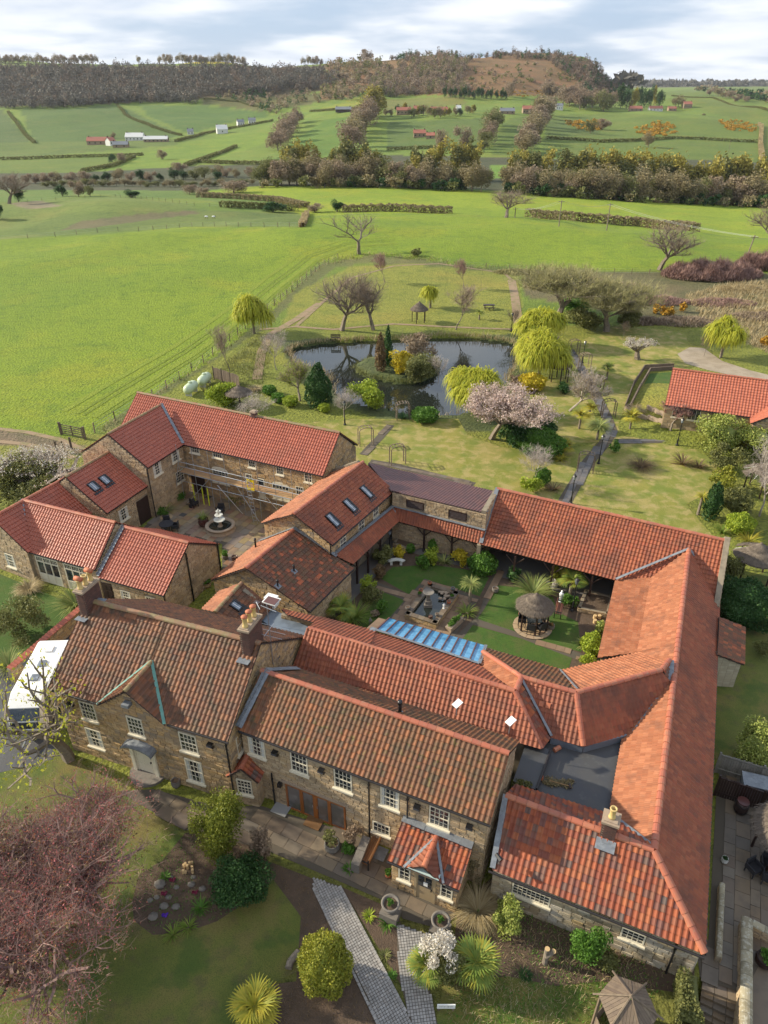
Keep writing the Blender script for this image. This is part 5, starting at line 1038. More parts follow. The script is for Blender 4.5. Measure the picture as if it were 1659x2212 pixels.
wall(Mb, a, b, 3.25, 'stone_m', [hole(s_, z_, 1.25, 1.25) for s_, z_ in W3], ch=.3, ln=(.5, 1.0), z0=.5, n_ind=120, pr=.03); wall(Mb, c, a, [(0, 3.25), (3.7, 5.95), (7.44, 3.25)], 'stone_m', ch=.3, ln=(.5, 1.0), n_ind=60)
for s_, z_ in W3: window(Mb, a, b, s_, z_, 1.25, 1.25, 3, 1, sash=False)
gutter(Mb, eL-UP*.08, eR-UP*.08); pipe(Mb, a+d*(onwall(a, b, pE(1322, 480))[0])-v*.1+UP*3.2, .9)
Ms = thing('bungalow_porch', pE(1600, 540), 'gabled porch projecting from the scarlet roofed bungalow at the photo edge', 'porch')
c0 = eL+d*(((xy(pE(1555, 475, 3.3))-xy(eL)).dot(d))); p0 = c0-v*1.6; p0.z = 3.2; p1 = p0+d*5; p1.z = 3.2; r0_ = (p0+p1)/2+UP*1.7; r1_ = r0_+v*4.2
dk = roof(Ms, [[p1, p1+v*3.8, r1_, r0_], [p0+v*3.8, p0, r0_, r1_]], 't_scar', w=.3, g=.34, n_ind=200); ridge(dk, [r0_, r1_], 'ridge', .15, .45)
a = xy(p0)+d*.2+v*.2; b = xy(p1)-d*.2+v*.2; wall(Ms, a, b, [(0, 3.1), (2.3, 4.7), (4.6, 3.1)], 'stone_m', [(1.0, 3.6, .5, 2.6)], ch=.3, ln=(.5, 1), n_ind=60, z0=.5); wall(Ms, a+v*2, a, 3.1, 'stone_m', n_ind=30, ch=.3, ln=(.5, 1))
q = B(); q.box((a+b)/2+UP*1.7+v*.1, (2.5, .06, 1.9), (d, v, UP)); q.make('glazed_screen', 'brown', Ms)
# ------------------------------------------------------------------ plants
leafm('l_gold2', [(.13,.155,.018),(.19,.20,.022),(.09,.12,.014)])
def quads(Cn, n, size, rng, asp=.6, flat=None):
    """randomly turned leaf faces at the points Cn"""
    a = rng.normal(size=(n, 3)); 
    if flat is not None: a[:, 2] *= flat
    a /= np.linalg.norm(a, axis=1)[:, None]+1e-9; b = rng.normal(size=(n, 3)); b -= a*(a*b).sum(1)[:, None]; b /= np.linalg.norm(b, axis=1)[:, None]+1e-9
    s = size*rng.uniform(.6, 1.3, (n, 1)); a = a*s; b = b*s*asp
    V = np.stack([Cn-a, Cn-b, Cn+a, Cn+b], 1).reshape(-1, 3); return V, np.arange(4*n).reshape(n, 4)
def cloud(n, R, leaf, seed=0, clumps=14, cr=.42, base=.0, cone=0, shell=0, asp=.6):
    """leaves in clumps through an ellipsoid that stands on z=0"""
    rng = np.random.default_rng(seed); R = np.array(R, float)
    if shell:
        d = rng.normal(size=(n, 3)); d /= np.linalg.norm(d, axis=1)[:, None]; bump = 1+.13*np.sin(d[:, 0]*6+seed)*np.sin(d[:, 1]*5+seed)+.09*np.sin(d[:, 2]*8+seed)+.03*rng.normal(size=n)
        p = d*bump[:, None]*(1-.13*rng.random((n, 1))**1.5)
    else:
        c = rng.normal(size=(clumps, 3)); c /= np.linalg.norm(c, axis=1)[:, None]; c *= rng.uniform(.35, .78, (clumps, 1)); w = rng.uniform(.6, 1.15, clumps)*cr
        k = rng.integers(0, clumps, n); d = rng.normal(size=(n, 3)); d /= np.linalg.norm(d, axis=1)[:, None]; p = c[k]+d*(w[k]*rng.random(n)**.4)[:, None]
    if cone: f = 1-.75*np.clip((p[:, 2]+1)/2, 0, 1)*cone; p[:, :2] *= f[:, None]*1.15
    p = p*R; p[:, 2] += R[2]; p = p[p[:, 2] > base]; return quads(p, len(p), leaf, rng, asp)
def core(R, seed=0, k=.82, cone=0, n=10, m=7):
    rng = np.random.default_rng(seed); V = []; F = []
    for j in range(m+1):
        t = math.pi*j/m
        for i in range(n):
            a = 2*math.pi*i/n; r = k*(1+.12*rng.uniform(-1, 1)); z = math.cos(t); f = (1-.75*(z+1)/2*cone)
            V.append((R[0]*r*f*math.sin(t)*math.cos(a), R[1]*r*f*math.sin(t)*math.sin(a), R[2]*(1+z*k)))
    for j in range(m):
        for i in range(n): F.append((j*n+i, j*n+(i+1) % n, (j+1)*n+(i+1) % n, (j+1)*n+i))
    return np.array(V), np.array(F)
def join(*parts):
    V = []; F = []; k = 0
    for v, f in parts: V.append(v); F.append(f+k); k += len(v)
    return np.concatenate(V), np.concatenate(F)
def strands(P0, D0, L, w, rng, droop=.6, seg=3, lift=0):
    """ribbons that leave P0 along D0 and bend down: blades, willow withies, palm leaflets"""
    n = len(P0); p = P0.copy(); d = D0/np.linalg.norm(D0, axis=1)[:, None]; L = np.asarray(L)*np.ones(n); side = np.cross(d, [0, 0, 1.]); nn = np.linalg.norm(side, axis=1)
    side[nn < .05] = [1, 0, 0]; side /= np.linalg.norm(side, axis=1)[:, None]; rows = []
    for k in range(seg+1):
        ww = w*(1-.85*(k/seg)**2); rows += [p-side*ww/2, p+side*ww/2]; p = p+d*(L/seg)[:, None]; d = d+np.array([0, 0, -droop/seg])*(1+k*.5); d /= np.linalg.norm(d, axis=1)[:, None]
    V = np.stack(rows, 1).reshape(-1, 3); m = 2*(seg+1); b = np.arange(n)[:, None]*m; F = np.concatenate([np.stack([b[:, 0]+2*k, b[:, 0]+2*k+1, b[:, 0]+2*k+3, b[:, 0]+2*k+2], 1) for k in range(seg)]); return V, F
def spiky(n, L, w, seed=0, droop=.7, up=.8, z=0, spread=.15):
    rng = np.random.default_rng(seed); a = rng.uniform(0, 2*math.pi, n); e = np.clip(rng.normal(up, .35, n), -.2, 2.2)
    D = np.stack([np.cos(a), np.sin(a), e], 1); P0 = np.stack([np.cos(a)*spread*rng.random(n), np.sin(a)*spread*rng.random(n), np.full(n, z)], 1)
    return strands(P0, D, L*rng.uniform(.65, 1.1, n), w, rng, droop)
def weeping(R, n, seed=0, w=.07, L=1.8):
    rng = np.random.default_rng(seed); m = 11; c = rng.normal(size=(m, 3)); c /= np.linalg.norm(c, axis=1)[:, None]; c[:, 2] = np.abs(c[:, 2])*.9-.15; c *= rng.uniform(.35, .75, (m, 1)); k = rng.integers(0, m, n)
    d = rng.normal(size=(n, 3)); d /= np.linalg.norm(d, axis=1)[:, None]; d[:, 2] = np.abs(d[:, 2]); p = (c[k]+d*(.34*rng.uniform(.7, 1.15, m))[k][:, None]*(1-.4*rng.random((n, 1))**2))*np.array(R); p[:, 2] += R[2]*1.05
    D = d*[.5, .5, .1]+rng.normal(size=(n, 3))*.35; LL = np.minimum(L*.55*rng.uniform(.4, 1.3, n), np.maximum(p[:, 2]*.95, .3))
    return strands(p, D, LL, w, rng, droop=3.2, seg=4)
def grow(seed, h, r, levels=4, trunk=.25, r0=.03, lean=0., kids=(3, 4), up=.35, twigs=7, tw=.03, twl=.05, split=None):
    """winter tree: tapering limbs (trunk part) and fine twigs (crown part); fits height h and radius r"""
    rnd = random.Random(seed); b = B(); T = []; pts = []
    def rec(p, d, L, rad, lv):
        segs = 3 if lv > 1 else 2; q = p
        for s in range(segs):
            d2 = (d+Vector((rnd.gauss(0, .16), rnd.gauss(0, .16), rnd.gauss(0, .08)+up*.12*(lv < levels)))).normalized(); q2 = q+d2*(L/segs); ra = rad*(1-.35*s/segs); rb = rad*(1-.35*(s+1)/segs)
            if lv >= levels-1: b.tube(q, q2, ra, rb, 5 if lv == levels else 4, False)
            elif lv >= 1: b.tube(q, q2, ra, rb, 3, False)
            if lv <= 1:
                for _ in range(twigs):
                    t = q.lerp(q2, rnd.random()); v = (d2*.8+Vector((rnd.gauss(0, .6), rnd.gauss(0, .6), rnd.gauss(0, .5)+.15))).normalized(); T.append((t, v))
            if lv > 1 and s < segs-1 and lv < levels:
                v = (d2+Vector((rnd.gauss(0, .7), rnd.gauss(0, .7), rnd.gauss(.1, .3)))).normalized(); rec(q2, v, L*.62, rb*.55, lv-1)
            q = q2; d = d2; pts.append(q)
        if lv > 0:
            k = rnd.randint(*kids) if not (lv == levels and split) else split; a0 = rnd.uniform(0, 6.28)
            for i in range(k):
                a = a0+6.283*i/k+rnd.uniform(-.4, .4); sp = rnd.uniform(.5, .95) if lv < levels else rnd.uniform(.55, 1.0)
                v = (d*1.0+Vector((math.cos(a)*sp, math.sin(a)*sp, rnd.uniform(-.1, .35)))).normalized(); rec(q, v, L*rnd.uniform(.62, .82)*(1.15 if lv == levels else 1), rad*.6*(1 if k < 4 else .9), lv-1)
    rec(Vector((0,0,0)), Vector((lean, 0, 1)).normalized(), trunk, r0, levels)
    mz = max(p.z for p in pts); mr = np.percentile([math.hypot(p.x-lean*p.z, p.y) for p in pts], 82); sz = h*.94/mz; sr = r*1.0/mr
    V = np.array(b.V)*[sr, sr, sz]; near = V[:, 2] < h*.12; V[near, :2] *= sz/sr if sz > sr else 1
    T0 = np.array([t for t, v in T])*[sr, sr, sz]; rng = np.random.default_rng(seed); TD = np.array([v for t, v in T]); C_ = strands(T0, TD, h*twl*rng.uniform(.5, 1.3, len(T0)), tw, rng, .12, 2)
    return (V, [tuple(f) for f in b.F]), C_, T0
PROT = {}
def proto_tree(key, **k):
    mt = k.pop('twig', 'twig'); bk = k.pop('bark', 'bark'); lf = k.pop('leaf', None); leafn = k.pop('leafn', 1500); ls = k.pop('ls', .07); g, c, T0 = grow(**k)
    tm = mesh('trunk', g[0].tolist(), g[1], bk); cm = mesh('crown', *c, mt); lm = None
    if lf: rng = np.random.default_rng(5); i = rng.integers(0, len(T0), leafn); lm = mesh('blossom' if lf in ('l_pink', 'l_white', 'l_blossom') else 'leaves', *quads(T0[i]+rng.normal(size=(leafn, 3))*k['h']*.025, leafn, ls, rng), lf)
    PROT[key] = (tm, cm, lm, k['h'], k['r']); return PROT[key]
def depth(p): return p.y*math.cos(PT)-(p.z-CAMH)*math.sin(PT)
def tree(key, loc, label, h=None, w=None, rz=None, group=None, name='tree', cat='tree'):
    tm, cm, lm, h0, r0 = PROT[key]; t = thing(name, loc, label, cat, group); sz = (h or h0)/h0; sr = (w/2/r0) if w else sz; rz = R_.uniform(0, 6.28) if rz is None else rz
    Mw = Matrix.Translation(loc) @ Matrix.Rotation(rz, 4, 'Z') @ Matrix.Diagonal((sr, sr, sz, 1))
    inst('trunk', tm, Mw, t); inst('crown', cm, Mw, t)
    if lm: inst(lm.name.split('.')[0], lm, Mw, t)
    return t
def tree_px(key, x, y, hpx, wpx, label, **k):
    p = G(x, y); s = FP/depth(p); de = math.atan2(CAMH-p.z, p.y); return tree(key, p, label, hpx*1.04/s/max(.35, math.cos(de)**1.0), wpx*1.16/s, **k)
proto_tree('oak', seed=3, h=9, r=4.6, levels=5, trunk=.16, r0=.022, kids=(2, 4), twigs=3, tw=.014, twl=.07, up=.05, split=4)
proto_tree('oak2', seed=11, h=9, r=4.6, levels=5, trunk=.16, r0=.02, kids=(2, 4), twigs=3, tw=.014, twl=.07, twig='twig', up=.05, split=4)
proto_tree('forked', seed=21, h=9.5, r=4, levels=5, trunk=.28, r0=.03, kids=(2, 3), twigs=1, tw=.03, twl=.05, split=2)
proto_tree('slim', seed=5, h=6, r=1.7, levels=4, trunk=.3, r0=.012, kids=(3, 4), twigs=4, tw=.016, twl=.08, up=.7)
proto_tree('slim_w', seed=6, h=6, r=1.6, levels=4, trunk=.3, r0=.012, kids=(3, 4), twigs=2, tw=.016, twl=.08, up=.7, twig='twig_w', bark='twig_w')
proto_tree('slim_p', seed=8, h=6, r=1.6, levels=4, trunk=.3, r0=.012, kids=(3, 4), twigs=4, tw=.016, twl=.08, up=.8, twig='twig_p')
proto_tree('haze_g', seed=14, h=7, r=3.8, levels=5, trunk=.16, r0=.017, kids=(3, 4), twigs=5, tw=.022, twl=.08, twig='twig_g', split=3, leaf='l_olive', leafn=3500, ls=.05)
proto_tree('blossom', seed=17, h=6, r=3.6, levels=4, trunk=.14, r0=.016, kids=(3, 5), twigs=4, tw=.03, twl=.06, leaf='l_pink', leafn=15000, ls=.085)
proto_tree('blossom_w', seed=18, h=3, r=1.6, levels=3, trunk=.1, r0=.03, kids=(4, 5), twigs=5, tw=.03, twl=.08, leaf='l_white', leafn=3500, ls=.06)
proto_tree('lime_tree', seed=19, h=5, r=2.2, levels=4, trunk=.2, r0=.022, kids=(3, 4), twigs=4, tw=.025, twl=.07, leaf='l_lime', leafn=3500, ls=.06)
proto_tree('pale_leaf', seed=23, h=4.6, r=2.1, levels=4, trunk=.28, r0=.022, kids=(3, 4), twigs=6, tw=.03, twl=.08, leaf='l_straw', leafn=2500, ls=.05, lean=.25, twig='twig_w', bark='twig_w')
proto_tree('rosy', seed=29, h=4, r=1.8, levels=4, trunk=.2, r0=.022, kids=(3, 4), twigs=6, tw=.025, twl=.08, leaf='l_blossom', leafn=1500, ls=.05, twig='twig_p')
proto_tree('quince', seed=31, h=5, r=3, levels=4, trunk=.16, r0=.018, kids=(2, 3), twigs=1, tw=.015, twl=.05, leaf='l_willow', leafn=1100, ls=.07, split=4)
for k_, px_, py_, hp, wp, lb in [('forked', 776, 549, 92, 84, 'forked bare tree standing alone on the field edge above the pond'),
  ('oak', 739, 714, 122, 104, 'left of the two spreading bare trees on the far pond bank'), ('oak2', 806, 713, 118, 84, 'right of the two spreading bare trees on the far pond bank'),
  ('oak', 1424, 583, 96, 100, 'broad bare oak at the field corner left of the purple thicket'), ('oak2', 1093, 470, 56, 78, 'round headed bare tree alone in the middle of the far field'),
  ('haze_g', 1210, 694, 112, 150, 'large grey green tree leaning over the path beyond the willows'), ('haze_g', 1310, 716, 105, 130, 'tall olive thicket tree at the right of the big leaning tree'),
  ('slim', 985, 712, 92, 70, 'airy bare tree on the far bank right of the thatched shelter'), ('slim_p', 1003, 622, 62, 30, 'slender purple twigged tree in the upper paddock'), ('slim_p', 832, 610, 62, 34, 'thin purple tinted tree behind the two spreading trees'),
  ('slim', 496, 800, 96, 50, 'thin brown bare tree beside the yellow willow and the gas tanks'), ('slim_w', 598, 800, 82, 44, 'pale barked birch left of the pond'), ('slim_w', 745, 905, 60, 40, 'small twiggy birch by the near pond bank'),
  ('slim_w', 1155, 1048, 80, 56, 'dead looking pale branched shrub behind the north range'), ('slim_w', 1640, 1115, 150, 90, 'tall pale birch at the right edge'), ('slim', 1102, 712, 45, 24, 'young staked tree by the end of the mown path'),
  ('slim', 1345, 735, 40, 18, 'tiny bare sapling on the right lawn'), ('slim', 1520, 770, 48, 22, 'young bare sapling beside the gravel patch'), ('oak', 20, 440, 62, 70, 'bare brown tree at the left edge of the valley'),
  ('oak2', 1665, 560, 120, 90, 'tall bare tree cut by the right edge above the thicket'), ('blossom', 1062, 948, 118, 150, 'big pale pink cherry in blossom by the pond'),
  ('blossom_w', 1377, 776, 46, 50, 'small white blossoming tree on the right lawn'), ('lime_tree', 648, 866, 84, 62, 'young yellow green tree on the near left pond bank'), ('pale_leaf', 1230, 888, 82, 72, 'leaning pale flowering tree beside the garden path'),
  ('rosy', 1448, 930, 62, 58, 'reddish leaved little tree in front of the bungalow'), ('slim_w', 548, 920, 62, 56, 'pale budding shrub between the thatched shelter and scaffolded roof'), ('slim_w', 945, 830, 60, 30, 'pale willow stems on the pond island')]:
    tree_px(k_, px_, py_, hp, wp, lb)
# leafy shrubs and willows
def shrub(x, y, wpx, h, mat, label, kind='cloud', n=None, leaf=None, group=None, name='shrub', cat='shrub', seed=None, wy=1.0):
    p = G(x, y, h*.5); p.z = float(tz(p.x, p.y, False)); 
    if inpoly(np.array([p.x]), np.array([p.y]), ISLE)[0]: p.z = .15
    s = FP/depth(p+UP*h/2); r = wpx/s/2; seed = seed or R_.randint(1, 9999); near = depth(p); leaf = leaf or max(.055, near*.0016); n = n or int(min(9000, max(500, 2.6*(r*r+r*h)*4/(leaf*leaf))*.55)); r *= 1.12; h *= 1.1; R = (r, r*wy, h/2)
    if kind == 'willow': parts = [weeping((r, r, h/2*.9), int(n*.9), seed, leaf*.8, h*.5)]; t = B(); 
    elif kind == 'dome': parts = [core(R, seed, .78), cloud(int(n*1.5), R, leaf, seed, shell=1)]
    elif kind == 'cone': parts = [core(R, seed, .8, .8), cloud(n, R, leaf, seed, shell=1, cone=.8)]
    elif kind == 'spiky': parts = [spiky(max(60, int(n*.05)), r*1.15, max(.05, leaf*.8), seed, .8, .95)]
    elif kind == 'grass': parts = [spiky(max(200, int(n*.16)), r*1.1, leaf*.45, seed, 1.3, .9, 0, .35)]
    elif kind == 'loose': parts = [cloud(int(n*.7), R, leaf, seed, 16, .36)]
    else: parts = [core(R, seed, .42), cloud(int(n*1.3), R, leaf, seed, 20, .42)]
    V, F = join(*parts); V = V+np.array(p)
    if kind == 'willow':
        t = thing(name, p, label, cat, group); obj('crown', V, F, mat, t); q = B(); q.tube(p, p+UP*h*.45, .22, .15, 6); 
        for k in range(4): a = k*1.6; q.tube(p+UP*h*.4, p+UP*h*.75+Vector((math.cos(a), math.sin(a), 0))*r*.5, .12, .05, 5)
        q.make('trunk', 'bark', t); return t
    return obj(name, V, F, mat, label=label, cat=cat, group=group)
def cv(x0, y0, s): return lambda x, y: ((x0+x/s)/1.50693, (y0+y/s)/1.50693)
cY = cv(1100, 1700, s9); cE = cv(1600, 1100, s9); cN = cv(0, 2533, s9); cB = cv(800, 2533, s9); cC = cv(1600, 2533, s9); cD = cv(1600, 1800, s9); cL = cv(0, 1200, s9); cA = cv(0, 1900, s9)
SH = [((545, 677), 74, 6.2, 'l_willow', 'bright yellow weeping willow on the field side of the path', 'willow'),
 ((1170, 762), 122, 6.6, 'l_willow', 'bright yellow willow hanging beside the pond shelter', 'willow'), ((1164, 704), 92, 6, 'l_willow', 'second yellow willow just behind the one by the pond shelter', 'willow'),
 ((930, 640), 40, 4, 'l_willow', 'small yellow willow behind the far thatched shelter', 'willow'), ((1568, 727), 66, 6, 'l_willow', 'yellow willow alone near the straw bank at the right', 'willow'), ((1028, 842), 118, 5.6, 'l_willow', 'yellow green willow rising behind the pink cherry', 'willow'),
 ((688, 838), 60, 4.6, 'l_dark', 'dark rounded conifer on the near pond bank', 'cone'), ((795, 852), 76, 3.4, 'l_lime', 'fresh green domed shrub at the pond edge', 'cloud'),
 ((627, 867), 28, 1.1, 'l_lime', 'clipped ball bush nearest the dark conifer on its left', 'dome'), ((601, 860), 26, 1.0, 'l_green', 'clipped ball bush second left of the dark conifer', 'dome'), ((582, 843), 26, 1.0, 'l_green', 'clipped ball bush closest to the thatched shelter', 'dome'), ((700, 881), 22, 1.0, 'l_lime', 'small clipped ball in front of the dark conifer', 'dome'),
 ((918, 897), 48, 1.5, 'l_green', 'boxy clipped dark green bush on the lawn by the pond', 'dome'), ((871, 885), 30, 2.2, 'l_dark', 'dark spiky bush at the end of the pond arch', 'spiky'), ((480, 852), 72, 2.6, 'l_lime', 'yellow green shrub behind the scaffolded roof', 'cloud'),
 ((838, 757), 20, 5, 'l_dark', 'slim dark cypress on the pond island', 'cone'), ((822, 768), 24, 4.6, 'l_bronze', 'rust coloured upright bush beside the island cypress', 'cone'), ((905, 796), 84, 3.4, 'l_olive', 'wide olive willow bush on the pond island', 'cloud'), ((870, 784), 62, 3.2, 'l_yellow', 'golden bush in the middle of the pond island', 'cloud'),
 ((905, 752), 80, 3.6, 'l_farpink', 'rosy twigged shrub at the back of the pond island', 'loose'), ((1149, 826), 50, 1.9, 'l_yellow', 'golden yellow dome beside the pond shelter', 'dome'), ((1118, 822), 34, 1.8, 'l_heath', 'mauve twiggy bush between willow and golden dome', 'cloud'),
 ((1118, 935), 80, 2.9, 'l_dark', 'tall dark evergreen clump right of the pink cherry', 'cloud'), ((1165, 957), 92, 2.1, 'l_green', 'low deep green dome in front of the dark clump', 'dome'), ((1178, 928), 40, 2.0, 'l_dark', 'small dark bush behind the low deep green dome', 'dome'),
 ((1148, 1046), 48, 1.5, 'l_lime', 'bright lime bush behind the north range roof', 'cloud'), ((1172, 1030), 30, 1.6, 'l_green', 'round green bush beside the bright lime bush', 'dome'), ((1196, 1048), 40, 1.0, 'l_bronze', 'bronze spiky plant behind the north range roof', 'spiky'),
 ((1213, 980), 34, 1.5, 'l_palmy', 'yellowish spiky palm near the low green dome', 'spiky'), ((1387, 1000), 56, 1.0, 'l_bronze', 'brown mounded ornamental grass on the right lawn', 'grass'), ((1478, 992), 56, 1.3, 'l_bronze', 'left of the two bronze spiky clumps near the laurel', 'spiky'), ((1512, 998), 36, 1.2, 'l_bronze', 'right of the two bronze spiky clumps near the laurel', 'spiky'),
 ((1562, 940), 110, 3.6, 'l_laurel', 'large pale leaved laurel dome in front of the bungalow', 'cloud'), ((1638, 950), 90, 3.4, 'l_laurel', 'second laurel dome cut by the right edge', 'cloud'), ((1576, 990), 84, 2.8, 'l_olive', 'loose yellow olive bush in front of the laurel', 'loose'), ((1568, 1034), 70, 2.4, 'l_gold', 'gold tipped bush left of the ruined thatched shelter', 'loose'),
 ((1542, 1085), 38, 3.4, 'l_dark', 'dark column shaped conifer on the right', 'cone'), ((1590, 1082), 78, 3.0, 'l_olive', 'grey green evergreen right of the dark column', 'cloud'), ((1600, 1132), 50, 1.6, 'l_lime', 'yellow green rounded bush above the right thatched shelter', 'dome'), ((1563, 1140), 44, 1.0, 'l_blade', 'strap leaved green plant below the dark column', 'spiky'),
 ((1625, 1148), 56, 2.2, 'l_palmy', 'golden cordyline beside the right thatched shelter', 'spiky'), ((1580, 1228), 52, 2.4, 'l_olive', 'olive bush against the end of the north range', 'cloud'), ((1606, 1305), 124, 2.7, 'l_dark', 'huge dark green dome right of the east wing', 'dome'), ((1567, 1318), 36, 2.0, 'l_bronze', 'small bronze bush between big green dome and lean-to shed', 'cloud'),
 ((1634, 1614), 110, 2.6, 'l_laurel', 'variegated bush overhanging the side fence', 'cloud'), ((1652, 1400), 44, 1.4, 'l_olive', 'grey leaved shrub on the side lawn', 'loose'), ((1373, 880), 50, 1.3, 'l_straw', 'pampas grass at the corner of the curved retaining wall', 'grass'), ((1220, 838), 30, 1.4, 'l_dark', 'low shrubs beside the pond shelter', 'cloud'),
 ((1330, 965), 26, 1.4, 'l_green', 'feathery green bush on the path junction', 'loose'), ((1240, 655), 70, 2.6, 'l_green', 'bright green bush under the big leaning tree', 'cloud'), ((1262, 690), 80, 3.0, 'l_olive', 'olive bush right of the yellow willows', 'cloud'), ((1360, 690), 50, 3.0, 'l_olive', 'scrubby bush at the end of the olive thicket', 'cloud'),
 ((58, 1258), 62, 1.5, 'l_straw', 'straw coloured pampas tussock by the corner wing', 'grass'), ((160, 1292), 96, 1.7, 'l_phorm', 'variegated phormium beside the farmhouse garden wall', 'spiky'), ((12, 1425), 84, 1.6, 'l_phorm', 'phormium at the left edge by the garden wall', 'spiky'),
 ((40, 1345), 130, 2.8, 'l_olive', 'thin leaved bush hanging over the left lawn', 'loose'), ((285, 1283), 40, 1.6, 'l_straw', 'pampas plumes in front of the low end range', 'grass'), ((550, 832), 36, 1.4, 'l_straw', 'straw grass behind the trellis screen', 'grass'), ((577, 838), 30, 1.2, 'l_phorm', 'pale phormium beside the brick path', 'spiky'),
 (cY(270, 200), 46, 1.5, 'l_olive', 'brown green bush by the covered walk in the garden', 'cloud'), (cY(250, 295), 36, 1.1, 'l_bronze', 'bronze ferny bush below the walkway posts', 'cloud'), (cY(365, 188), 32, 1.2, 'l_yellow', 'yellow leaved shrub near the curved bench', 'cloud'), (cY(435, 160), 16, .7, 'l_green', 'little green bush by the raised bed', 'dome'),
 (cY(560, 205), 38, 1.3, 'l_lime', 'lime yellow shrub between hedge and curved bench', 'cloud'), (cY(566, 152), 16, 1.3, 'l_green', 'small upright green bush behind the lime shrub', 'dome'), (cY(510, 240), 32, 1.0, 'l_green', 'green bush in front of the lime shrub', 'cloud'), (cY(640, 205), 44, 1.2, 'l_phorm', 'variegated phormium in the back garden border', 'spiky'),
 (cY(742, 212), 40, 1.3, 'l_yellow', 'golden shrub left of the clipped dark hedge', 'cloud'), (cY(870, 250), 54, 1.5, 'l_green', 'clipped dark round hedge at the garden path corner', 'dome'), (cY(1052, 312), 34, 1.2, 'l_dark', 'dark glossy bush left of the giant phormium', 'cloud'), (cY(1180, 365), 88, 2.0, 'l_phorm', 'giant variegated phormium behind the garden shelter', 'spiky'),
 (cY(1305, 320), 22, 2.0, 'l_gold', 'yellow leaved bush right of the giant phormium', 'cloud'), (cY(1292, 382), 18, 1.0, 'l_white', 'white flowering bush beside the giant phormium', 'cloud'), (cY(1390, 470), 32, 1.2, 'l_green', 'green bush under the garden palm', 'cloud'), (cY(775, 510), 46, 1.2, 'l_blade', 'dense spiky mound below the garden cordyline', 'spiky'),
 (cY(95, 530), 80, 1.7, 'l_blade', 'large strap leaved clump in the near left garden corner', 'spiky'), (cY(180, 378), 36, 1.4, 'l_lime', 'lime tipped bush in the near left garden corner', 'cloud'), (cY(195, 440), 44, 1.3, 'l_olive', 'dark olive bush below the lime tipped bush', 'cloud'), (cY(262, 512), 26, 1.0, 'l_green', 'small green bush on the left garden lawn', 'cloud'), (cY(225, 545), 20, .6, 'l_heath', 'little pink flowered plant on the left garden lawn', 'cloud'),
 (cY(1528, 735), 42, 1.4, 'l_lime', 'lime green clipped dome by the east wing eave', 'dome'), (cY(1480, 700), 34, 1.2, 'l_phorm', 'spiky plant beside the lime green dome', 'spiky'), (cY(1580, 640), 28, 1.2, 'l_laurel', 'pale variegated bush above the lime green dome', 'cloud'), (cY(1495, 832), 34, .8, 'l_lime', 'low green bush at the end of the garden path', 'cloud'),
 (cL(985, 800), 46, 1.9, 'l_phorm', 'tall spiky plant by the double doors of the yard', 'spiky'), (cL(1425, 735), 60, 1.8, 'l_blade', 'big spiky clump under the scaffolding', 'spiky'), (cL(1075, 760), 26, .8, 'l_green', 'low herbs in the yard corner bed', 'cloud'), (cL(960, 852), 26, .7, 'l_green', 'low plants in the stone trough by the yard door', 'cloud'),
 (cN(1305, 300), 128, 4.2, 'l_gold2', 'golden green conifer on the rockery', 'cloud'), (cN(1560, 400), 50, 2.6, 'l_heath', 'pink budded upright shrub at the rockery edge', 'loose'), (cN(1420, 640), 138, 1.8, 'l_dark', 'spreading green bush at the foot of the conifer', 'cloud'), (cN(1590, 1), 32, 1.0, 'l_olive', 'round bush beside the door mat outside the bay', 'cloud'),
 (cB(475, 1125), 96, 2.7, 'l_gold', 'shaggy yellow green dome bush beside the sett path', 'dome'), (cB(1165, 1070), 84, 2.9, 'l_white', 'white flowering shrub beside the short sett path', 'loose'), (cB(1210, 1120), 84, 2.0, 'l_olive', 'green foliage of the flowering shrub by the fan palm', 'cloud'), (cB(1400, 730), 108, 1.9, 'l_straw', 'golden drooping bamboo right of the entrance porch', 'grass'),
 (cB(1370, 530), 50, 2.0, 'l_scrub', 'bare brown climber on the cottage wall right of the porch', 'loose'), (cB(1575, 830), 72, 2.0, 'l_laurel', 'round pale green bush beside the golden bamboo', 'cloud'), (cC(600, 1010), 76, 2.3, 'l_green', 'dark green climber bush against the rubble wall', 'cloud'), (cC(700, 1110), 50, 1.2, 'l_olive', 'low green bush below the small kitchen window', 'cloud'),
 (cB(740, 812), 24, .5, 'l_lime', 'small yellow green plant in the soil between the sett paths', 'spiky'), (cB(835, 1050), 20, .4, 'l_olive', 'wispy seedling in the soil between the sett paths', 'spiky'), (cB(880, 1172), 14, .35, 'l_green', 'tiny green plant at the fork of the sett paths', 'spiky'), (cC(210, 1165), 26, .6, 'l_dark', 'small blue green shrub on the cleared ground', 'spiky'),
 (cN(1035, 920), 40, .5, 'l_blade', 'strappy tuft at the front edge of the rockery', 'spiky'), (cN(1130, 880), 36, .4, 'l_blade', 'second strappy tuft along the rockery edge', 'spiky'), (cN(1200, 750), 40, .8, 'l_green', 'leafy clump in the middle of the rockery', 'spiky'), (cN(985, 580), 20, .4, 'l_green', 'little green tuft at the back of the rockery', 'spiky'),
 (cB(620, 530), 24, .5, 'l_green', 'ferns at the foot of the stone wall by the bench', 'spiky'), (cB(620, 420), 30, .8, 'l_green', 'green shrub between pot and low stone wall', 'cloud'), (cB(640, 350), 50, 1.3, 'l_heath', 'brown twiggy shrub against the cottage wall', 'loose'), (cB(850, 855), 40, .5, 'l_green', 'grass tuft at the foot of the porch urn', 'spiky'),
 (cA(480, 2), 2, .1, 'l_green', '', '')]
SH.pop()
for c_, wpx, h, mt, lb, kd in SH: shrub(c_[0], c_[1], wpx, h, mt, lb, kd)
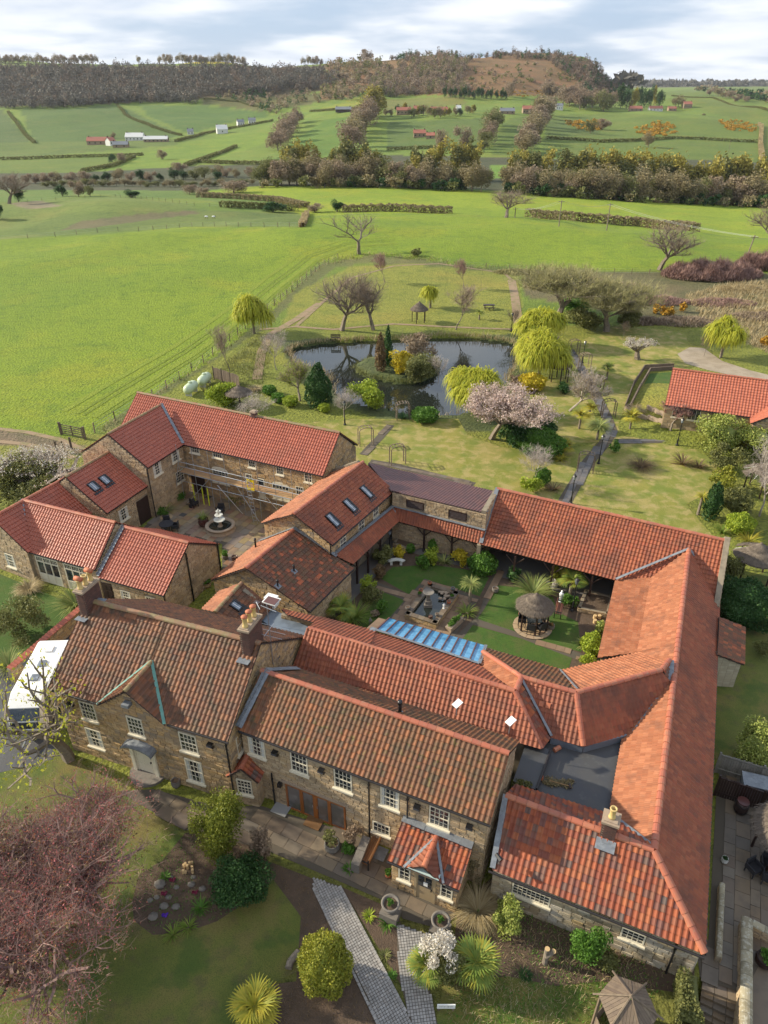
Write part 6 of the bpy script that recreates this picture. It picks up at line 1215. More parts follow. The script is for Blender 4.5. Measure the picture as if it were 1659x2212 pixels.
def fan_palm(p, r, h, label, mat='l_palm', n=14, seed=1):
    t = thing('fan_palm', p, label, 'palm'); q = B(); q.tube(p, Vector(p)+UP*h, .13, .11, 8); q.make('trunk', 'bark', t); rng = np.random.default_rng(seed); PV = []; c = Vector(p)+UP*h; parts = []
    for i in range(n):
        a = i*2.4+rng.uniform(-.2, .2); e = rng.uniform(-.3, 1.3)+(1.2 if i%3 == 0 else 0); d = Vector((math.cos(a), math.sin(a), e)).normalized(); q_ = .45 if i%3 else .12; tip = c+d*r*q_
        s = d.cross(UP).normalized(); m = 15; ang = np.linspace(-1.45, 1.45, m); D0 = np.array([list(d*math.cos(k)+s*math.sin(k)-UP*.15) for k in ang]); parts.append(strands(np.tile(np.array(tip), (m, 1)), D0, r*.62, r*.085, rng, .5)); parts.append(strands(np.array([list(c)]), np.array([list(d)]), r*(q_+.01), .03, rng, .0))
    V, F = join(*parts); obj('crown', V, F, mat, t); return t
fan_palm(P(*cB(1372, 1150), 1.2)*Vector((1,1,0)) if False else P(cB(1372, 1190)[0], cB(1372, 1190)[1]), 1.15, 1.1, 'dark green fan palm right of the white flowering shrub', 'l_palm', 26, 3)
fan_palm(P(*cB(1085, 1180)), 1.0, .8, 'fan palm half hidden behind the white flowering shrub', 'l_palm', 16, 4)
fan_palm(P(*cN(1540, 1440)), 1.15, .9, 'yellow green fan palm at the bottom edge of the lawn', 'l_palmy', 22, 5)
for c_, r, h, lb, mt in [(cE(525, 545), 1.3, 1.6, 'fan palm left of the big cordyline on the lawn', 'l_palmy'), (cE(690, 250), 1.1, 1.6, 'fan palm on the lawn right of the garden path', 'l_palm'), (cE(830, 545), 1.2, 1.5, 'fan palm near the path junction by the curved wall', 'l_palmy'),
   (cE(587, 460), 1.0, .8, 'low fan palm beyond the big cordyline', 'l_palmy'), (cE(438, 690), 1.1, .8, 'yellowing fan palm beside the low green dome', 'l_palmy'), (cY(1390, 440), 1.2, 1.4, 'green fan palm in the garden corner near the raised bed', 'l_palm'), (cY(20, 590), 1.2, 1.2, 'fan palm at the near left corner of the inner garden', 'l_palm'), ((1035, 690), .9, 1.1, 'dark little palm beside the far thatched shelter', 'l_palm')]: fan_palm(G(*c_), r, h, lb, mt, 14, R_.randint(1, 99))
def cordyline(p, r, h, label, mat, n=200, w=.06):
    t = thing('cordyline', p, label, 'palm'); q = B(); q.tube(p, Vector(p)+UP*h, .14, .1, 7); q.make('trunk', 'bark', t); V, F = spiky(n, r, w, R_.randint(1, 999), .9, .45, h); obj('crown', V+np.array([p[0], p[1], p[2]]), F, mat, t)
cordyline(G(*cE(632, 610)), 1.6, 1.5, 'big many bladed cordyline by the path junction', 'l_phorm', 320, .09); cordyline(P(*cY(790, 480)), .85, 1.7, 'pale cordyline head beside the stone pond', 'l_phorm', 220, .05)
cordyline(G(*cE(1238, 1060)), .8, 1.9, 'small trunked cordyline left of the dark column conifer', 'l_palmy', 90, .06)
# blossom bush at the left edge, and the big cherry over the front lawn
proto_tree('left_bush', seed=41, h=5, r=4.6, levels=4, trunk=.08, r0=.03, kids=(4, 5), twigs=2, tw=.03, twl=.06, leaf='l_white', leafn=6000, ls=.08)
t = tree('left_bush', P(70, 1085), 'sprawling pink and white blossom bush at the left edge by the corner wing'); V, F = cloud(9000, (4.6, 3.6, 2.3), .13, 4, 20, .4); obj('leaves', V+np.array(P(70, 1085)), F, 'l_olive', t)
proto_tree('cherry', seed=53, h=6.0, r=5.0, levels=6, trunk=.08, r0=.014, kids=(2, 4), twigs=2, tw=.010, twl=.08, leaf='l_blossom', leafn=42000, ls=.045, twig='twig_c', bark='twig_c', up=.0, split=5)
tree('cherry', xy(P(85, 1815, 3.0)), 'large spreading cherry with pink buds over the front lawn', rz=1.0)
proto_tree('cherry_leaf', seed=57, h=6, r=4.8, levels=4, trunk=.1, r0=.012, kids=(3, 4), twigs=3, tw=.014, twl=.07, leaf='l_bronze', leafn=3500, ls=.06, twig='twig_c', bark='twig_c', split=4)
tree('cherry_leaf', xy(P(-30, 2040, 2.5)), 'coppery leaved lower limbs of the spreading tree at the left edge', rz=.3)
tree_px('quince', 150, 1640, 190, 220, 'straggly branch tree with yellow green buds in front of the caravan')
# hedge at the steps
def hedge(pts, w, h, mat, label, leaf=.08, dens=240, name='hedge', seed=3, zoff=0, core_=True):
    rng = np.random.default_rng(seed); parts = []; 
    for p, q in zip(pts[:-1], pts[1:]):
        L = (q-p).length; n = int(dens*L*(w+2*h)); d = np.array((q-p).normalized()); s = np.array([-d[1], d[0], 0]); t = rng.random(n); u = rng.uniform(-1, 1, n); v = rng.random(n); m = rng.random(n)
        u = np.where(m < .66, np.sign(u)*(1-.12*rng.random(n)), u); v = np.where(m >= .66, 1-.1*rng.random(n), v); bump = 1+.12*np.sin(t*L*1.7+seed)+.1*rng.random(n)
        C_ = np.array(p)[None]+(np.array(q)-np.array(p))[None]*t[:, None]+s[None]*(u*w/2*bump)[:, None]; C_[:, 2] = tz(C_[:, 0], C_[:, 1], False)+v*h*bump+zoff; parts.append(quads(C_, n, leaf, rng))
        if core_:
            m = max(2, int(L/3)+1); cvx = []; cf = []
            for i in range(m):
                c = np.array(p)+(np.array(q)-np.array(p))*i/(m-1); g_ = float(tz(c[0], c[1], False))+zoff
                for a, b in ((-1,0),(-1,.86),(1,.86),(1,0)): cvx.append([*(c[:2]+s[:2]*a*w*.4), g_+b*h])
                if i: k = 4*(i-1); cf += [(k, k+1, k+5, k+4), (k+1, k+2, k+6, k+5), (k+2, k+3, k+7, k+6), (k, k+3, k+7, k+4)]
            parts.append((np.array(cvx), np.array(cf)))
    V, F = join(*parts); return obj(name, V, F, mat, label=label, cat='hedge')
hedge([P(*cC(1175, 1190), .9)*Vector((1,1,0)), P(*cC(1190, 1500), .9)*Vector((1,1,0))], .8, 1.7, 'l_olive', 'tall clipped hedge beside the stone steps at the bottom right', .06, 420, zoff=-.2)
# raspberry coloured thicket and brambles on the rough ground
def thicket(x, y, wpx, h, mat, label, wy=.6, n=7000, tw=.06): 
    p = G(x, y, h*.4); p.z = float(tz(p.x, p.y, False))-.2; s = FP/depth(p); r = wpx/s/2; rng = np.random.default_rng(R_.randint(1, 999)); a = rng.uniform(0, 6.28, n); q = np.sqrt(rng.random(n)); X = np.cos(a)*q*r; Y = np.sin(a)*q*r*wy
    hh = h*np.sqrt(np.maximum(0, 1-q*q*.9))*(.75+.25*np.sin(X*1.3)*np.cos(Y*1.1)); P0 = np.stack([X, Y, hh*rng.uniform(.2, .75, n)], 1)+np.array(p); D0 = np.stack([rng.normal(0, .6, n), rng.normal(0, .6, n), np.ones(n)], 1)
    return obj('thicket', *strands(P0, D0, hh*.35+.2, tw, rng, .6, 2), mat, label=label, cat='thicket')
thicket(1540, 578, 215, 4.2, 'twig_p', 'wide purple brown thicket at the field corner on the right', .55, 16000, .09)
thicket(1650, 560, 120, 4.5, 'twig_p', 'purple thicket cut by the right edge below the telegraph pole', .6, 8000, .09)
for x, y, w_, h, mt, lb in [(1230, 600, 150, 1.6, 'twig_p', 'bramble patch along the fence left of the bare oak'), (1330, 615, 150, 1.5, 'twig', 'bramble patch below the bare oak'), (1420, 645, 140, 1.6, 'twig_p', 'reddish bramble bank above the gorse bushes'), (1480, 690, 150, 1.3, 'twig', 'bramble bank right of the gorse bushes'), (1560, 650, 150, 1.3, 'twig_p', 'bramble slope under the purple thicket'), (1640, 680, 140, 1.1, 'twig', 'bramble patch at the right edge below the straw bank'), (1390, 690, 110, 1.2, 'twig', 'low brambles behind the right lawn'), (1120, 585, 120, 1.0, 'twig_g', 'low scrub by the upper paddock corner'), (1610, 620, 120, 1.2, 'l_straw', 'straw coloured rough grass bank on the right')]: thicket(x, y, w_, h, mt, lb, .5, 3500, .08)
for x, y, w_, lb in [(1442, 672, 34, 'yellow flowering gorse bush in the brambles, biggest'), (1418, 668, 20, 'small gorse bush left of the biggest one'), (1475, 664, 18, 'small gorse bush right of the biggest one'), (1655, 737, 24, 'gorse bush at the right edge')]: shrub(x, y, w_, 1.5, 'gorse', lb, 'cloud')
shrub(900, 545, 22, 1.6, 'l_olive', 'lone round bush on the field boundary above the pond', 'cloud')
# reeds round the pond and tall grass on the boundary (uncountable)
rng = np.random.default_rng(4); Q = []
for a, b in zip(POND, POND[1:]+POND[:1]):
    n = int((b-a).length*26); t = rng.random(n); s = np.array([-(b-a).y, (b-a).x, 0])/((b-a).length); Q.append(np.array(a)[None]*(1-t[:, None])+np.array(b)[None]*t[:, None]+s[None]*rng.normal(0, .3, n)[:, None])
Q = np.concatenate(Q); Q = Q[(Q[:, 1] > 88)|(rng.random(len(Q)) < .3)]; Q[:, 2] = rng.uniform(-.4, 0, len(Q)); o = obj('reeds', *strands(Q, rng.normal(0, .35, (len(Q), 3))+[0, 0, 1], rng.uniform(.4, .9, len(Q)), .06, rng, .4, 2), 'l_straw', kind='stuff')
Q = []
for a, b in zip(ISLE, ISLE[1:]+ISLE[:1]):
    n = int((b-a).length*30); t = rng.random(n); Q.append(np.array(a)[None]*(1-t[:, None])+np.array(b)[None]*t[:, None]+rng.normal(0, .25, (n, 3)))
Q = np.concatenate(Q); Q[:, 2] = -.3; o = obj('island_sedge', *strands(Q, rng.normal(0, .4, (len(Q), 3))+[0, 0, 1], rng.uniform(.3, .8, len(Q)), .06, rng, .7, 2), 'l_olive', kind='stuff')
def tufts(name, poly, n, mat, L=.35, w=.03, seed=2, near=False):
    rng = np.random.default_rng(seed); xs = [p[0] for p in poly]; ys_ = [p[1] for p in poly]; X = rng.uniform(min(xs), max(xs), n*2); Y = rng.uniform(min(ys_), max(ys_), n*2); m = inpoly(X, Y, poly); X = X[m][:n]; Y = Y[m][:n]
    keep = (np.sin(X*.9)*np.sin(Y*1.1+X*.3)+rng.normal(0, .6, len(X))) > -.5; X = X[keep]; Y = Y[keep]; P0 = np.stack([X, Y, tz(X, Y)-.02], 1)
    return obj(name, *strands(P0, rng.normal(0, .5, (len(X), 3))*[1, 1, 0]+[0, 0, 1], L*rng.uniform(.5, 1.3, len(X)), w, rng, .9, 2), mat, kind='stuff')
bd = [(230,937),(330,868),(450,790),(560,700),(640,625),(700,575),(800,556),(900,562),(1000,580),(1110,588),(1110,578),(1000,570),(900,552),(800,546),(690,562),(620,620),(540,692),(430,780),(310,862),(210,925)]
tufts('boundary_long_grass', [G(x, y) for x, y in bd], 9000, 'l_olive', .7, .07, 5); tufts('boundary_dry_grass', [G(x, y) for x, y in bd], 6000, 'l_straw', .8, .07, 6)
tufts('rough_straw_grass', [G(x, y) for x, y in ((1560,615),(1750,600),(1750,760),(1659,765),(1520,695),(1480,640))], 12000, 'l_straw', .8, .1, 7)
tufts('ground_litter', D_((1000,1980),(1100,1900),(1250,1980),(1480,2090),(1330,2240),(950,2240)), 3500, 'l_straw', .28, .02, 8); tufts('ground_weeds', D_((1000,1980),(1100,1900),(1250,1980),(1480,2090),(1330,2240),(950,2240)), 5000, 'l_green', .16, .04, 9)
tufts('front_bed_litter', D_((540,1845),(680,1900),(700,1960),(850,2240),(560,2240),(640,2110),(650,1980)), 1500, 'l_bronze', .2, .02, 10)
tufts('rockery_weeds', D_((285,1950),(300,1890),(400,1800),(480,1790),(600,1890),(470,1990),(330,2020)), 1500, 'l_green', .14, .04, 11)
tufts('garden_bank_grass', D_((420,830),(480,790),(560,720),(590,760),(560,860),(480,880)), 5000, 'l_olive', .5, .05, 12)
leafm('l_hillwood', [(.17,.125,.095),(.13,.10,.078),(.20,.15,.11)])
# ------------------------------------------------------------------ the valley: woods, hedgerows, farms
def far_proto(key, mat, R, n, leaf, seed, cone=0):
    V, F = cloud(n, R, leaf, seed, 10, .5, cone=cone, base=.12*R[2]); b = B(); b.tube((0,0,0), (0,0,R[2]*.9), R[0]*.06, R[0]*.03, 5)
    for k in range(5): a = k*1.3; b.tube((0,0,R[2]*.45), (math.cos(a)*R[0]*.6, math.sin(a)*R[0]*.6, R[2]*1.25), R[0]*.035, R[0]*.015, 3)
    PROT[key] = (mesh('trunk', b.V, b.F, 'bark'), mesh('crown', V, F, mat), None, R[2]*2, R[0])
for i, mt in enumerate(('l_scrub', 'l_farpink', 'l_olive', 'l_larch', 'l_heath', 'l_dark')):
    for j in range(2): far_proto((mt, j), mt, (4.6, 4.6, 6.5) if mt not in ('l_dark', 'l_larch') else (3.2, 3.2, 7), 2400, .3, i*10+j, .6 if mt in ('l_larch', 'l_dark') else 0)
def ftree(mt, p, h, w, label, group): return tree((mt, R_.randint(0, 1)), p, label, h, w, None, group)
def along(pts, step, jit=.4):
    out = []; acc = 0
    for (x0, y0), (x1, y1) in zip(pts[:-1], pts[1:]):
        L = math.hypot(x1-x0, y1-y0); n = max(1, int(L/step)); out += [(x0+(x1-x0)*(i+R_.random()*jit)/n, y0+(y1-y0)*(i+R_.random()*jit)/n) for i in range(n)]
    return out
ORD = 'first second third fourth fifth sixth seventh eighth ninth tenth eleventh twelfth thirteenth fourteenth fifteenth sixteenth seventeenth eighteenth nineteenth twentieth'.split()
def row(pts, step, hp, wp, mats, label, group, jy=3, nm='tree'):
    A_ = along(pts, step); up_ = abs(pts[-1][1]-pts[0][1]) > abs(pts[-1][0]-pts[0][0]); A_.sort(key=lambda q: -q[1] if up_ else q[0])
    for i, (x, y) in enumerate(A_):
        p = G(x, y+R_.uniform(-jy, jy)); s = FP/depth(p); k = R_.uniform(.75, 1.25); t = ftree(R_.choice(mats), p, hp*k/s, wp*k/s, label+(', '+ORD[i]+(' from the bottom' if up_ else ' from the left') if len(A_) <= 20 else ''), group); t.name = nm; t['category'] = nm
row([(560,400),(700,402),(830,402),(1000,409),(1055,413)], 15, 56, 56, ['l_scrub', 'l_farpink', 'l_scrub', 'l_olive'], 'bare brown tree in the front row of the valley tree belt', 'bare trees in the front row of the valley belt')
row([(1100,415),(1250,425),(1400,434),(1700,448)], 15, 60, 60, ['l_scrub', 'l_farpink', 'l_scrub', 'l_scrub', 'l_olive'], 'bare brown tree in the front row of the valley tree belt', 'bare trees in the front row of the valley belt')
row([(20,395),(150,395),(300,392),(440,388),(560,384)], 22, 24, 30, ['l_scrub', 'l_olive', 'l_farpink', 'l_dark'], 'small tree in the scrubby belt at the left of the valley', 'small trees of the left valley scrub')
row([(100,404),(250,402),(400,405),(560,398)], 16, 14, 24, ['l_olive', 'l_scrub'], 'bush in the scrub line left of the tree belt', 'bushes of the left valley scrub', 1, 'bush')
row([(600,330),(615,300),(640,268),(650,252)], 11, 42, 50, ['l_farpink', 'l_heath'], 'mauve bare tree in the strip climbing the middle fields', 'trees of the left climbing strip')
row([(760,330),(770,300),(790,270),(815,250)], 8, 52, 56, ['l_farpink', 'l_heath', 'l_scrub', 'l_larch'], 'bare tree in the dense strip climbing towards the cottages', 'trees of the middle climbing strip')
row([(1045,330),(1055,295),(1075,262)], 9, 38, 40, ['l_scrub', 'l_olive', 'l_heath'], 'tree in the strip right of the red roofed cottage', 'trees of the third climbing strip')
row([(1130,335),(1150,300),(1170,265),(1185,245)], 8, 44, 52, ['l_farpink', 'l_scrub'], 'bare tree in the strip left of the gorse fields', 'trees of the fourth climbing strip')
row([(1180,208),(1250,232),(1330,238)], 12, 40, 40, ['l_farpink', 'l_heath', 'l_scrub', 'l_olive'], 'rounded bare tree in the grove under the right hill', 'trees of the grove under the right hill', 6)
row([(1340,236),(1400,232),(1430,230)], 9, 44, 22, ['l_dark', 'l_larch', 'l_dark'], 'dark conifer in the clump above the right farm', 'conifers above the right farm', 3)
row([(960,212),(1010,214),(1040,212),(1100,214)], 9, 24, 14, ['l_dark'], 'dark pointed conifer at the foot of the right hill', 'conifers at the foot of the right hill', 2)
row([(830,246),(900,252),(970,250),(1030,246)], 11, 20, 20, ['l_larch', 'l_scrub', 'l_dark', 'l_olive', 'l_farpink'], 'garden tree among the hillside cottages', 'garden trees among the hillside cottages', 5)
row([(1530,206),(1560,212),(1620,222)], 12, 16, 24, ['l_scrub', 'l_farpink'], 'tree in the far right copse below the horizon', 'trees of the far right copse', 4)
row([(0,137),(120,138),(260,137),(420,138),(560,139),(700,141)], 9, 18, 16, ['l_hazewood' if False else 'l_scrub', 'l_farpink'], 'bare tree silhouetted on the left skyline', 'bare trees along the left skyline', 1)
row([(715,135),(760,132),(800,133)], 10, 30, 34, ['l_scrub', 'l_farpink'], 'tall bare tree at the dip between the two hills', 'tall trees at the dip between the hills', 3)
for mt, x, y, hp, wp, lb in [('l_farpink', 385, 372, 24, 44, 'broad pale bare tree in front of the left fields'), ('l_scrub', 470, 382, 26, 40, 'bare tree left of the hedged lane'), ('l_farpink', 350, 345, 24, 26, 'bare tree beside the left farm'), ('l_scrub', 245, 300, 14, 16, 'small tree above the left farm'), ('l_dark', 243, 352, 22, 20, 'dark evergreen below the left farm'), ('l_farpink', 265, 352, 24, 24, 'bare tree beside the dark evergreen below the left farm'),
   ('l_farpink', 955, 326, 50, 38, 'left of two bare trees beside the red roofed cottage'), ('l_farpink', 1000, 322, 54, 46, 'right of two bare trees beside the red roofed cottage'), ('l_farpink', 1098, 210, 34, 30, 'pale pink tree at the foot of the right hill'), ('l_scrub', 1400, 318, 32, 34, 'lone bare tree on the sloping field below the gorse'), ('l_olive', 1275, 288, 34, 30, 'olive tree between the two gorse patches'), ('l_farpink', 1300, 280, 26, 40, 'spreading mauve tree right of the olive tree'),
   ('l_scrub', 1465, 232, 24, 32, 'bare tree beside the right farm'), ('l_dark', 135, 424, 28, 30, 'dark evergreen on the mound at the left'), ('l_farpink', 170, 425, 40, 40, 'bare tree right of the dark evergreen on the mound'), ('l_olive', 195, 425, 26, 28, 'bushy tree at the right of the mound group'), ('l_dark', 285, 428, 18, 46, 'dark low bushes behind the mound'), ('l_dark', 40, 436, 34, 34, 'dark ivy covered tree at the left edge'), ('l_dark', -4, 474, 40, 36, 'dark bush cut by the left edge above the field'),
   ('l_farpink', 410, 420, 24, 44, 'grey brown scrub bush in the valley field, left'), ('l_farpink', 440, 424, 22, 40, 'grey brown scrub bush in the valley field, middle'), ('l_farpink', 505, 417, 30, 78, 'wide grey brown scrub clump in the valley field'), ('l_dark', 590, 458, 24, 56, 'dark bush group behind the sheep field'), ('l_farpink', 680, 458, 20, 48, 'pale scrub bush right of the field corner'), ('l_dark', 728, 458, 26, 40, 'dark bush right of the field corner'), ('l_scrub', 1520, 250, 5, 8, 'tiny bush on the right pasture')]:
    p = G(x, y); s = FP/depth(p); ftree(mt, p, hp/s, wp/s, lb, None)
def mass(name, poly, n, mats, R, leaf, per, seed, label=None):
    rng = np.random.default_rng(seed); xs = [p[0] for p in poly]; ys_ = [p[1] for p in poly]; i = 0; byk = {}
    while i < n:
        x, y = rng.uniform(min(xs), max(xs)), rng.uniform(min(ys_), max(ys_))
        if not inpoly(np.array([x]), np.array([y]), poly)[0]: continue
        p = G(x, y); byk.setdefault(rng.integers(0, len(mats)), []).append((p, rng.uniform(.7, 1.35), rng.uniform(0, 6.28))); i += 1
    VV = []; FF = []; MI = []; k = 0; out = []
    for mi, L in byk.items():
        T = [cloud(per, R, leaf, seed+j, 6, .55, cone=.5 if mats[mi] == 'l_dark' else 0) for j in range(4)]; parts = []
        for j, (p, s, a) in enumerate(L):
            V, F = T[j % 4]; c, s_ = math.cos(a), math.sin(a); V2 = np.stack([V[:, 0]*c-V[:, 1]*s_, V[:, 0]*s_+V[:, 1]*c, V[:, 2]], 1)*s+np.array([p.x, p.y, p.z-R[2]*.15]); parts.append((V2, F))
        V, F = join(*parts); VV.append(V); FF.append(F+k); MI += [mi]*len(F); k += len(V)
    V = np.concatenate(VV); F = np.concatenate(FF); o = obj(name, V, F, mats, kind='stuff'); o.data.polygons.foreach_set('material_index', MI); return o
mass('rear_larches', [(620,383),(1040,386),(1040,390),(620,388)], 75, ['l_larch', 'l_larch', 'l_olive'], (4.5, 4.5, 10), .75, 420, 31)
mass('rear_larches', [(1105,388),(1250,396),(1400,404),(1720,418),(1720,424),(1400,410),(1250,402),(1105,394)], 110, ['l_larch', 'l_larch', 'l_olive'], (4.8, 4.8, 10), .75, 420, 32)
mass('belt_undergrowth', [(560,402),(830,402),(1050,412),(1050,417),(830,407),(560,406)], 60, ['l_olive', 'l_dark', 'l_scrub'], (4, 4, 3), .7, 140, 33)
mass('belt_undergrowth', [(1095,414),(1250,425),(1400,434),(1720,448),(1720,453),(1400,439),(1250,430),(1095,419)], 80, ['l_olive', 'l_dark', 'l_scrub'], (4, 4, 3), .7, 140, 34)
mass('left_hill_wood', [(-120,150),(0,150),(560,152),(700,156),(735,168),(720,190),(640,200),(560,205),(440,208),(420,226),(270,225),(120,236),(-120,236)], 2600, ['l_hazewood', 'l_hazewood', 'l_hillwood'], (7, 7, 8), 1.15, 75, 1)
mass('middle_wood', [(700,150),(740,135),(800,130),(850,150),(830,200),(790,205),(740,222),(700,215)], 200, ['l_farpink', 'l_scrub', 'l_olive'], (6, 6, 7), 1.4, 70, 2)
mass('right_hill_wood', [(790,190),(830,160),(900,135),(1010,140),(1000,185),(1020,206),(900,206),(850,212),(800,205)], 620, ['l_farpink', 'l_heath', 'l_hillwood', 'l_olive'], (6, 6, 7.5), .8, 170, 3)
mass('right_hill_top_wood', [(830,128),(900,120),(1000,116),(1210,118),(1300,145),(1335,182),(1330,205),(1260,205),(1250,180),(1180,130),(1050,128),(900,140)], 620, ['l_hillwood', 'l_heath', 'l_hillwood', 'l_dark'], (5, 5, 5.5), .8, 120, 4)
mass('hill_scrub', [(1010,150),(1180,135),(1250,180),(1255,205),(1020,205)], 120, ['l_heath', 'l_olive', 'l_scrub'], (4, 4, 3), 1.0, 60, 5)
mass('horizon_wood', [(1330,184),(1400,184),(1659,183),(1740,183),(1740,187),(1500,188),(1400,188)], 160, ['l_hazewood'], (30, 30, 14), 8, 40, 6)
mass('far_right_copse', [(1490,196),(1580,204),(1659,222),(1700,228),(1700,216),(1600,200),(1520,190)], 80, ['l_scrub', 'l_farpink', 'l_dark'], (9, 9, 7), 2.5, 50, 7)
mass('bracken_hill_bushes', [(440,212),(560,205),(700,198),(730,215),(640,235),(600,248),(560,240)], 90, ['l_scrub', 'l_dark', 'l_farpink'], (5, 5, 4.5), 1.1, 60, 8)
for i, (poly, n, lb) in enumerate([([(1222,262),(1300,258),(1312,272),(1290,285),(1235,280)], 90, ''), ([(1372,278),(1420,264),(1455,270),(1462,292),(1400,296),(1380,290)], 90, ''), ([(1555,262),(1590,258),(1632,272),(1636,286),(1570,282)], 80, ''), ([(1060,200),(1170,196),(1190,208),(1070,212)], 60, '')]): mass('gorse_patch', poly, n, ['gorse'], (3, 3, 1.3), .6, 60, 20+i)
HD = [([(253,226),(270,248),(330,275),(392,294)], 'hedge running down between the two upper left fields'), ([(18,243),(45,280),(75,310)], 'hedge at the left edge running down to the left farm'), ([(0,346),(120,342),(310,336)], 'long hedge in front of the left farm fields'), ([(178,372),(245,360),(290,340)], 'short hedge angling up to the left farm'), ([(400,360),(460,338),(510,318)], 'curving hedge between two bright lower fields'),
 ([(380,307),(440,290),(500,278),(590,262)], 'hedged lane climbing past the white barn'), ([(420,350),(560,356),(640,352)], 'hedge along the bottom of the middle fields'), ([(440,215),(520,222),(590,235)], 'hedge at the top of the round upper field'), ([(670,242),(740,238),(800,236)], 'hedge below the bright sloping field'), ([(835,325),(900,322),(1045,322)], 'hedge below the cottage field'), ([(1180,300),(1300,308),(1450,300),(1640,308)], 'faint hedge across the gorse pasture'), ([(1640,268),(1642,310),(1646,350)], 'pale hedge at the right edge running uphill'),
 ([(1450,208),(1540,212),(1659,240)], 'hedge curving over the far right pasture'), ([(640,352),(820,340)], 'hedge under the larches on the left')]
for pts, lb in HD:
    Gp = [G(x, y) for x, y in pts]; hedge(Gp, 3.2, 2.3, 'l_olive' if 'pale' not in lb else 'l_straw', lb, .7, 2.6, seed=R_.randint(1, 99), core_=False)
for pts, h, mt, lb in [([(430,426),(520,430),(600,436),(660,450)], 2.0, 'l_scrub', 'brown hedge beyond the mound field'), ([(480,448),(560,450),(640,456)], 2.0, 'l_olive', 'hedge behind the sheep field'), ([(740,458),(850,456),(975,462)], 2.4, 'l_scrub', 'brown hedge beyond the crest above the pond'), ([(1140,468),(1250,478),(1380,488),(1500,500)], 2.6, 'l_scrub', 'brown hedge between the two big fields on the right')]:
    hedge([G(x, y) for x, y in pts], 4.0, h, mt, lb, .34, 12, seed=R_.randint(1, 99), core_=False)
for pts, w, mt, lb in [([(1105,605),(1112,640),(1120,700)], 1.3, 'track', 'mown_path')]: strip(lb, [G(x, y) for x, y in pts], w*1.2, mt, .04)
strip('bank_path', [G(x, y) for x, y in ((560,712),(640,706),(720,712),(850,700),(960,706),(1110,712))], .8, 'track', .04); strip('field_edge_path', [G(x, y) for x, y in ((555,820),(565,760),(585,722),(640,690),(690,655))], 1.3, 'track', .045)
strip('paddock_path', [G(x, y) for x, y in ((640,705),(700,650),(760,600),(850,575),(950,570),(1090,590),(1105,605))], .7, 'track', .035)
strip('farm_track', [P(x, y) for x, y in ((-60,920),(60,934),(130,950),(180,972))], .7, 'track', .03); strip('farm_track', [P(x, y) for x, y in ((-60,948),(60,960),(120,975),(160,990))], .7, 'track', .03)
# far farms and cottages
def house(x, y, L, Wd, H, rot, roofm, wallm, label, name='cottage', cat='house', wins=3, chim=True, rh=None, group=None):
    p = G(x, y); t = thing(name, p, label, cat, group); rh = rh or Wd*.38; ex = Vector((math.cos(rot), math.sin(rot), 0)); ey = Vector((-math.sin(rot), math.cos(rot), 0)); f = lambda a, b, c: p+ex*a+ey*b+UP*(c-.3)
    q = B(); q.prism([f(-L/2, -Wd/2, 0), f(L/2, -Wd/2, 0), f(L/2, Wd/2, 0), f(-L/2, Wd/2, 0)], H+.3); 
    for s in (-1, 1): q.prism([f(s*(L/2-.1), -Wd/2, H), f(s*(L/2-.1), Wd/2, H), f(s*(L/2-.1), 0, H+rh)], .1, ex)
    q.make('wall', wallm, t); q = B(); o_ = .3; n1 = Vector((0,0,1))
    for s in (-1, 1): q.prism([f(-L/2-o_, s*(Wd/2+o_), H-.1), f(L/2+o_, s*(Wd/2+o_), H-.1), f(L/2+o_, 0, H+rh), f(-L/2-o_, 0, H+rh)], .22)
    rf = q.make('roof', roofm, t)
    if chim:
        for s in (-.42, .42): q = B(); q.box(f(s*L, 0, H+rh+.5), (.9, .7, 1.6), (ex, ey, UP)); q.make('chimney', 'brick', rf)
    for i in range(wins): q = B(); xx = -L/2+L*(i+.5)/wins; q.box(f(xx, -Wd/2-.06, H*.55), (1.3, .1, 1.4), (ex, ey, UP)); q.make('window', 'glass', t)
    return t
M['r_far'] = material('far_red_roof', [(.36,.13,.085)], .7); M['r_grey'] = material('far_grey_roof', [(.20,.21,.23)], .6); M['w_far'] = material('far_stone', [(.28,.21,.14)], .9); M['w_white'] = material('far_white_wall', [(.62,.62,.6)], .8)
